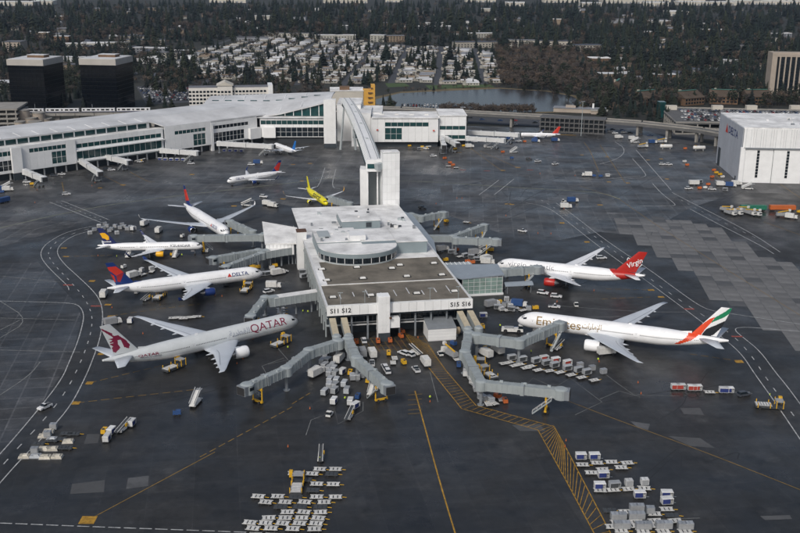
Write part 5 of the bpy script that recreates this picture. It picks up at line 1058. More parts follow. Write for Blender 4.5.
cluster('under the S15 walkway', 'equipment under the right front', 400, 320, 5.333, {'car': [(20, 185), (50, 190)], 'belt': [(85, 180)], 'truck': [(135, 240), (455, 195), (520, 175)], 'pickup': [(85, 272)], 'gpu_blue': [(285, 135), (313, 250)], 'deicer': [(265, 192)], 'loader': [(470, 300), (430, 262)], 'gpu': [(440, 45), (460, 165), (20, 235)], 'gpu_orange': [(10, 70), (5, 95), (560, 442), (520, 418)], 'cart': [(350, 298), (375, 318), (392, 350)], 'cart_grey': [(425, 400), (405, 380), (440, 430), (480, 440)], 'dolly': [(300, 215), (325, 210), (470, 455), (500, 450), (540, 430)], 'tug': [(490, 315), (215, 190)]}, hd=110, jit=25)
place('tank_tan', (451, 336), 5, 'tan horizontal tank beside the low shed', 'tank')
# Emirates stand
place('pushback', (460+415/7.96, 280+412/7.96), -5, 'long white aircraft tug in front of the Emirates nose', 'tug')
cluster('in the clutter left of the Emirates nose', 'equipment at the Emirates stand', 460, 280, 7.96, {'truck_grey': [(255, 215)], 'uld_white': [(370, 165), (330, 245), (420, 190), (400, 222)], 'truck_blue': [(470, 215)], 'cart': [(185, 300)], 'dolly': [(340, 245), (380, 250), (440, 235), (500, 250)], 'cart_grey': [(300, 235), (410, 250), (445, 205)], 'uld': [(545, 240), (350, 210), (385, 205)], 'gpu': [(600, 235), (310, 190)]}, hd=5, jit=30, uldz=.1)
cluster('between the red-tailed jet and the Emirates jet', 'service cars', 460, 280, 7.96, {'car': [(660, 112), (765, 140)], 'pickup': [(750, 222)]}, hd=-20, jit=10)
place('tug', (576, 306.5), 90, 'lone white tractor above the Emirates fuselage', 'tractor'); place('belt', (558, 349), 55, 'belt loader with red box under the Emirates fuselage', 'belt loader', 'belt loaders'); place('truck', (606, 355), 15, 'white truck under the Emirates wing', 'truck', 'box trucks')
place('car', (601.5, 259), 10, 'white car between the red-tailed jet wing and its tail', 'car', 'service cars')
# satellite right side
cluster('right of the satellite above the red-tailed jet', 'equipment right of the satellite', 400, 240, 4, {'gpu_orange': [(225, 45), (270, 92), (290, 95)], 'truck': [(345, 85), (350, 98)], 'truck_grey': [(300, 60), (170, 45)], 'cart_grey': [(205, 55), (285, 75), (260, 70), (310, 85)], 'gpu': [(182, 85), (365, 45)], 'dolly': [(240, 70), (330, 78)]}, hd=20, jit=30)
cluster('at the upper right jet bridges', 'equipment right of the satellite', 400, 120, 4, {'gpu': [(185, 410), (360, 525)], 'car_dark': [(90, 355)], 'pickup': [(490, 448)], 'dolly': [(265, 412)], 'stairs': [(345, 520)]}, hd=-30, jit=20)
# left stands
cluster('in the pile left of the nose-on wide-body', 'containers by the navy-tailed jet', 0, 170, K, {'uld': [(630, 408), (690, 400), (715, 385), (745, 405), (770, 385), (800, 395), (830, 388), (850, 402), (815, 375), (730, 415), (870, 392), (700, 372)], 'uld_white': [(600, 430), (780, 430), (895, 400), (660, 385)]}, hd=15, jit=30, uldz=.2)
cluster('left of the nose-on wide-body', 'equipment by the navy-tailed jet', 130, 170, 5.714, {'truck': [(85, 318), (165, 358)], 'cart': [(15, 345)], 'gpu_white': [(300, 385), (440, 470)]}, hd=80, jit=10)
cluster('behind the wide-body above QATAR', 'equipment at the upper left stands', 80, 220, K, {'uld_white': [(412, 350), (478, 340)], 'dolly': [(420, 370), (480, 350), (450, 520)], 'truck': [(360, 385)], 'gpu_white': [(292, 322), (380, 492)], 'stairs': [(335, 245), (640, 245)], 'gpu': [(620, 238)]}, hd=60, jit=30, uldz=.5)
place('truck', (104, 297), 95, 'white box truck beside the marked road left of the red and blue tail', 'truck', 'box trucks'); place('loader', (160, 298), 80, 'cargo loader below the wing of the wide-body above QATAR', 'cargo loader', 'cargo loaders'); place('belt', (147, 300), 70, 'belt loader below the tail of the wide-body above QATAR', 'belt loader', 'belt loaders')
place('truck_grey', (113, 325), 35, 'grey-topped truck behind the QATAR tail fin', 'truck', 'box trucks'); place('cart', (130.5, 323), 90, 'single white cart behind the QATAR tail fin', 'baggage cart')
place('loader', (174.5, 369), 55, 'cargo loader below the rear fuselage of the QATAR jet', 'cargo loader', 'cargo loaders'); place('loader', (281, 345), 55, 'cargo loader below the front fuselage of the QATAR jet', 'cargo loader', 'cargo loaders')
cluster('in the train above the QATAR wing', 'dollies at the QATAR stand', 80, 300, K, {'dolly': [(620, 128), (655, 125), (690, 130), (715, 125), (745, 122), (780, 118)]}, hd=5, jit=4)
place('loader', (246.5, 291), 80, 'cargo loader under the nose of the wide-body above QATAR', 'cargo loader', 'cargo loaders'); place('catering', (226.5, 284.5), 100, 'catering truck with its box raised to the wide-body door', 'truck', 'box trucks')
cluster('between the QATAR jet bridge and the stair tower', 'equipment left of the satellite', 200, 240, K, {'truck': [(520, 235), (490, 322)], 'car': [(460, 350), (555, 220)], 'cart_grey': [(420, 240), (450, 238), (685, 225), (690, 255)], 'gpu': [(330, 175), (390, 190), (350, 190), (500, 180)], 'gpu_white': [(480, 195)], 'dolly': [(540, 465), (540, 480), (540, 495)]}, hd=15, jit=25)
# concourse side
cluster('in the line under the concourse jet bridge', 'carts along the concourse', 80, 110, K, {'cart': [(535, 338), (572, 340), (610, 341), (650, 341), (690, 341)]}, hd=2, jit=2)
cluster('in the line left of the blue-tailed jet', 'carts along the concourse', 190, 85, K, {'cart': [(232, 447), (270, 448), (308, 449), (346, 450)]}, hd=2, jit=2)
cluster('on the apron below the concourse', 'service cars', 80, 110, K, {'car': [(210, 405), (740, 362), (485, 300)], 'car_dark': [(390, 320), (180, 400)], 'belt': [(400, 350)]}, hd=10, jit=20)
cluster('at the foot of the concourse at far left', 'service cars', 0, 130, 8.89, {'pickup': [(550, 400)], 'car': [(240, 470), (470, 355)], 'car_dark': [(480, 412)], 'stairs': [(60, 525)], 'truck': [(70, 545)], 'gpu_blue': [(20, 560)], 'truck_blue': [(10, 545)], 'gpu': [(285, 490)]}, hd=10, jit=15)
place('car', (66.5, 195), 15, 'lone white car on the open apron below the concourse', 'car', 'service cars'); place('trailer_blue', (4, 203), 60, 'blue trailer cut by the left edge', 'trailer')
cluster('behind the taxiing jet', 'service cars', 200, 120, 4, {'car': [(205, 181)], 'truck_blue': [(232, 177)]}, hd=5); cluster('between the taxiing jet and the nose-on wide-body', 'service cars', 200, 120, 4, {'car': [(255, 310)], 'truck': [(272, 343), (292, 350)], 'stairs': [(190, 345)]}, hd=-25)
cluster('in front of the gate building', 'equipment at the gate building', 360, 100, K, {'gpu_orange': [(600, 425), (620, 440), (565, 395)], 'belt': [(440, 330)], 'car': [(490, 378)], 'truck': [(730, 320)], 'gpu': [(330, 312), (415, 320), (635, 332), (690, 312)], 'cart_grey': [(455, 325), (395, 335)], 'dolly': [(590, 445), (640, 455)]}, hd=10, jit=25)
cluster('on the far stand left of the elevated road', 'equipment on the far stand', 460, 90, K, {'truck_blue': [(335, 335), (505, 350), (635, 345)], 'stairs': [(360, 420), (190, 385)], 'gpu_orange': [(285, 420), (430, 350)], 'gpu_blue': [(345, 460)], 'car_dark': [(460, 465)], 'car': [(520, 480), (635, 498), (365, 235)], 'pickup': [(95, 350), (390, 345)]}, hd=10, jit=25)
cluster('crossing the open apron at upper right', 'carts on the open apron', 570, 80, 5.333, {'truck': [(90, 515)], 'gpu_blue': [(127, 517), (163, 519)], 'cart': [(200, 518)]}, hd=178, jit=3)
cluster('on the open apron above the red-tailed jet', 'service cars', 400, 120, 4, {'truck_blue': [(690, 330)], 'tug': [(655, 330)], 'truck': [(663, 354)]}, hd=5, jit=5)
cluster('below the elevated road', 'vehicles below the elevated road', 600, 120, 4, {'stairs': [(140, 92)], 'truck': [(130, 80), (75, 75)], 'truck_blue': [(210, 95)], 'deicer': [(245, 93), (170, 112)], 'car': [(40, 48), (60, 55), (95, 52), (250, 180), (275, 181)], 'car_dark': [(120, 55), (160, 62)]}, hd=12, jit=12)
for i, (x, y, L_) in enumerate([(666, 149, 9), (685, 149.5, 0), (699, 150.5, 9)]):
    if L_: place('tank', (x, y), 0, ('left' if i == 0 else 'right')+' one of the two white tanks below the elevated road', 'tank', 'white tanks')
    else: place('gpu_orange', (x, y), 0, 'orange unit between the two white tanks', 'power unit')
cluster('at the hangar corner', 'equipment by the hangar', 600, 120, 4, {'truck': [(485, 265), (545, 262)], 'trailer_white': [(375, 262)], 'truck_blue': [(522, 268)], 'stairs': [(590, 278)], 'gpu_orange': [(348, 184), (398, 277), (448, 232), (455, 205), (432, 262)], 'car': [(355, 277), (448, 280)], 'gpu': [(480, 222), (465, 215)], 'cart_grey': [(400, 252), (470, 255), (500, 285)], 'gpu_white': [(420, 275), (490, 232), (338, 170)]}, hd=0, jit=20)
cluster('parked in the pack below the hangar', 'de-icing trucks', 600, 120, 4, {'deicer': [(505, 368), (520, 380), (545, 378), (572, 370), (598, 380), (620, 382)]}, hd=-60, jit=6)
place('trailer_green', (753, 211), 0, 'dark green long trailer below the hangar', 'trailer', 'long trailers'); place('trailer', (782, 211), 0, 'orange long trailer below the hangar', 'trailer', 'long trailers')
place('deicer', (783, 217), 0, 'white and yellow truck in front of the orange trailer', 'truck'); place('truck', (791, 219), -30, 'white truck right of the orange trailer', 'truck', 'box trucks'); place('gpu', (799, 213), 0, 'yellow unit at the right edge below the hangar', 'power unit')
CN = [(98, 256), (253, 339.5), (243, 359), (237, 364), (310, 409), (288, 447), (430, 402), (641, 394), (566, 441), (565, 447), (638, 383), (599, 362), (553, 351), (632, 321), (557, 302), (594, 291), (630, 266), (538, 233.5), (551, 234), (564, 209), (436, 204), (462, 198.5), (457, 198.5), (506, 216), (37, 190), (92, 186), (95, 183), (35, 203), (112, 308), (143, 334), (418, 338), (222, 296.5), (215, 296), (575, 176), (540, 174)]
for i, q in enumerate(sorted(CN)):
    place('cone', q, 0, 'small orange cone standing on the apron, %s' % ('near the left edge' if q[0] < 120 else 'left of the satellite' if q[0] < 320 else 'in front of the satellite' if q[0] < 470 else 'right of the satellite'), 'cone', 'orange cones on the apron')
# ------------------------------------------------------------------ ground crew
def person_mesh():
    V = [(0, 0, .95), (0, 0, 1.2), (0, 0, 1.42), (0, 0, 1.55), (0, .02, 1.68), (-.2, 0, 1.4), (-.28, .02, 1.12), (-.27, .12, .88), (.2, 0, 1.4), (.28, .02, 1.12), (.27, .12, .88), (-.1, 0, .9), (-.12, .03, .5), (-.12, -.02, .08), (-.12, .12, .04), (.1, 0, .9), (.12, -.04, .5), (.13, -.06, .08), (.13, .08, .04)]
    E_ = [(0, 1), (1, 2), (2, 3), (3, 4), (2, 5), (5, 6), (6, 7), (2, 8), (8, 9), (9, 10), (0, 11), (11, 12), (12, 13), (13, 14), (0, 15), (15, 16), (16, 17), (17, 18)]
    Rr = [.15, .16, .15, .06, .11, .07, .05, .04, .07, .05, .04, .1, .075, .05, .05, .1, .075, .05, .05]
    me = bpy.data.meshes.new('person'); me.from_pydata(V, E_, []); o = bpy.data.objects.new('p', me); col.objects.link(o)
    s = o.modifiers.new('s', 'SKIN')
    for i, r in enumerate(Rr): me.skin_vertices[0].data[i].radius = (r, r)
    me.skin_vertices[0].data[0].use_root = True
    u = o.modifiers.new('u', 'SUBSURF'); u.levels = 1
    m2 = bpy.data.meshes.new_from_object(o.evaluated_get(bpy.context.evaluated_depsgraph_get())); bpy.data.objects.remove(o)
    for n in ('trousers', 'hiviz', 'skin', 'dark_metal'): m2.materials.append(MAT[n])
    for p in m2.polygons:
        z = p.center.z; p.material_index = 3 if z > 1.74 else 2 if z > 1.52 or (z < .95 and abs(p.center.x) > .2) else 1 if z > .92 else 0
        p.use_smooth = True
    return m2
pm_ = person_mesh()
for q, hd, lab in (((303, 313.5), 40, 'person in hi-vis jacket near the S11 corner, left one of two'), ((308, 314), 200, 'person in hi-vis jacket near the S11 corner, right one of two'), ((117, 258.5), 90, 'person in hi-vis vest under the navy-tailed jet, by its tail'), ((182, 257), 0, 'person in hi-vis vest under the navy-tailed jet, by its nose'), ((531, 354), 120, 'person in hi-vis vest by the elbow of the jet bridge docked at Emirates'), ((314, 358), 10, 'person in hi-vis vest below the front left jet bridge'), ((769, 402), 60, 'person in hi-vis vest on the flat loader at the right'), ((262, 276), 90, 'person in hi-vis vest below the nose of the wide-body above QATAR'), ((345, 401), 30, 'person in hi-vis vest at the head of the cart file'), ((288, 350), 30, 'person in hi-vis vest beside the loader at the QATAR nose'), ((598, 362), 150, 'person in hi-vis vest under the Emirates wing'), ((500, 328), 150, 'person in hi-vis vest by the Emirates nose wheel'), ((430, 400), 10, 'person in hi-vis vest by the yellow centre line'), ((320, 462), 10, 'person in hi-vis vest above the centre dollies')):
    o = bpy.data.objects.new('person', pm_); col.objects.link(o); p = at(*q); o.location = (p.x, p.y, 1.4 if q[0] > 760 else 0); o.rotation_euler.z = R(hd); tag(o, lab, 'person', 'ground crew')
# ------------------------------------------------------------------ beyond the airfield
import numpy as np
def hgt(bx, by, ty):
    g = at(bx, by); lo, hi = 0, 150
    for _ in range(40):
        m = (lo+hi)/2
        if pix((g.x, g.y, m))[1] > ty: lo = m
        else: hi = m
    return lo
rb = random.Random(21)
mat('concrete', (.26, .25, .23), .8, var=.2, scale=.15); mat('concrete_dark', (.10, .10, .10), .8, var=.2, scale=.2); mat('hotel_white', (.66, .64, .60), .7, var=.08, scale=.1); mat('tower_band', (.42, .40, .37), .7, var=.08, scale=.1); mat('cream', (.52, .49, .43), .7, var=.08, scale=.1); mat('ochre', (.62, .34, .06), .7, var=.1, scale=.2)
mat('black_glass', (.003, .004, .006), .12, var=.3, spec=.25); mat('black_frame', (.006, .008, .011), .35); mat('beige', (.36, .31, .26), .8, var=.1, scale=.1); mat('brown_wall', (.14, .085, .05), .8, var=.2, scale=.1); mat('brown_roof', (.075, .055, .04), .85, var=.25, scale=.1); mat('green_trim', (.05, .16, .13), .6)
mat('grey_roof', (.13, .135, .15), .8, var=.25, scale=.1, rnd=.3); mat('slate', (.06, .07, .09), .8, var=.25, scale=.1, rnd=.3); mat('house_wall', (.33, .31, .27), .8, var=.15, scale=.1, rnd=.3); mat('street', (.05, .053, .06), .8, var=.2, scale=.05); mat('tan_grass', (.13, .10, .05), .9, var=.4, scale=.05); mat('lawn', (.05, .085, .025), .9, var=.4, scale=.05)
mat('train_white', (.66, .67, .68), .4, var=.06); mat('mh_white', (.53, .54, .55), .6, var=.15, scale=.15, rnd=.2); mat('mh_cream', (.36, .35, .31), .6, var=.15, scale=.15, rnd=.2); mat('mh_grey', (.19, .20, .22), .7, var=.2, scale=.15, rnd=.25); mat('mh_tan', (.22, .17, .12), .7, var=.2, scale=.15, rnd=.25)
mat('conifer', (.009, .018, .014), .85, var=.45, scale=.12, rnd=.35); mat('conifer_far', (.009, .018, .014), .85, var=.5, scale=.02); mat('conifer_olive', (.019, .026, .013), .85, var=.45, scale=.1); mat('conifer_black', (.006, .012, .011), .85, var=.45, scale=.1); mat('twig_grey', (.056, .049, .045), .9, var=.4, scale=.1); mat('twig_red', (.10, .073, .052), .9, var=.4, scale=.1); mat('bark', (.06, .045, .035), .9, var=.3); mat('twig', (.082, .066, .056), .9, var=.35, scale=.2, rnd=.3); mat('twig_far', (.080, .065, .055), .9, var=.45, scale=.02); mat('shrub', (.018, .026, .014), .9, var=.4, scale=.2, rnd=.3)
w = bpy.data.materials.new('lake_water'); w.use_nodes = True; MAT['lake_water'] = w; bs = w.node_tree.nodes['Principled BSDF']; bs.inputs['Base Color'].default_value = (.045, .045, .045, 1); bs.inputs['Roughness'].default_value = .22
nz = w.node_tree.nodes.new('ShaderNodeTexNoise'); nz.inputs['Scale'].default_value = .12; nz.inputs['Detail'].default_value = 5; bu = w.node_tree.nodes.new('ShaderNodeBump'); bu.inputs['Strength'].default_value = .25; bu.inputs['Distance'].default_value = .6
tcw = w.node_tree.nodes.new('ShaderNodeTexCoord'); w.node_tree.links.new(tcw.outputs['Object'], nz.inputs['Vector']); w.node_tree.links.new(nz.outputs['Fac'], bu.inputs['Height']); w.node_tree.links.new(bu.outputs[0], bs.inputs['Normal'])
def land(name, pts, z, m):
    b = MB(); vs = pxpoly(pts, z); n = len(vs); a = sum(vs[i][0]*vs[(i+1) % n][1]-vs[(i+1) % n][0]*vs[i][1] for i in range(n)); b.add(vs if a > 0 else vs[::-1], [tuple(range(n))]); return tag(b.build(name, m), kind='structure')
LAKE = [(376, 99), (400, 93), (440, 91), (500, 88.5), (545, 91), (572, 96), (582, 103), (572, 111), (520, 112), (450, 111), (400, 108), (376, 104)]
land('shore', [(372, 97), (400, 91.5), (440, 89.0), (470, 87), (500, 87.5), (548, 90.5), (576, 95.5), (585, 103), (575, 112), (520, 113), (400, 110), (370, 105)], -.3, 'tan_grass'); land('lake', LAKE, -.2, 'lake_water')
land('lawn', [(385, 83), (405, 83), (410, 86), (388, 87)], -.3, 'lawn'); land('lawn', [(425, 85), (490, 84), (495, 87), (430, 89)], -.3, 'lawn')
land('car_park', [(136, 86), (192, 86), (196, 102), (146, 104)], -.3, 'street'); land('car_park', [(398, 103.5), (450, 104), (452, 111), (398, 111)], -.26, 'street'); land('car_park', [(636, 79), (672, 79), (672, 90), (636, 89)], -.3, 'street'); land('road', [(466, 116), (600, 122), (720, 134), (720, 140), (600, 130), (466, 122)], -.28, 'street')
land('road', [(560, 120), (600, 122), (700, 136), (700, 148), (590, 132)], -.27, 'street')
def blk(t, name, m, x, y, z, sx, sy, sz, rot=0): b = MB(); b.box(0, 0, 0, sx, sy, sz); return b.build(name, m, t, (x, y, z), rot)
def windows_grid(t, w_, d_, z0, floors, fh, cols, m='dark_glass', sides=(0,), wf=.6, hf=.55):
    for sd in sides:
        L_ = w_ if sd in (0, 2) else d_
        for f in range(floors):
            for c in range(cols if sd in (0, 2) else max(1, int(cols*d_/w_))):
                n_ = cols if sd in (0, 2) else max(1, int(cols*d_/w_)); p = -L_/2+(c+.5)*L_/n_; z = z0+f*fh
                if sd == 0: blk(t, 'window', m, p, -d_/2-.03, z, L_/n_*wf, .2, fh*hf)
                elif sd == 1: blk(t, 'window', m, -w_/2-.03, p, z, .2, L_/n_*wf, fh*hf)
                else: blk(t, 'window', m, w_/2+.03, p, z, .2, L_/n_*wf, fh*hf)
# black office towers
for (bx, by, ty, lab) in ((47.5, 112, 60, 'black glass office tower with white top band, left one of the pair'), (119, 112, 59.5, 'black glass office tower with white top band, right one of the pair')):
    g = at(bx, by); H_ = hgt(bx, by, ty); th = R(-8); c, s = math.cos(th), math.sin(th); W_, D_ = 33.5, 38; cx, cy = g.x-W_/2*c-D_/2*s, g.y-W_/2*s+D_/2*c
    t = thing('office_tower', lab, 'office tower', 'black office towers', (cx, cy, 0), th)
    blk(t, 'wall', 'black_frame', 0, 0, 0, W_-.3, D_-.3, H_-5.2); blk(t, 'parapet_band', 'tower_band', 0, 0, H_-5.2, W_+.8, D_+.8, 5.2); blk(t, 'roof', 'roof_grey', 0, 0, H_, W_-1, D_-1, .3)
    p = blk(t, 'plant_room', 'brown_wall', 2, 2, H_+.3, 16, 10, 2.2); blk(t, 'plant_roof', 'roof_grey', 2, 2, H_+2.5, 16.4, 10.4, .3)
    for f in range(11):
        for k in range(9): blk(t, 'window', 'black_glass', -W_/2+1.9+k*3.72, -D_/2+.05, 1+f*3.65, 3.5, .3, 3.35)
        for k in range(10): blk(t, 'window', 'black_glass', W_/2-.05, -D_/2+2+k*3.75, 1+f*3.65, .3, 3.5, 3.35)
# light rail viaduct and train
va = thing('rail_viaduct', 'concrete rail viaduct running in front of the black office towers', 'viaduct', None, (0, 0, 0))
V0, V1 = at(-40, 113.5, 12), at(190, 111.5, 12); dv = (V1-V0); nv = 12
for i in range(nv):
    a, e = V0+dv*(i/nv), V0+dv*((i+1)/nv-.002); b = MB(); b.beam(a-Vector((0, 0, 1)), e-Vector((0, 0, 1)), 9, 2); b.build('deck', 'concrete', va)
    b = MB(); b.beam(a+Vector((0, -4.4, .5)), e+Vector((0, -4.4, .5)), .3, 1); b.build('parapet', 'concrete_dark', va)
    b = MB(); b.tbox(a.x, a.y, 0, 2, 2.2, 10, 5, 3); b.build('pier', 'concrete', va)
tr = thing('train', 'white light rail train on the viaduct before the black towers', 'train', None, (0, 0, 0))
for k, (x0, x1) in enumerate(((16.5, 49), (51, 83), (86, 118), (120, 152.5))):
    a, e = at(x0, 110, 12.1), at(x1, 110, 12.1); a = V0+dv*((a-V0).dot(dv)/dv.length_squared); e = V0+dv*((e-V0).dot(dv)/dv.length_squared); b = MB(); off = Vector((0, -1.5, 2.0)); b.beam(a+off, e+off, 2.7, 3.2); cr_ = b.build('carriage', 'train_white', tr)
    n_ = 7
    for j in range(n_): q = a.lerp(e, (j+.5)/n_)+Vector((0, -2.88, 1.9)); blk(cr_, 'window', 'black_glass', q.x, q.y, q.z, (e-a).length/n_*(.72 if j % 3 else .35), .15, 1.1, math.atan2(dv.y, dv.x))
    b = MB(); b.beam(a+Vector((0, -2.87, .75)), e+Vector((0, -2.87, .75)), .12, .8); b.build('blue_skirt', 'navy', cr_)
for x in (37, 94): q = at(x, 112, 12); b = MB(); b.tube((q.x, q.y-3.5, 12), (q.x, q.y-3.5, 19), .2, 6); b.build('catenary_mast', 'steel_grey', va)
# parking structure and round ramps at far left
pk = thing('parking_structure', 'concrete parking structure cut by the left edge behind the concourse', 'car park', None, (at(-14, 134).x, at(-14, 134).y, 0), R(8))
for f in range(6): blk(pk, 'floor_slab', 'concrete', 0, 20, f*3.6, 50, 40, 1.3)
for f in range(5):
    for k in range(8): blk(pk, 'column', 'concrete', -24+k*6.8, .6, f*3.6+1.3, .9, .9, 2.3)
blk(pk, 'core', 'concrete_dark', 0, 22, 0, 46, 34, 19)
for k, (x, y, r, zt) in enumerate(((25, 131, 5, 110.5), (32, 131, 5.5, 118), (40, 130, 5, 113), (47, 129.5, 4.5, 119), (21, 134, 4, 122), (36, 133, 5, 122))):
    g = at(x, y); H_ = hgt(x, y, zt); t = thing('concrete_drum', 'round tan concrete drum behind the left concourse roof, %s from left' % ORD[[1, 2, 4, 5, 0, 3][k]], 'concrete drum', 'round concrete drums', (g.x, g.y, 0))
    b = MB(); b.lathe([(0, r), (H_, r)], 24, 'z'); b.build('wall', 'beige', t); b = MB(); b.lathe([(H_, r+.2), (H_+.7, r+.2)], 24, 'z'); b.build('rim', 'concrete', t)
# elevated road at the right
er = thing('elevated_road', 'long concrete elevated road on piers behind the far stand', 'elevated road', None, (0, 0, 0))
EP = [at(330, 107, 10), at(400, 108.5, 10), at(466, 112, 10), at(560, 117, 10), at(640, 122.5, 10), at(700, 129, 10), at(740, 136, 10), at(860, 152, 10)]
EQ = []
for i in range(len(EP)-1):
    for j in range(4): EQ.append(EP[i].lerp(EP[i+1], j/4))
EQ.append(EP[-1])
for i in range(len(EQ)-1):
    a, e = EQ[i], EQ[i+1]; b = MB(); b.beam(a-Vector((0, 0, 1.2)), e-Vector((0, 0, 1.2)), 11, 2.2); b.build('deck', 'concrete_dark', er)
    d = (e-a).normalized(); n = Vector((-d.y, d.x, 0))
    for s in (-1, 1): b = MB(); b.beam(a+n*s*5.4+Vector((0, 0, .4)), e+n*s*5.4+Vector((0, 0, .4)), .35, 1.1); b.build('parapet', 'concrete', er)
    if i % 2 == 0:
        b = MB(); b.box(a.x, a.y, 8, 2, 10, 1.2, math.atan2(d.y, d.x)); b.build('pier_cap', 'concrete', er)
        for s in (-1, 1): b = MB(); b.box(a.x+n.x*s*3, a.y+n.y*s*3, 0, 1.8, 1.8, 8, math.atan2(d.y, d.x)); b.build('pier', 'concrete', er)
# cream hotel
g0, g1 = at(186, 113), at(273, 111.5); W_ = (g1-g0).length; H_ = hgt(230, 112, 87.5); t = thing('hotel', 'cream hotel with rows of windows behind the concourse roof', 'hotel', None, ((g0.x+g1.x)/2, (g0.y+g1.y)/2+8, 0), math.atan2(g1.y-g0.y, g1.x-g0.x))
blk(t, 'wall', 'hotel_white', 0, 0, 0, W_-4, 16, H_); blk(t, 'wing', 'hotel_white', -W_*.06, -1.5, 0, 13, 19, H_+2); blk(t, 'end_wing', 'panel_white', W_/2-3, -2, 0, 4, 22, H_+2.2); blk(t, 'roof', 'grey_roof', 0, 0, H_, W_-4.4, 15.4, .4)
b = MB(); b.add([(-W_*.06-7.5, -11.6, H_+2), (-W_*.06+7.5, -11.6, H_+2), (-W_*.06, -11.6, H_+5.5), (-W_*.06-7.5, 8, H_+2), (-W_*.06+7.5, 8, H_+2), (-W_*.06, 8, H_+5.5)], [(0, 1, 2), (5, 4, 3), (0, 2, 5, 3), (1, 4, 5, 2), (0, 3, 4, 1)]); b.build('gable', 'cream', t)
for f in range(int(H_/3.3)):
    for k in range(22):
        x = -W_/2+3.2+k*(W_-8)/22; front = -11.05 if abs(x+W_*.06) < 6.8 else -8.05; blk(t, 'window', 'dark_glass', x, front, 1.1+f*3.3, 2.2, .2, 1.7)
# ochre building
g = at(366, 112); H_ = hgt(366, 112, 88); t = thing('ochre_building', 'ochre yellow walled building with white roof behind the footbridge', 'building', None, (g.x-14, g.y+14, 0), R(4))
blk(t, 'wall', 'cream', -4, 0, 0, 30, 28, H_-3); blk(t, 'roof', 'roof_white', -4, 0, H_-3, 30.6, 28.6, .6); blk(t, 'ochre_wall', 'ochre', 14.5, -8, 0, 8, 12, H_-2); blk(t, 'ochre_stair', 'ochre', 19.5, -9, 0, 3.4, 11, H_+2.5); blk(t, 'plant_room', 'brown_wall', -6, -6, H_-2.4, 9, 7, 3)
for f in range(5): blk(t, 'balcony', 'brown_wall', 17, -14.6, 4+f*4.2, 4.2, 1.4, .9)
# hotel tower at right
g = at(772, 97); H_ = hgt(772, 97, 54); t = thing('hotel_tower', 'tall beige hotel tower with vertical piers at the right edge', 'hotel', None, (g.x+22, g.y+10, 0), R(-6))
blk(t, 'wall', 'black_frame', 0, 0, 0, 44, 18, H_-3); blk(t, 'roof_band', 'beige', 0, 0, H_-3, 46, 20, 2.4); blk(t, 'crown', 'beige', 0, 0, H_-.6, 40, 14, 1.6); blk(t, 'end_wall', 'beige', -21.5, 0, 0, 5, 20, H_+1)
for k in range(8): blk(t, 'pier', 'beige', -16+k*5.2, -9.4, 0, 1.3, 1.6, H_-3)
for k in range(7):
    for f in range(12): blk(t, 'window', 'dark_glass', -13.4+k*5.2, -9.1, 2+f*3.2, 3.4, .2, 2.0)
# parking deck full of cars
PD = [(664, 112), (676, 108), (850, 112), (850, 124), (705, 123), (676, 123)]
t = thing('parking_deck', 'wide parking deck crowded with cars behind the hangar', 'car park', None, (0, 0, 0)); ZD = 9.
top = [tuple(at(x, y, ZD).xy) for x, y in PD]; b = MB(); b.prism(top, ZD-1.2, ZD); b.build('top_deck', 'concrete_dark', t)
for f in (0, 4): b = MB(); b.prism(top, f-.2, f+.6); b.build('floor_slab', 'concrete', t)
for i in range(len(top)):
    a, e = Vector((*top[i], ZD+.5)), Vector((*top[(i+1) % len(top)], ZD+.5)); b = MB(); b.beam(a, e, .4, 1.1); b.build('parapet', 'concrete', t)
    for k in range(int((e-a).length/8)): q = a.lerp(e, (k+.5)/int((e-a).length/8)); blk(t, 'column', 'concrete', q.x, q.y, 0, .9, .9, ZD-1.2)
for x in (671, 717, 751, 795): q = at(x, 109.5, ZD); blk(t, 'stair_house', 'cream', q.x, q.y, ZD, 9, 5, 3.6)
q = at(668, 118, 0); s_ = blk(t, 'glass_stair', 'teal_glass', q.x-6, q.y+3, 0, 6, 8, 14)
# grey frame building under the elevated road
g = at(590, 134); t = thing('frame_building', 'grey concrete frame building under the elevated road', 'building', None, (g.x-12, g.y+12, 0), R(-16))
for f in range(4): blk(t, 'floor_slab', 'concrete_dark', 0, 0, f*3.6, 52, 16, .7)
for f in range(3):
    for k in range(14): blk(t, 'column', 'concrete_dark', -25+k*3.85, -7.6, f*3.6+.7, .7, .7, 2.9)
blk(t, 'core', 'wall_dark', 0, 1.5, 0, 50, 12, 10.6)
g = at(563, 112); t = thing('low_building', 'pale flat-roofed low building by the lake shore', 'building', None, (g.x+15, g.y, 0), R(-14)); blk(t, 'wall', 'beige', 0, 0, 0, 46, 12, 3.6); blk(t, 'wing', 'beige', 18, -7, 0, 14, 8, 3); blk(t, 'roof', 'mh_grey', 0, 0, 3.6, 47, 13, .5); blk(t, 'wing_roof', 'mh_cream', 18, -7, 3, 15, 9, .4); blk(t, 'roof_unit', 'beige', -8, 0, 4.1, 9, 6, 1.8); blk(t, 'roof_unit', 'panel_white', 12, 0, 4.1, 1.6, 1.6, 4)
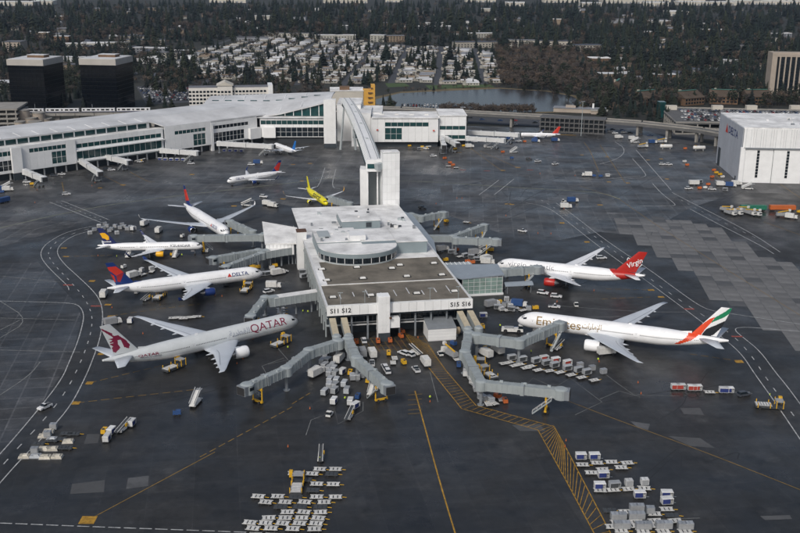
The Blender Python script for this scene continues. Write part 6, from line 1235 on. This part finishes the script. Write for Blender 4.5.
# brown pitched lodges
def gable(t, W_, D_, H_, rh, wm, rm, ov=.6):
    blk(t, 'wall', wm, 0, 0, 0, W_, D_, H_); b = MB(); w2, d2 = W_/2+ov, D_/2+ov
    b.add([(-w2, -d2, H_), (w2, -d2, H_), (w2, d2, H_), (-w2, d2, H_), (-w2, 0, H_+rh), (w2, 0, H_+rh)], [(0, 1, 5, 4), (2, 3, 4, 5), (0, 4, 3), (1, 2, 5), (0, 3, 2, 1)]); return b.build('roof', rm, t)
for x, y, W_, D_, rot, nm in ((648, 106, 26, 22, 35, 'left one'), (690, 106, 25, 22, 30, 'second from left'), (727, 105, 26, 18, -12, 'third from left'), (760, 105, 24, 18, 8, 'rightmost one'), (620, 94, 24, 16, 70, 'farthest left, half hidden by trees')):
    g = at(x, y); t = thing('lodge', 'brown pitched-roof lodge behind the elevated road, %s' % nm, 'lodge', 'brown lodges', (g.x, g.y+14, 0), R(rot)); r_ = gable(t, W_, D_, 7, 6, 'brown_wall', 'brown_roof'); blk(t, 'ridge_trim', 'green_trim', 0, 0, 12.9, W_*.9, 2.4, .4); windows_grid(t, W_, D_, 1.6, 2, 3, 7, sides=(0,)); blk(t, 'chimney', 'beige', -W_*.3, 2, 9, 2, 2, 5)
# flats, schools, rows and houses farther back
FB = [(62, 42, 26, 12, 9, 'brown_wall'), (40, 38, 30, 12, 9, 'mh_tan'), (12, 52, 26, 30, 14, 'beige'), (85, 49, 60, 14, 8, 'mh_cream'), (105, 48, 70, 12, 8, 'grey_roof'), (150, 53, 50, 14, 7, 'mh_grey'), (165, 58, 46, 14, 7, 'mh_cream'), (152, 64, 40, 13, 6, 'mh_white'), (78, 70, 40, 16, 6, 'mh_tan'), (145, 45, 60, 14, 8, 'slate'),
      (188, 66, 30, 14, 6, 'mh_white'), (133, 41, 44, 14, 8, 'slate'), (75, 62, 34, 12, 6, 'mh_white'), (182, 55, 30, 12, 6, 'mh_tan'), (110, 66, 30, 14, 6, 'mh_tan'), (5, 92, 34, 26, 9, 'concrete'), (290, 38, 90, 12, 8, 'mh_cream'), (335, 40, 70, 12, 8, 'mh_cream'), (378, 42, 24, 14, 11, 'mh_cream'), (395, 42, 30, 14, 10, 'mh_tan'), (250, 41, 60, 12, 6, 'mh_grey'),
      (408, 30, 26, 16, 9, 'mh_white'), (440, 27, 60, 20, 8, 'mh_white'), (460, 25, 40, 18, 8, 'panel_white'), (435, 30, 70, 20, 7, 'mh_grey'), (475, 48, 70, 16, 9, 'slate'), (519, 48, 52, 14, 12, 'mh_cream'), (556, 49, 50, 16, 12, 'slate'), (585, 52, 50, 16, 10, 'slate'), (480, 38, 50, 14, 8, 'mh_cream'), (533, 32, 26, 16, 9, 'mh_grey'), (557, 25, 20, 14, 12, 'mh_tan'), (600, 68, 26, 20, 12, 'brown_wall'),
      (640, 24, 120, 16, 10, 'mh_grey'), (662, 26, 60, 16, 10, 'mh_cream'), (705, 28, 60, 14, 9, 'mh_cream'), (715, 34, 50, 16, 8, 'mh_tan'), (620, 53, 44, 16, 8, 'slate'), (700, 52, 30, 14, 7, 'slate'), (752, 50, 50, 14, 7, 'mh_grey'), (732, 66, 20, 14, 7, 'mh_white'), (780, 38, 44, 14, 8, 'mh_grey'), (770, 42, 40, 12, 7, 'mh_cream'), (665, 80, 26, 14, 6, 'brown_wall'), (608, 82, 20, 14, 9, 'mh_tan'),
      (60, 20, 40, 14, 8, 'mh_tan'), (150, 11, 30, 14, 8, 'mh_tan'), (320, 12, 26, 16, 10, 'mh_white'), (262, 20, 34, 16, 9, 'mh_cream'), (485, 12, 30, 16, 9, 'mh_cream'), (380, 27, 50, 14, 8, 'mh_tan'), (300, 21, 30, 14, 8, 'mh_grey'), (175, 34, 30, 12, 8, 'mh_tan'), (350, 30, 36, 14, 8, 'mh_grey')]
hn = 0
for i, (x, y, W_, D_, H_, m) in enumerate(FB):
    g = at(x, y); t = thing('low_rise', '%s flat-roofed %s building %s, %s' % ('short' if W_ < 32 else 'long' if W_ < 55 else 'very long', {'mh_white': 'white', 'mh_cream': 'cream', 'mh_grey': 'grey', 'mh_tan': 'tan', 'slate': 'slate grey', 'beige': 'beige', 'brown_wall': 'brown', 'panel_white': 'bright white', 'concrete': 'concrete', 'grey_roof': 'dark grey'}[m], 'far off' if y < 30 else 'beyond the lake' if x > 500 else 'around the homes park', 'at the left' if x < 200 else 'mid-left' if x < 400 else 'mid-right' if x < 600 else 'at the right'), 'building', 'low-rise buildings in the suburbs', (g.x, g.y+D_/2, 0), R(rb.uniform(-14, 14)))
    blk(t, 'wall', m if m not in ('slate', 'grey_roof') else 'house_wall', 0, 0, 0, W_, D_, H_); blk(t, 'roof', 'slate' if m == 'slate' else rb.choice(['grey_roof', 'roof_white', 'roof_grey']), 0, 0, H_, W_+1, D_+1, .6)
    if y > 34: windows_grid(t, W_, D_, 1.2, max(1, int(H_/3.2)), 3.1, max(4, int(W_/5)), wf=.5, hf=.42)
# small houses scattered in the woods
nh_ = {}
for i in range(150):
    while True:
        x, y = rb.uniform(0, 800), rb.uniform(9, 84)
        if (x < 195 or x > 500 or y < 36) and not inside(x, y, LAKE) and not (x > 500 and x < 605 and y > 50): break
    g = at(x, y); rm = rb.choice(['slate', 'grey_roof', 'brown_roof', 'mh_white', 'mh_grey']); wm = rb.choice(['mh_cream', 'house_wall', 'mh_white', 'mh_tan', 'mh_cream'])
    t = thing('house', '%s house among the trees, %s, %s' % ({'slate': 'dark-roofed', 'grey_roof': 'grey-roofed', 'brown_roof': 'brown-roofed', 'mh_white': 'white-roofed', 'mh_grey': 'pale-roofed'}[rm], 'at the left' if x < 270 else 'in the middle' if x < 530 else 'at the right', 'far off' if y < 25 else 'mid-distance' if y < 50 else 'nearer'), 'house', 'houses among the trees', (g.x, g.y, -.4), R(rb.uniform(-40, 40)))
    gable(t, rb.uniform(9, 16), rb.uniform(8, 11), rb.uniform(4, 6.5), rb.uniform(2, 3.4), wm, rm); windows_grid(t, 10, 9, 1.2, 1, 3, 3, wf=.4, hf=.4)
# white sheds in the far valley
for i, (x, y, W_) in enumerate([(15, 5.5, 130), (45, 4.6, 60), (230, 2.5, 120), (345, 3, 140), (395, 2, 60), (620, 3.2, 130), (655, 6, 70), (690, 2.6, 90), (705, 5.2, 190), (745, 4, 110), (775, 4.4, 150), (560, 2.5, 120), (590, 6.5, 60), (480, 2, 100), (676, 15.5, 50), (515, 6, 60), (785, 2, 200), (640, 1.8, 200)]):
    g = at(x, y); t = thing('warehouse', 'long pale warehouse in the far valley at the top, %s from left' % ORD[i if i < 20 else 19], 'warehouse', 'far warehouses', (g.x, g.y, 0), R(rb.uniform(-8, 8))); blk(t, 'wall', 'cream', 0, 0, 0, W_, 60, 11); blk(t, 'roof', 'roof_white', 0, 0, 11, W_+1, 61, .8)
    for k in range(int(W_/14)): blk(t, 'loading_door', 'steel_grey', -W_/2+8+k*14, -30.1, 0, 6, .3, 5)
# lighting mast
g = at(581, 136); t = thing('light_mast', 'tall thin lighting mast in front of the elevated road', 'light mast', None, (g.x, g.y, 0)); b = MB(); b.tube((0, 0, 0), (0, 0, 27), .35, 8, .18); b.build('pole', 'bridge_grey', t); b = MB(); b.box(0, 0, 26.6, 3.2, .5, .5); b.build('lamp_bar', 'steel_grey', t)
# ---- homes park
SX = [-320+52*i for i in range(10)]
for i, x0 in enumerate(SX[:-1]):
    b = MB(); pts = []
    for y in (1120, 1950): pts += [(x0+.045*(y-1215)-4, y, -.34), (x0+.045*(y-1215)+4, y, -.34)]
    b.add([pts[0], pts[1], pts[3], pts[2]], [(0, 1, 2, 3)]); tag(b.build('road', 'street'), kind='structure')
HP = [(168, 76), (185, 58), (216, 48), (262, 39), (330, 37), (380, 46), (440, 48), (497, 51), (497, 85), (470, 85), (420, 82), (340, 84), (240, 80)]
homes = []
for i in range(len(SX)-1):
    y = 1130
    while y < 1950:
        xb = SX[i]+.045*(y-1215)
        for sx in (15, 38):
            q = pix((xb+sx, y, 0))
            if inside(q[0], q[1], HP) and rb.random() < .82: homes.append((xb+sx+rb.uniform(-3, 3), y+rb.uniform(-2, 2), R(rb.uniform(-9, 9)+2.6), rb.uniform(.6, 1.05), rb.choices([0, 1, 2, 3], [4.5, 2.2, 3, 1.6])[0]))
        y += 12.4
homes.sort(key=lambda h: h[1])
def home_arr():
    b = MB(); b.box(0, 0, 0, 17, 5.2, 2.9, m=0); b.add([(-8.8, -2.9, 2.9), (8.8, -2.9, 2.9), (8.8, 2.9, 2.9), (-8.8, 2.9, 2.9), (-8.8, 0, 3.9), (8.8, 0, 3.9)], [(0, 1, 5, 4), (2, 3, 4, 5), (0, 4, 3), (1, 2, 5)], m=1)
    for x in (-6, -2.5, 2, 5.5): b.box(x, -2.62, 1.1, 1.6, .1, 1.1, m=2)
    b.box(-11, .5, 0, 4, 4, 2.4, m=0); return b
HM = ['mh_white', 'mh_cream', 'mh_grey', 'mh_tan']; hb = home_arr(); hmesh = []
for k in range(4):
    o = hb.build('mobile_home', ['house_wall' if k else 'mh_cream', HM[k], 'dark_glass']); hmesh.append(o.data); bpy.data.objects.remove(o)
NMH = {0: 'white', 1: 'cream', 2: 'grey', 3: 'tan'}
for i, (x, y, rz_, s, k) in enumerate(homes[:300]):
    o = bpy.data.objects.new('mobile_home', hmesh[k]); col.objects.link(o); o.location = (x, y, -.4); o.rotation_euler.z = rz_; o.scale = (s, 1, 1)
    zone = 'left part' if pix((x, y, 0))[0] < 280 else 'middle' if pix((x, y, 0))[0] < 390 else 'right part'
    tag(o, '%s-roofed mobile home in a front row of the homes park, %s' % (NMH[k], zone), 'mobile home', 'mobile homes in the park')
def joined(name, protos, inst, mats, label=None, cat=None):
    """protos: list of (verts Nx3, faces list of tuples, mat idx list); inst: (proto index, x,y,z, rot, sx, sz, matshift)"""
    VV, loops, starts, tot, mi = [], [], [], [], []; off = 0; ls = 0
    P = []
    for v, f, m in protos:
        P.append((np.array(v), np.array([i for q in f for i in q]), np.array([len(q) for q in f]), np.array(m)))
    for k, x, y, z, r, sx, sz, ms in inst:
        v, fl, fn, m = P[k]; c, s = math.cos(r), math.sin(r); w_ = np.empty_like(v); w_[:, 0] = (v[:, 0]*c-v[:, 1]*s)*sx+x; w_[:, 1] = (v[:, 0]*s+v[:, 1]*c)*sx+y; w_[:, 2] = v[:, 2]*sz+z
        VV.append(w_); loops.append(fl+off); tot.append(fn); mi.append(m+ms); off += len(v)
    V_ = np.concatenate(VV); L_ = np.concatenate(loops); T_ = np.concatenate(tot); S_ = np.concatenate([[0], np.cumsum(T_)[:-1]]); MI = np.concatenate(mi)
    me = bpy.data.meshes.new(name); me.vertices.add(len(V_)); me.vertices.foreach_set('co', V_.ravel().astype(np.float32)); me.loops.add(len(L_)); me.loops.foreach_set('vertex_index', L_.astype(np.int32)); me.polygons.add(len(T_)); me.polygons.foreach_set('loop_start', S_.astype(np.int32)); me.polygons.foreach_set('loop_total', T_.astype(np.int32)); me.polygons.foreach_set('material_index', MI.astype(np.int32))
    for m in mats: me.materials.append(MAT[m])
    me.update(calc_edges=True); me.validate()
    o = bpy.data.objects.new(name, me); col.objects.link(o); return tag(o, label, cat, kind='stuff')
if len(homes) > 300:
    pr = []
    for k in range(4): pr.append((hb.v, hb.f, [4 if m == 0 else 5 if m == 2 else k for m in hb.m]))
    joined('mobile_homes', pr, [(k, x, y, -.4, rz_, s, 1, 0) for x, y, rz_, s, k in homes[300:]], HM+['house_wall', 'dark_glass'], 'dense field of white and grey mobile homes farther back in the park', 'mobile homes')
# ---- parked cars
def car_mb():
    b = MB(); b.tbox(0, 0, .3, 4.4, 1.8, .65, 4.2, 1.7, m=0); b.tbox(-.2, 0, .95, 2.7, 1.6, .5, 1.8, 1.35, -.1, m=1); b.box(-.3, 0, 1.46, 1.7, 1.3, .05, m=0); return b
cm = car_mb(); CC = ['car_white', 'car_silver', 'car_black', 'car_navy', 'car_maroon']
mat('car_white', (.62, .63, .64), .3, var=.03); mat('car_silver', (.32, .33, .35), .3, .3, var=.03); mat('car_black', (.02, .022, .026), .3, var=.03); mat('car_navy', (.03, .06, .14), .3, var=.03); mat('car_maroon', (.22, .03, .03), .3, var=.03)
cmesh = []
for c in CC: o = cm.build('parked_car', [c, 'glass_dark']); cmesh.append(o.data); bpy.data.objects.remove(o)
cars = []
def lot(P, z, rot, where, dx=2.7, dy=6.2, p=.85, lane=3):
    c, s = math.cos(rot), math.sin(rot); C = [at(x, y, z) for x, y in P]; cx = sum(q.x for q in C)/len(C); cy = sum(q.y for q in C)/len(C)
    for j in range(-40, 40):
        if j % lane == 0: continue
        for i in range(-60, 60):
            x, y = cx+i*dx*c-j*dy*s, cy+i*dx*s+j*dy*c; q = pix((x, y, z))
            if inside(q[0], q[1], P) and rb.random() < p: cars.append((x, y, z, rot+math.pi/2+rb.uniform(-.04, .04), rb.choices(range(5), [5, 5, 4, 2, 1])[0], where))
lot([(679, 109), (850, 113), (850, 122), (706, 121.5), (682, 121)], ZD+.02, R(-6), 'on the parking deck behind the hangar'); lot([(138, 87), (190, 87), (194, 101), (148, 103)], -.3, R(6), 'in the car park right of the black towers'); lot([(400, 104), (449, 104.5), (450, 110), (400, 110)], -.26, R(-3), 'in the car park below the lake', p=.95); lot([(638, 80), (671, 80), (671, 89), (638, 88)], -.3, R(10), 'in the car park among the trees at right')
for x, y in ((470, 118), (482, 120), (500, 121), (515, 121), (535, 123), (455, 107), (463, 108), (470, 108.5), (612, 130), (622, 131), (630, 134), (640, 133), (650, 136), (660, 138)):
    q = at(x, y, -.25 if y > 111 else 10.0); cars.append((q.x, q.y, -.25 if y > 111 else 9.95, R(rb.uniform(-20, 10)), rb.randrange(5), 'near the elevated road'))
NC = ['white', 'silver', 'black', 'navy', 'maroon']; cars.sort(key=lambda c: c[1])
for x, y, z, r, k, wh in cars[:300]:
    o = bpy.data.objects.new('parked_car', cmesh[k]); col.objects.link(o); o.location = (x, y, z); o.rotation_euler.z = r; tag(o, '%s car parked %s' % (NC[k], wh), 'car', 'parked cars')
if len(cars) > 300:
    pr = [(cm.v, cm.f, [5 if m else k for m in cm.m]) for k in range(5)]; joined('parked_cars', pr, [(k, x, y, z, r, 1, 1, 0) for x, y, z, r, k, wh in cars[300:]], CC+['glass_dark'], 'crowd of parked cars in the farther car parks', 'cars')
# ---- trees
def conifer(seed, wide=1.):
    r_ = random.Random(seed); c = MB(); n = 14
    c.tube((0, 0, .07), (0, 0, .97), .105*wide, 7, .004)
    for k in range(n):
        f = k/(n-1); z = .08+.89*f; R0 = (.205*(1-f)**.8+.014)*wide; nb = 10 if f < .6 else 7; a0 = r_.random()*6
        for j in range(nb):
            if r_.random() < .07: continue
            a = a0+j*2*math.pi/nb+r_.uniform(-.25, .25); L_ = R0*r_.uniform(.6, 1.25); wd = L_*.40+.012; dz = -.03-.055*(1-f)*r_.uniform(.4, 1.3); up = .05+.02*r_.random()
            ca_, sa_ = math.cos(a), math.sin(a); p = (ca_*L_, sa_*L_, z+dz); l = (ca_*L_*.6-sa_*wd, sa_*L_*.6+ca_*wd, z+dz*.5+.01); r2 = (ca_*L_*.6+sa_*wd, sa_*L_*.6-ca_*wd, z+dz*.5-.01)
            c.add([(0, 0, z+up), l, p, r2], [(0, 1, 2), (0, 2, 3)])
    t = MB(); t.tube((0, 0, 0), (0, 0, .9), .014, 5, .003); return c, t
def bare(seed):
    r_ = random.Random(seed); c, t = MB(), MB(); t.tube((0, 0, 0), (0, 0, .4), .02, 5, .013)
    tips = []
    for k in range(9):
        a = r_.random()*6.28; e = r_.uniform(.35, 1.35); L_ = r_.uniform(.3, .55); p0 = Vector((0, 0, r_.uniform(.25, .42))); d = Vector((math.cos(a)*math.cos(e), math.sin(a)*math.cos(e), math.sin(e))); p1 = p0+d*L_; t.tube(p0, p1, .009, 3, .003); tips.append((p0, p1))
    for p0, p1 in tips:
        for q in range(15):
            b0 = p0.lerp(p1, r_.uniform(.3, 1)); d = Vector((r_.gauss(0, 1), r_.gauss(0, 1), r_.gauss(.5, .8))).normalized()*r_.uniform(.08, .2); s_ = d.orthogonal().normalized()*.017; m_ = b0+d*.55
            c.add([b0, m_+s_, b0+d, m_-s_], [(0, 1, 2, 3)])
    return c, t
def round_tree(seed):
    r_ = random.Random(seed); c, t = MB(), MB(); t.tube((0, 0, 0), (0, 0, .5), .02, 5, .008)
    for k in range(170):
        d = Vector((r_.gauss(0, 1), r_.gauss(0, 1), r_.gauss(0, 1))).normalized()*(.30*r_.random()**.33); p = Vector((d.x*1.05, d.y*1.05, .58+d.z*1.25)); n = Vector((r_.gauss(0, 1), r_.gauss(0, 1), r_.gauss(.6, 1))).normalized(); a = n.orthogonal().normalized()*.05; b_ = n.cross(a)
        c.add([p-a, p-b_, p+a, p+b_], [(0, 1, 2, 3)])
    return c, t
CV = [conifer(i, (1.0, 1.25, 1.5, 1.15, 1.75)[i]) for i in range(5)]; BV = [bare(40+i) for i in range(4)]; RV = [round_tree(80+i) for i in range(3)]
# regions in the photograph: polygon, count, mix (conifer, bare, round), height range
REG = [([(-20, 10), (820, 10), (820, 34), (-20, 34)], 1500, (.70, .25, .05), (14, 38)), ([(-20, 3), (820, 3), (820, 11), (-20, 11)], 520, (.8, .15, .05), (13, 22)), ([(-20, 30), (200, 30), (215, 46), (-20, 46)], 230, (.45, .5, .05), (14, 26)), ([(70, 26), (200, 26), (200, 38), (70, 38)], 130, (.05, .95, 0), (16, 24)), ([(-20, 46), (195, 46), (195, 84), (-20, 84)], 470, (.42, .43, .15), (8, 20)), ([(58, 84), (84, 84), (86, 112), (62, 112)], 26, (.7, .3, 0), (9, 16)),
       ([(140, 76), (200, 74), (330, 84), (335, 98), (270, 98), (150, 96)], 230, (.3, .6, .1), (8, 17)), ([(200, 30), (400, 30), (400, 40), (200, 40)], 200, (.6, .35, .05), (14, 26)), ([(400, 28), (500, 28), (500, 48), (400, 48)], 130, (.8, .2, 0), (13, 24)), ([(330, 84), (372, 84), (372, 108), (340, 108)], 16, (.4, .5, .1), (8, 14)), (HP, 560, (.42, .33, .25), (6, 17)),
       ([(495, 48), (610, 48), (600, 92), (500, 88)], 900, (.01, .98, .01), (11, 21)), ([(500, 34), (640, 30), (640, 52), (500, 50)], 240, (.7, .28, .02), (16, 30)), ([(600, 34), (820, 34), (820, 66), (600, 70)], 470, (.68, .27, .05), (15, 30)), ([(590, 68), (765, 66), (765, 100), (640, 108), (590, 112)], 520, (.6, .36, .04), (10, 20)), ([(440, 110), (535, 110), (535, 115), (440, 115)], 170, (0, 1, 0), (9, 15)), ([(376, 90), (500, 86), (500, 90), (376, 94)], 40, (.05, .75, .2), (4, 8)), ([(560, 90), (600, 90), (600, 112), (575, 112)], 70, (.1, .8, .1), (8, 15)), ([(376, 104), (398, 103), (398, 113), (376, 113)], 8, (.3, .4, .3), (8, 13)), ([(730, 62), (820, 62), (820, 108), (730, 108)], 150, (.6, .34, .06), (10, 19)), ([(600, 100), (680, 100), (690, 125), (600, 118)], 70, (.5, .4, .1), (9, 16)), ([(0, 60), (15, 60), (15, 110), (0, 110)], 26, (.6, .4, 0), (9, 16)), ([(0, 112), (60, 112), (60, 126), (0, 126)], 0, (.5, .5, 0), (6, 10))]
T = []
GAP = [(SX[i]) for i in range(len(SX)-1)]
for P, n, mix, hr in REG:
    xs_, ys_ = [p[0] for p in P], [p[1] for p in P]; k = 0; tries = 0
    while k < n and tries < n*20:
        tries += 1; x, y = rb.uniform(min(xs_), max(xs_)), rb.uniform(min(ys_), max(ys_))
        if not inside(x, y, P) or inside(x, y, LAKE): continue
        g = at(x, y); ty = rb.choices((0, 1, 2), mix)[0]; h_ = rb.uniform(*hr)*(1.0 if ty == 0 else .78)
        if P is HP:
            u = (g.x-.045*(g.y-1215)-SX[0]) % 52
            if u < 6 or u > 46: continue
        T.append((ty, rb.randrange((5, 4, 3)[ty]), g.x, g.y, -.4, rb.uniform(0, 6.28), h_)); k += 1
for x, y, h_, v in ((247, 80, 22, 4), (307, 84, 20, 1), (323, 68, 24, 4), (386, 60, 24, 4), (268, 58, 18, 1), (450, 62, 26, 4), (428, 62, 18, 2), (477, 82, 16, 4), (390, 112, 17, 4), (345, 105, 14, 3), (354, 108, 13, 4), (130, 75, 22, 2), (148, 76, 18, 1), (184, 72, 26, 2), (80, 55, 26, 3), (20, 58, 22, 2), (172, 62, 24, 2), (150, 106, 12, 4), (165, 107, 12, 3), (172, 108, 10, 4), (709, 62, 30, 2), (735, 60, 34, 3), (727, 55, 28, 1)):
    g = at(x, y); T.append((0, v, g.x, g.y, -.4, rb.uniform(0, 6), h_))
BUILT = {}
def tree_mesh(ty, v):
    if (ty, v) not in BUILT:
        c, t = (CV, BV, RV)[ty][v]; a = c.build('crown', (('conifer', 'conifer_olive', 'conifer_black'), ('twig', 'twig_grey', 'twig_red'), ('shrub', 'conifer_olive', 'shrub'))[ty][v % 3]); b_ = t.build('trunk', 'bark'); BUILT[(ty, v)] = (a.data, b_.data); bpy.data.objects.remove(a); bpy.data.objects.remove(b_)
    return BUILT[(ty, v)]
NM = ('conifer_tree', 'bare_tree', 'evergreen_bush'); rest = [[], [], []]
for x_, y_, n_ in ((0, 10, 900), ):        # undergrowth between the trees
    for P in ([(-20, 8), (820, 8), (820, 46), (-20, 46)], [(500, 46), (820, 46), (820, 106), (600, 108), (500, 88)], [(-20, 46), (195, 46), (195, 84), (-20, 100)]):
        k = 0
        while k < (520, 620, 330)[0 if P[0][1] == 8 else 1 if P[0][0] == 500 else 2]:
            x, y = rb.uniform(-20, 820), rb.uniform(8, 108)
            if inside(x, y, P): g = at(x, y); ty = rb.choices((1, 2), (.5, .5))[0]; T.append((ty, rb.randrange(3), g.x, g.y, -.4, rb.uniform(0, 6.28), rb.uniform(7, 17))); k += 1
T.sort(key=lambda q: q[3]); cnt = [0, 0, 0]
for ty, v, x, y, z, r, h_ in T:
    if cnt[ty] < 300:
        cnt[ty] += 1; a, b_ = tree_mesh(ty, v); q = pix((x, y, 0)); xx = 'far left' if q[0] < 130 else 'left' if q[0] < 260 else 'centre left' if q[0] < 400 else 'centre right' if q[0] < 520 else 'right' if q[0] < 660 else 'far right'
        wh = 'round the lake and elevated road' if q[1] > 86 else 'by the homes park rows' if q[1] > 55 else 'in the wooded suburb behind'
        o = thing(NM[ty], '%s %s, %s of the picture' % (('dark conifer', 'bare brown leafless tree', 'low round evergreen')[ty], wh, xx), 'tree', ('conifers in the suburbs', 'bare trees in the suburbs', 'round evergreens in the suburbs')[ty], (x, y, z), r); o.scale = (h_, h_, h_)
        for nm, me in (('crown', a), ('trunk', b_)): c = bpy.data.objects.new(nm, me); col.objects.link(c); c.parent = o
    else: rest[ty].append((v, x, y, z, r, h_*random.uniform(.85, 1.2), h_, 2*random.choice((0, 0, 1, 2))))
for ty in range(3):
    if rest[ty]:
        pr = []
        for c, t in (CV, BV, RV)[ty]: k = len(c.v); pr.append((c.v+t.v, c.f+[tuple(i+k for i in f) for f in t.f], [0]*len(c.f)+[1]*len(t.f)))
        joined(('conifer_forest', 'bare_woodland', 'evergreen_scrub')[ty], pr, rest[ty], (['conifer_far', 'bark', 'conifer_olive', 'bark', 'conifer_black', 'bark'], ['twig_far', 'bark', 'twig_grey', 'bark', 'twig_red', 'bark'], ['shrub', 'bark', 'conifer_olive', 'bark', 'conifer_black', 'bark'])[ty], ('dark conifer forest covering the far hills', 'brown leafless woodland among the far suburbs', 'low evergreen scrub among the far suburbs')[ty], 'trees')
# ---- haze
mh = bpy.data.materials.new('haze'); mh.use_nodes = True; nt = mh.node_tree; nt.nodes.remove(nt.nodes['Principled BSDF']); pv = nt.nodes.new('ShaderNodeVolumePrincipled'); pv.inputs['Color'].default_value = (.58, .76, 1, 1); pv.inputs['Density'].default_value = .000030; pv.inputs['Anisotropy'].default_value = .2
nt.links.new(pv.outputs[0], nt.nodes['Material Output'].inputs['Volume']); MAT['haze'] = mh
b = MB(); b.box(0, 6900, -1.4, 18600, 18400, 140); tag(b.build('haze', 'haze'), kind='stuff')
# ---- look-alikes that stand apart are told apart by their order from the left
def nth(i): return ORD[i] if i < 20 else '%d%s' % (i+1, {1: 'st', 2: 'nd', 3: 'rd'}.get((i+1) % 10, 'th') if (i+1) % 100 not in (11, 12, 13) else 'th')
same = {}
for o in scene.objects:
    if o.parent is None and o.get('category') in ('building', 'house', 'cone', 'lodge'): same.setdefault(o['label'], []).append(o)
for lab, L_ in same.items():
    if len(L_) > 1:
        for i, o in enumerate(sorted(L_, key=lambda o: pix(o.location)[0])): o['label'] = '%s, %s from left' % (lab, nth(i))
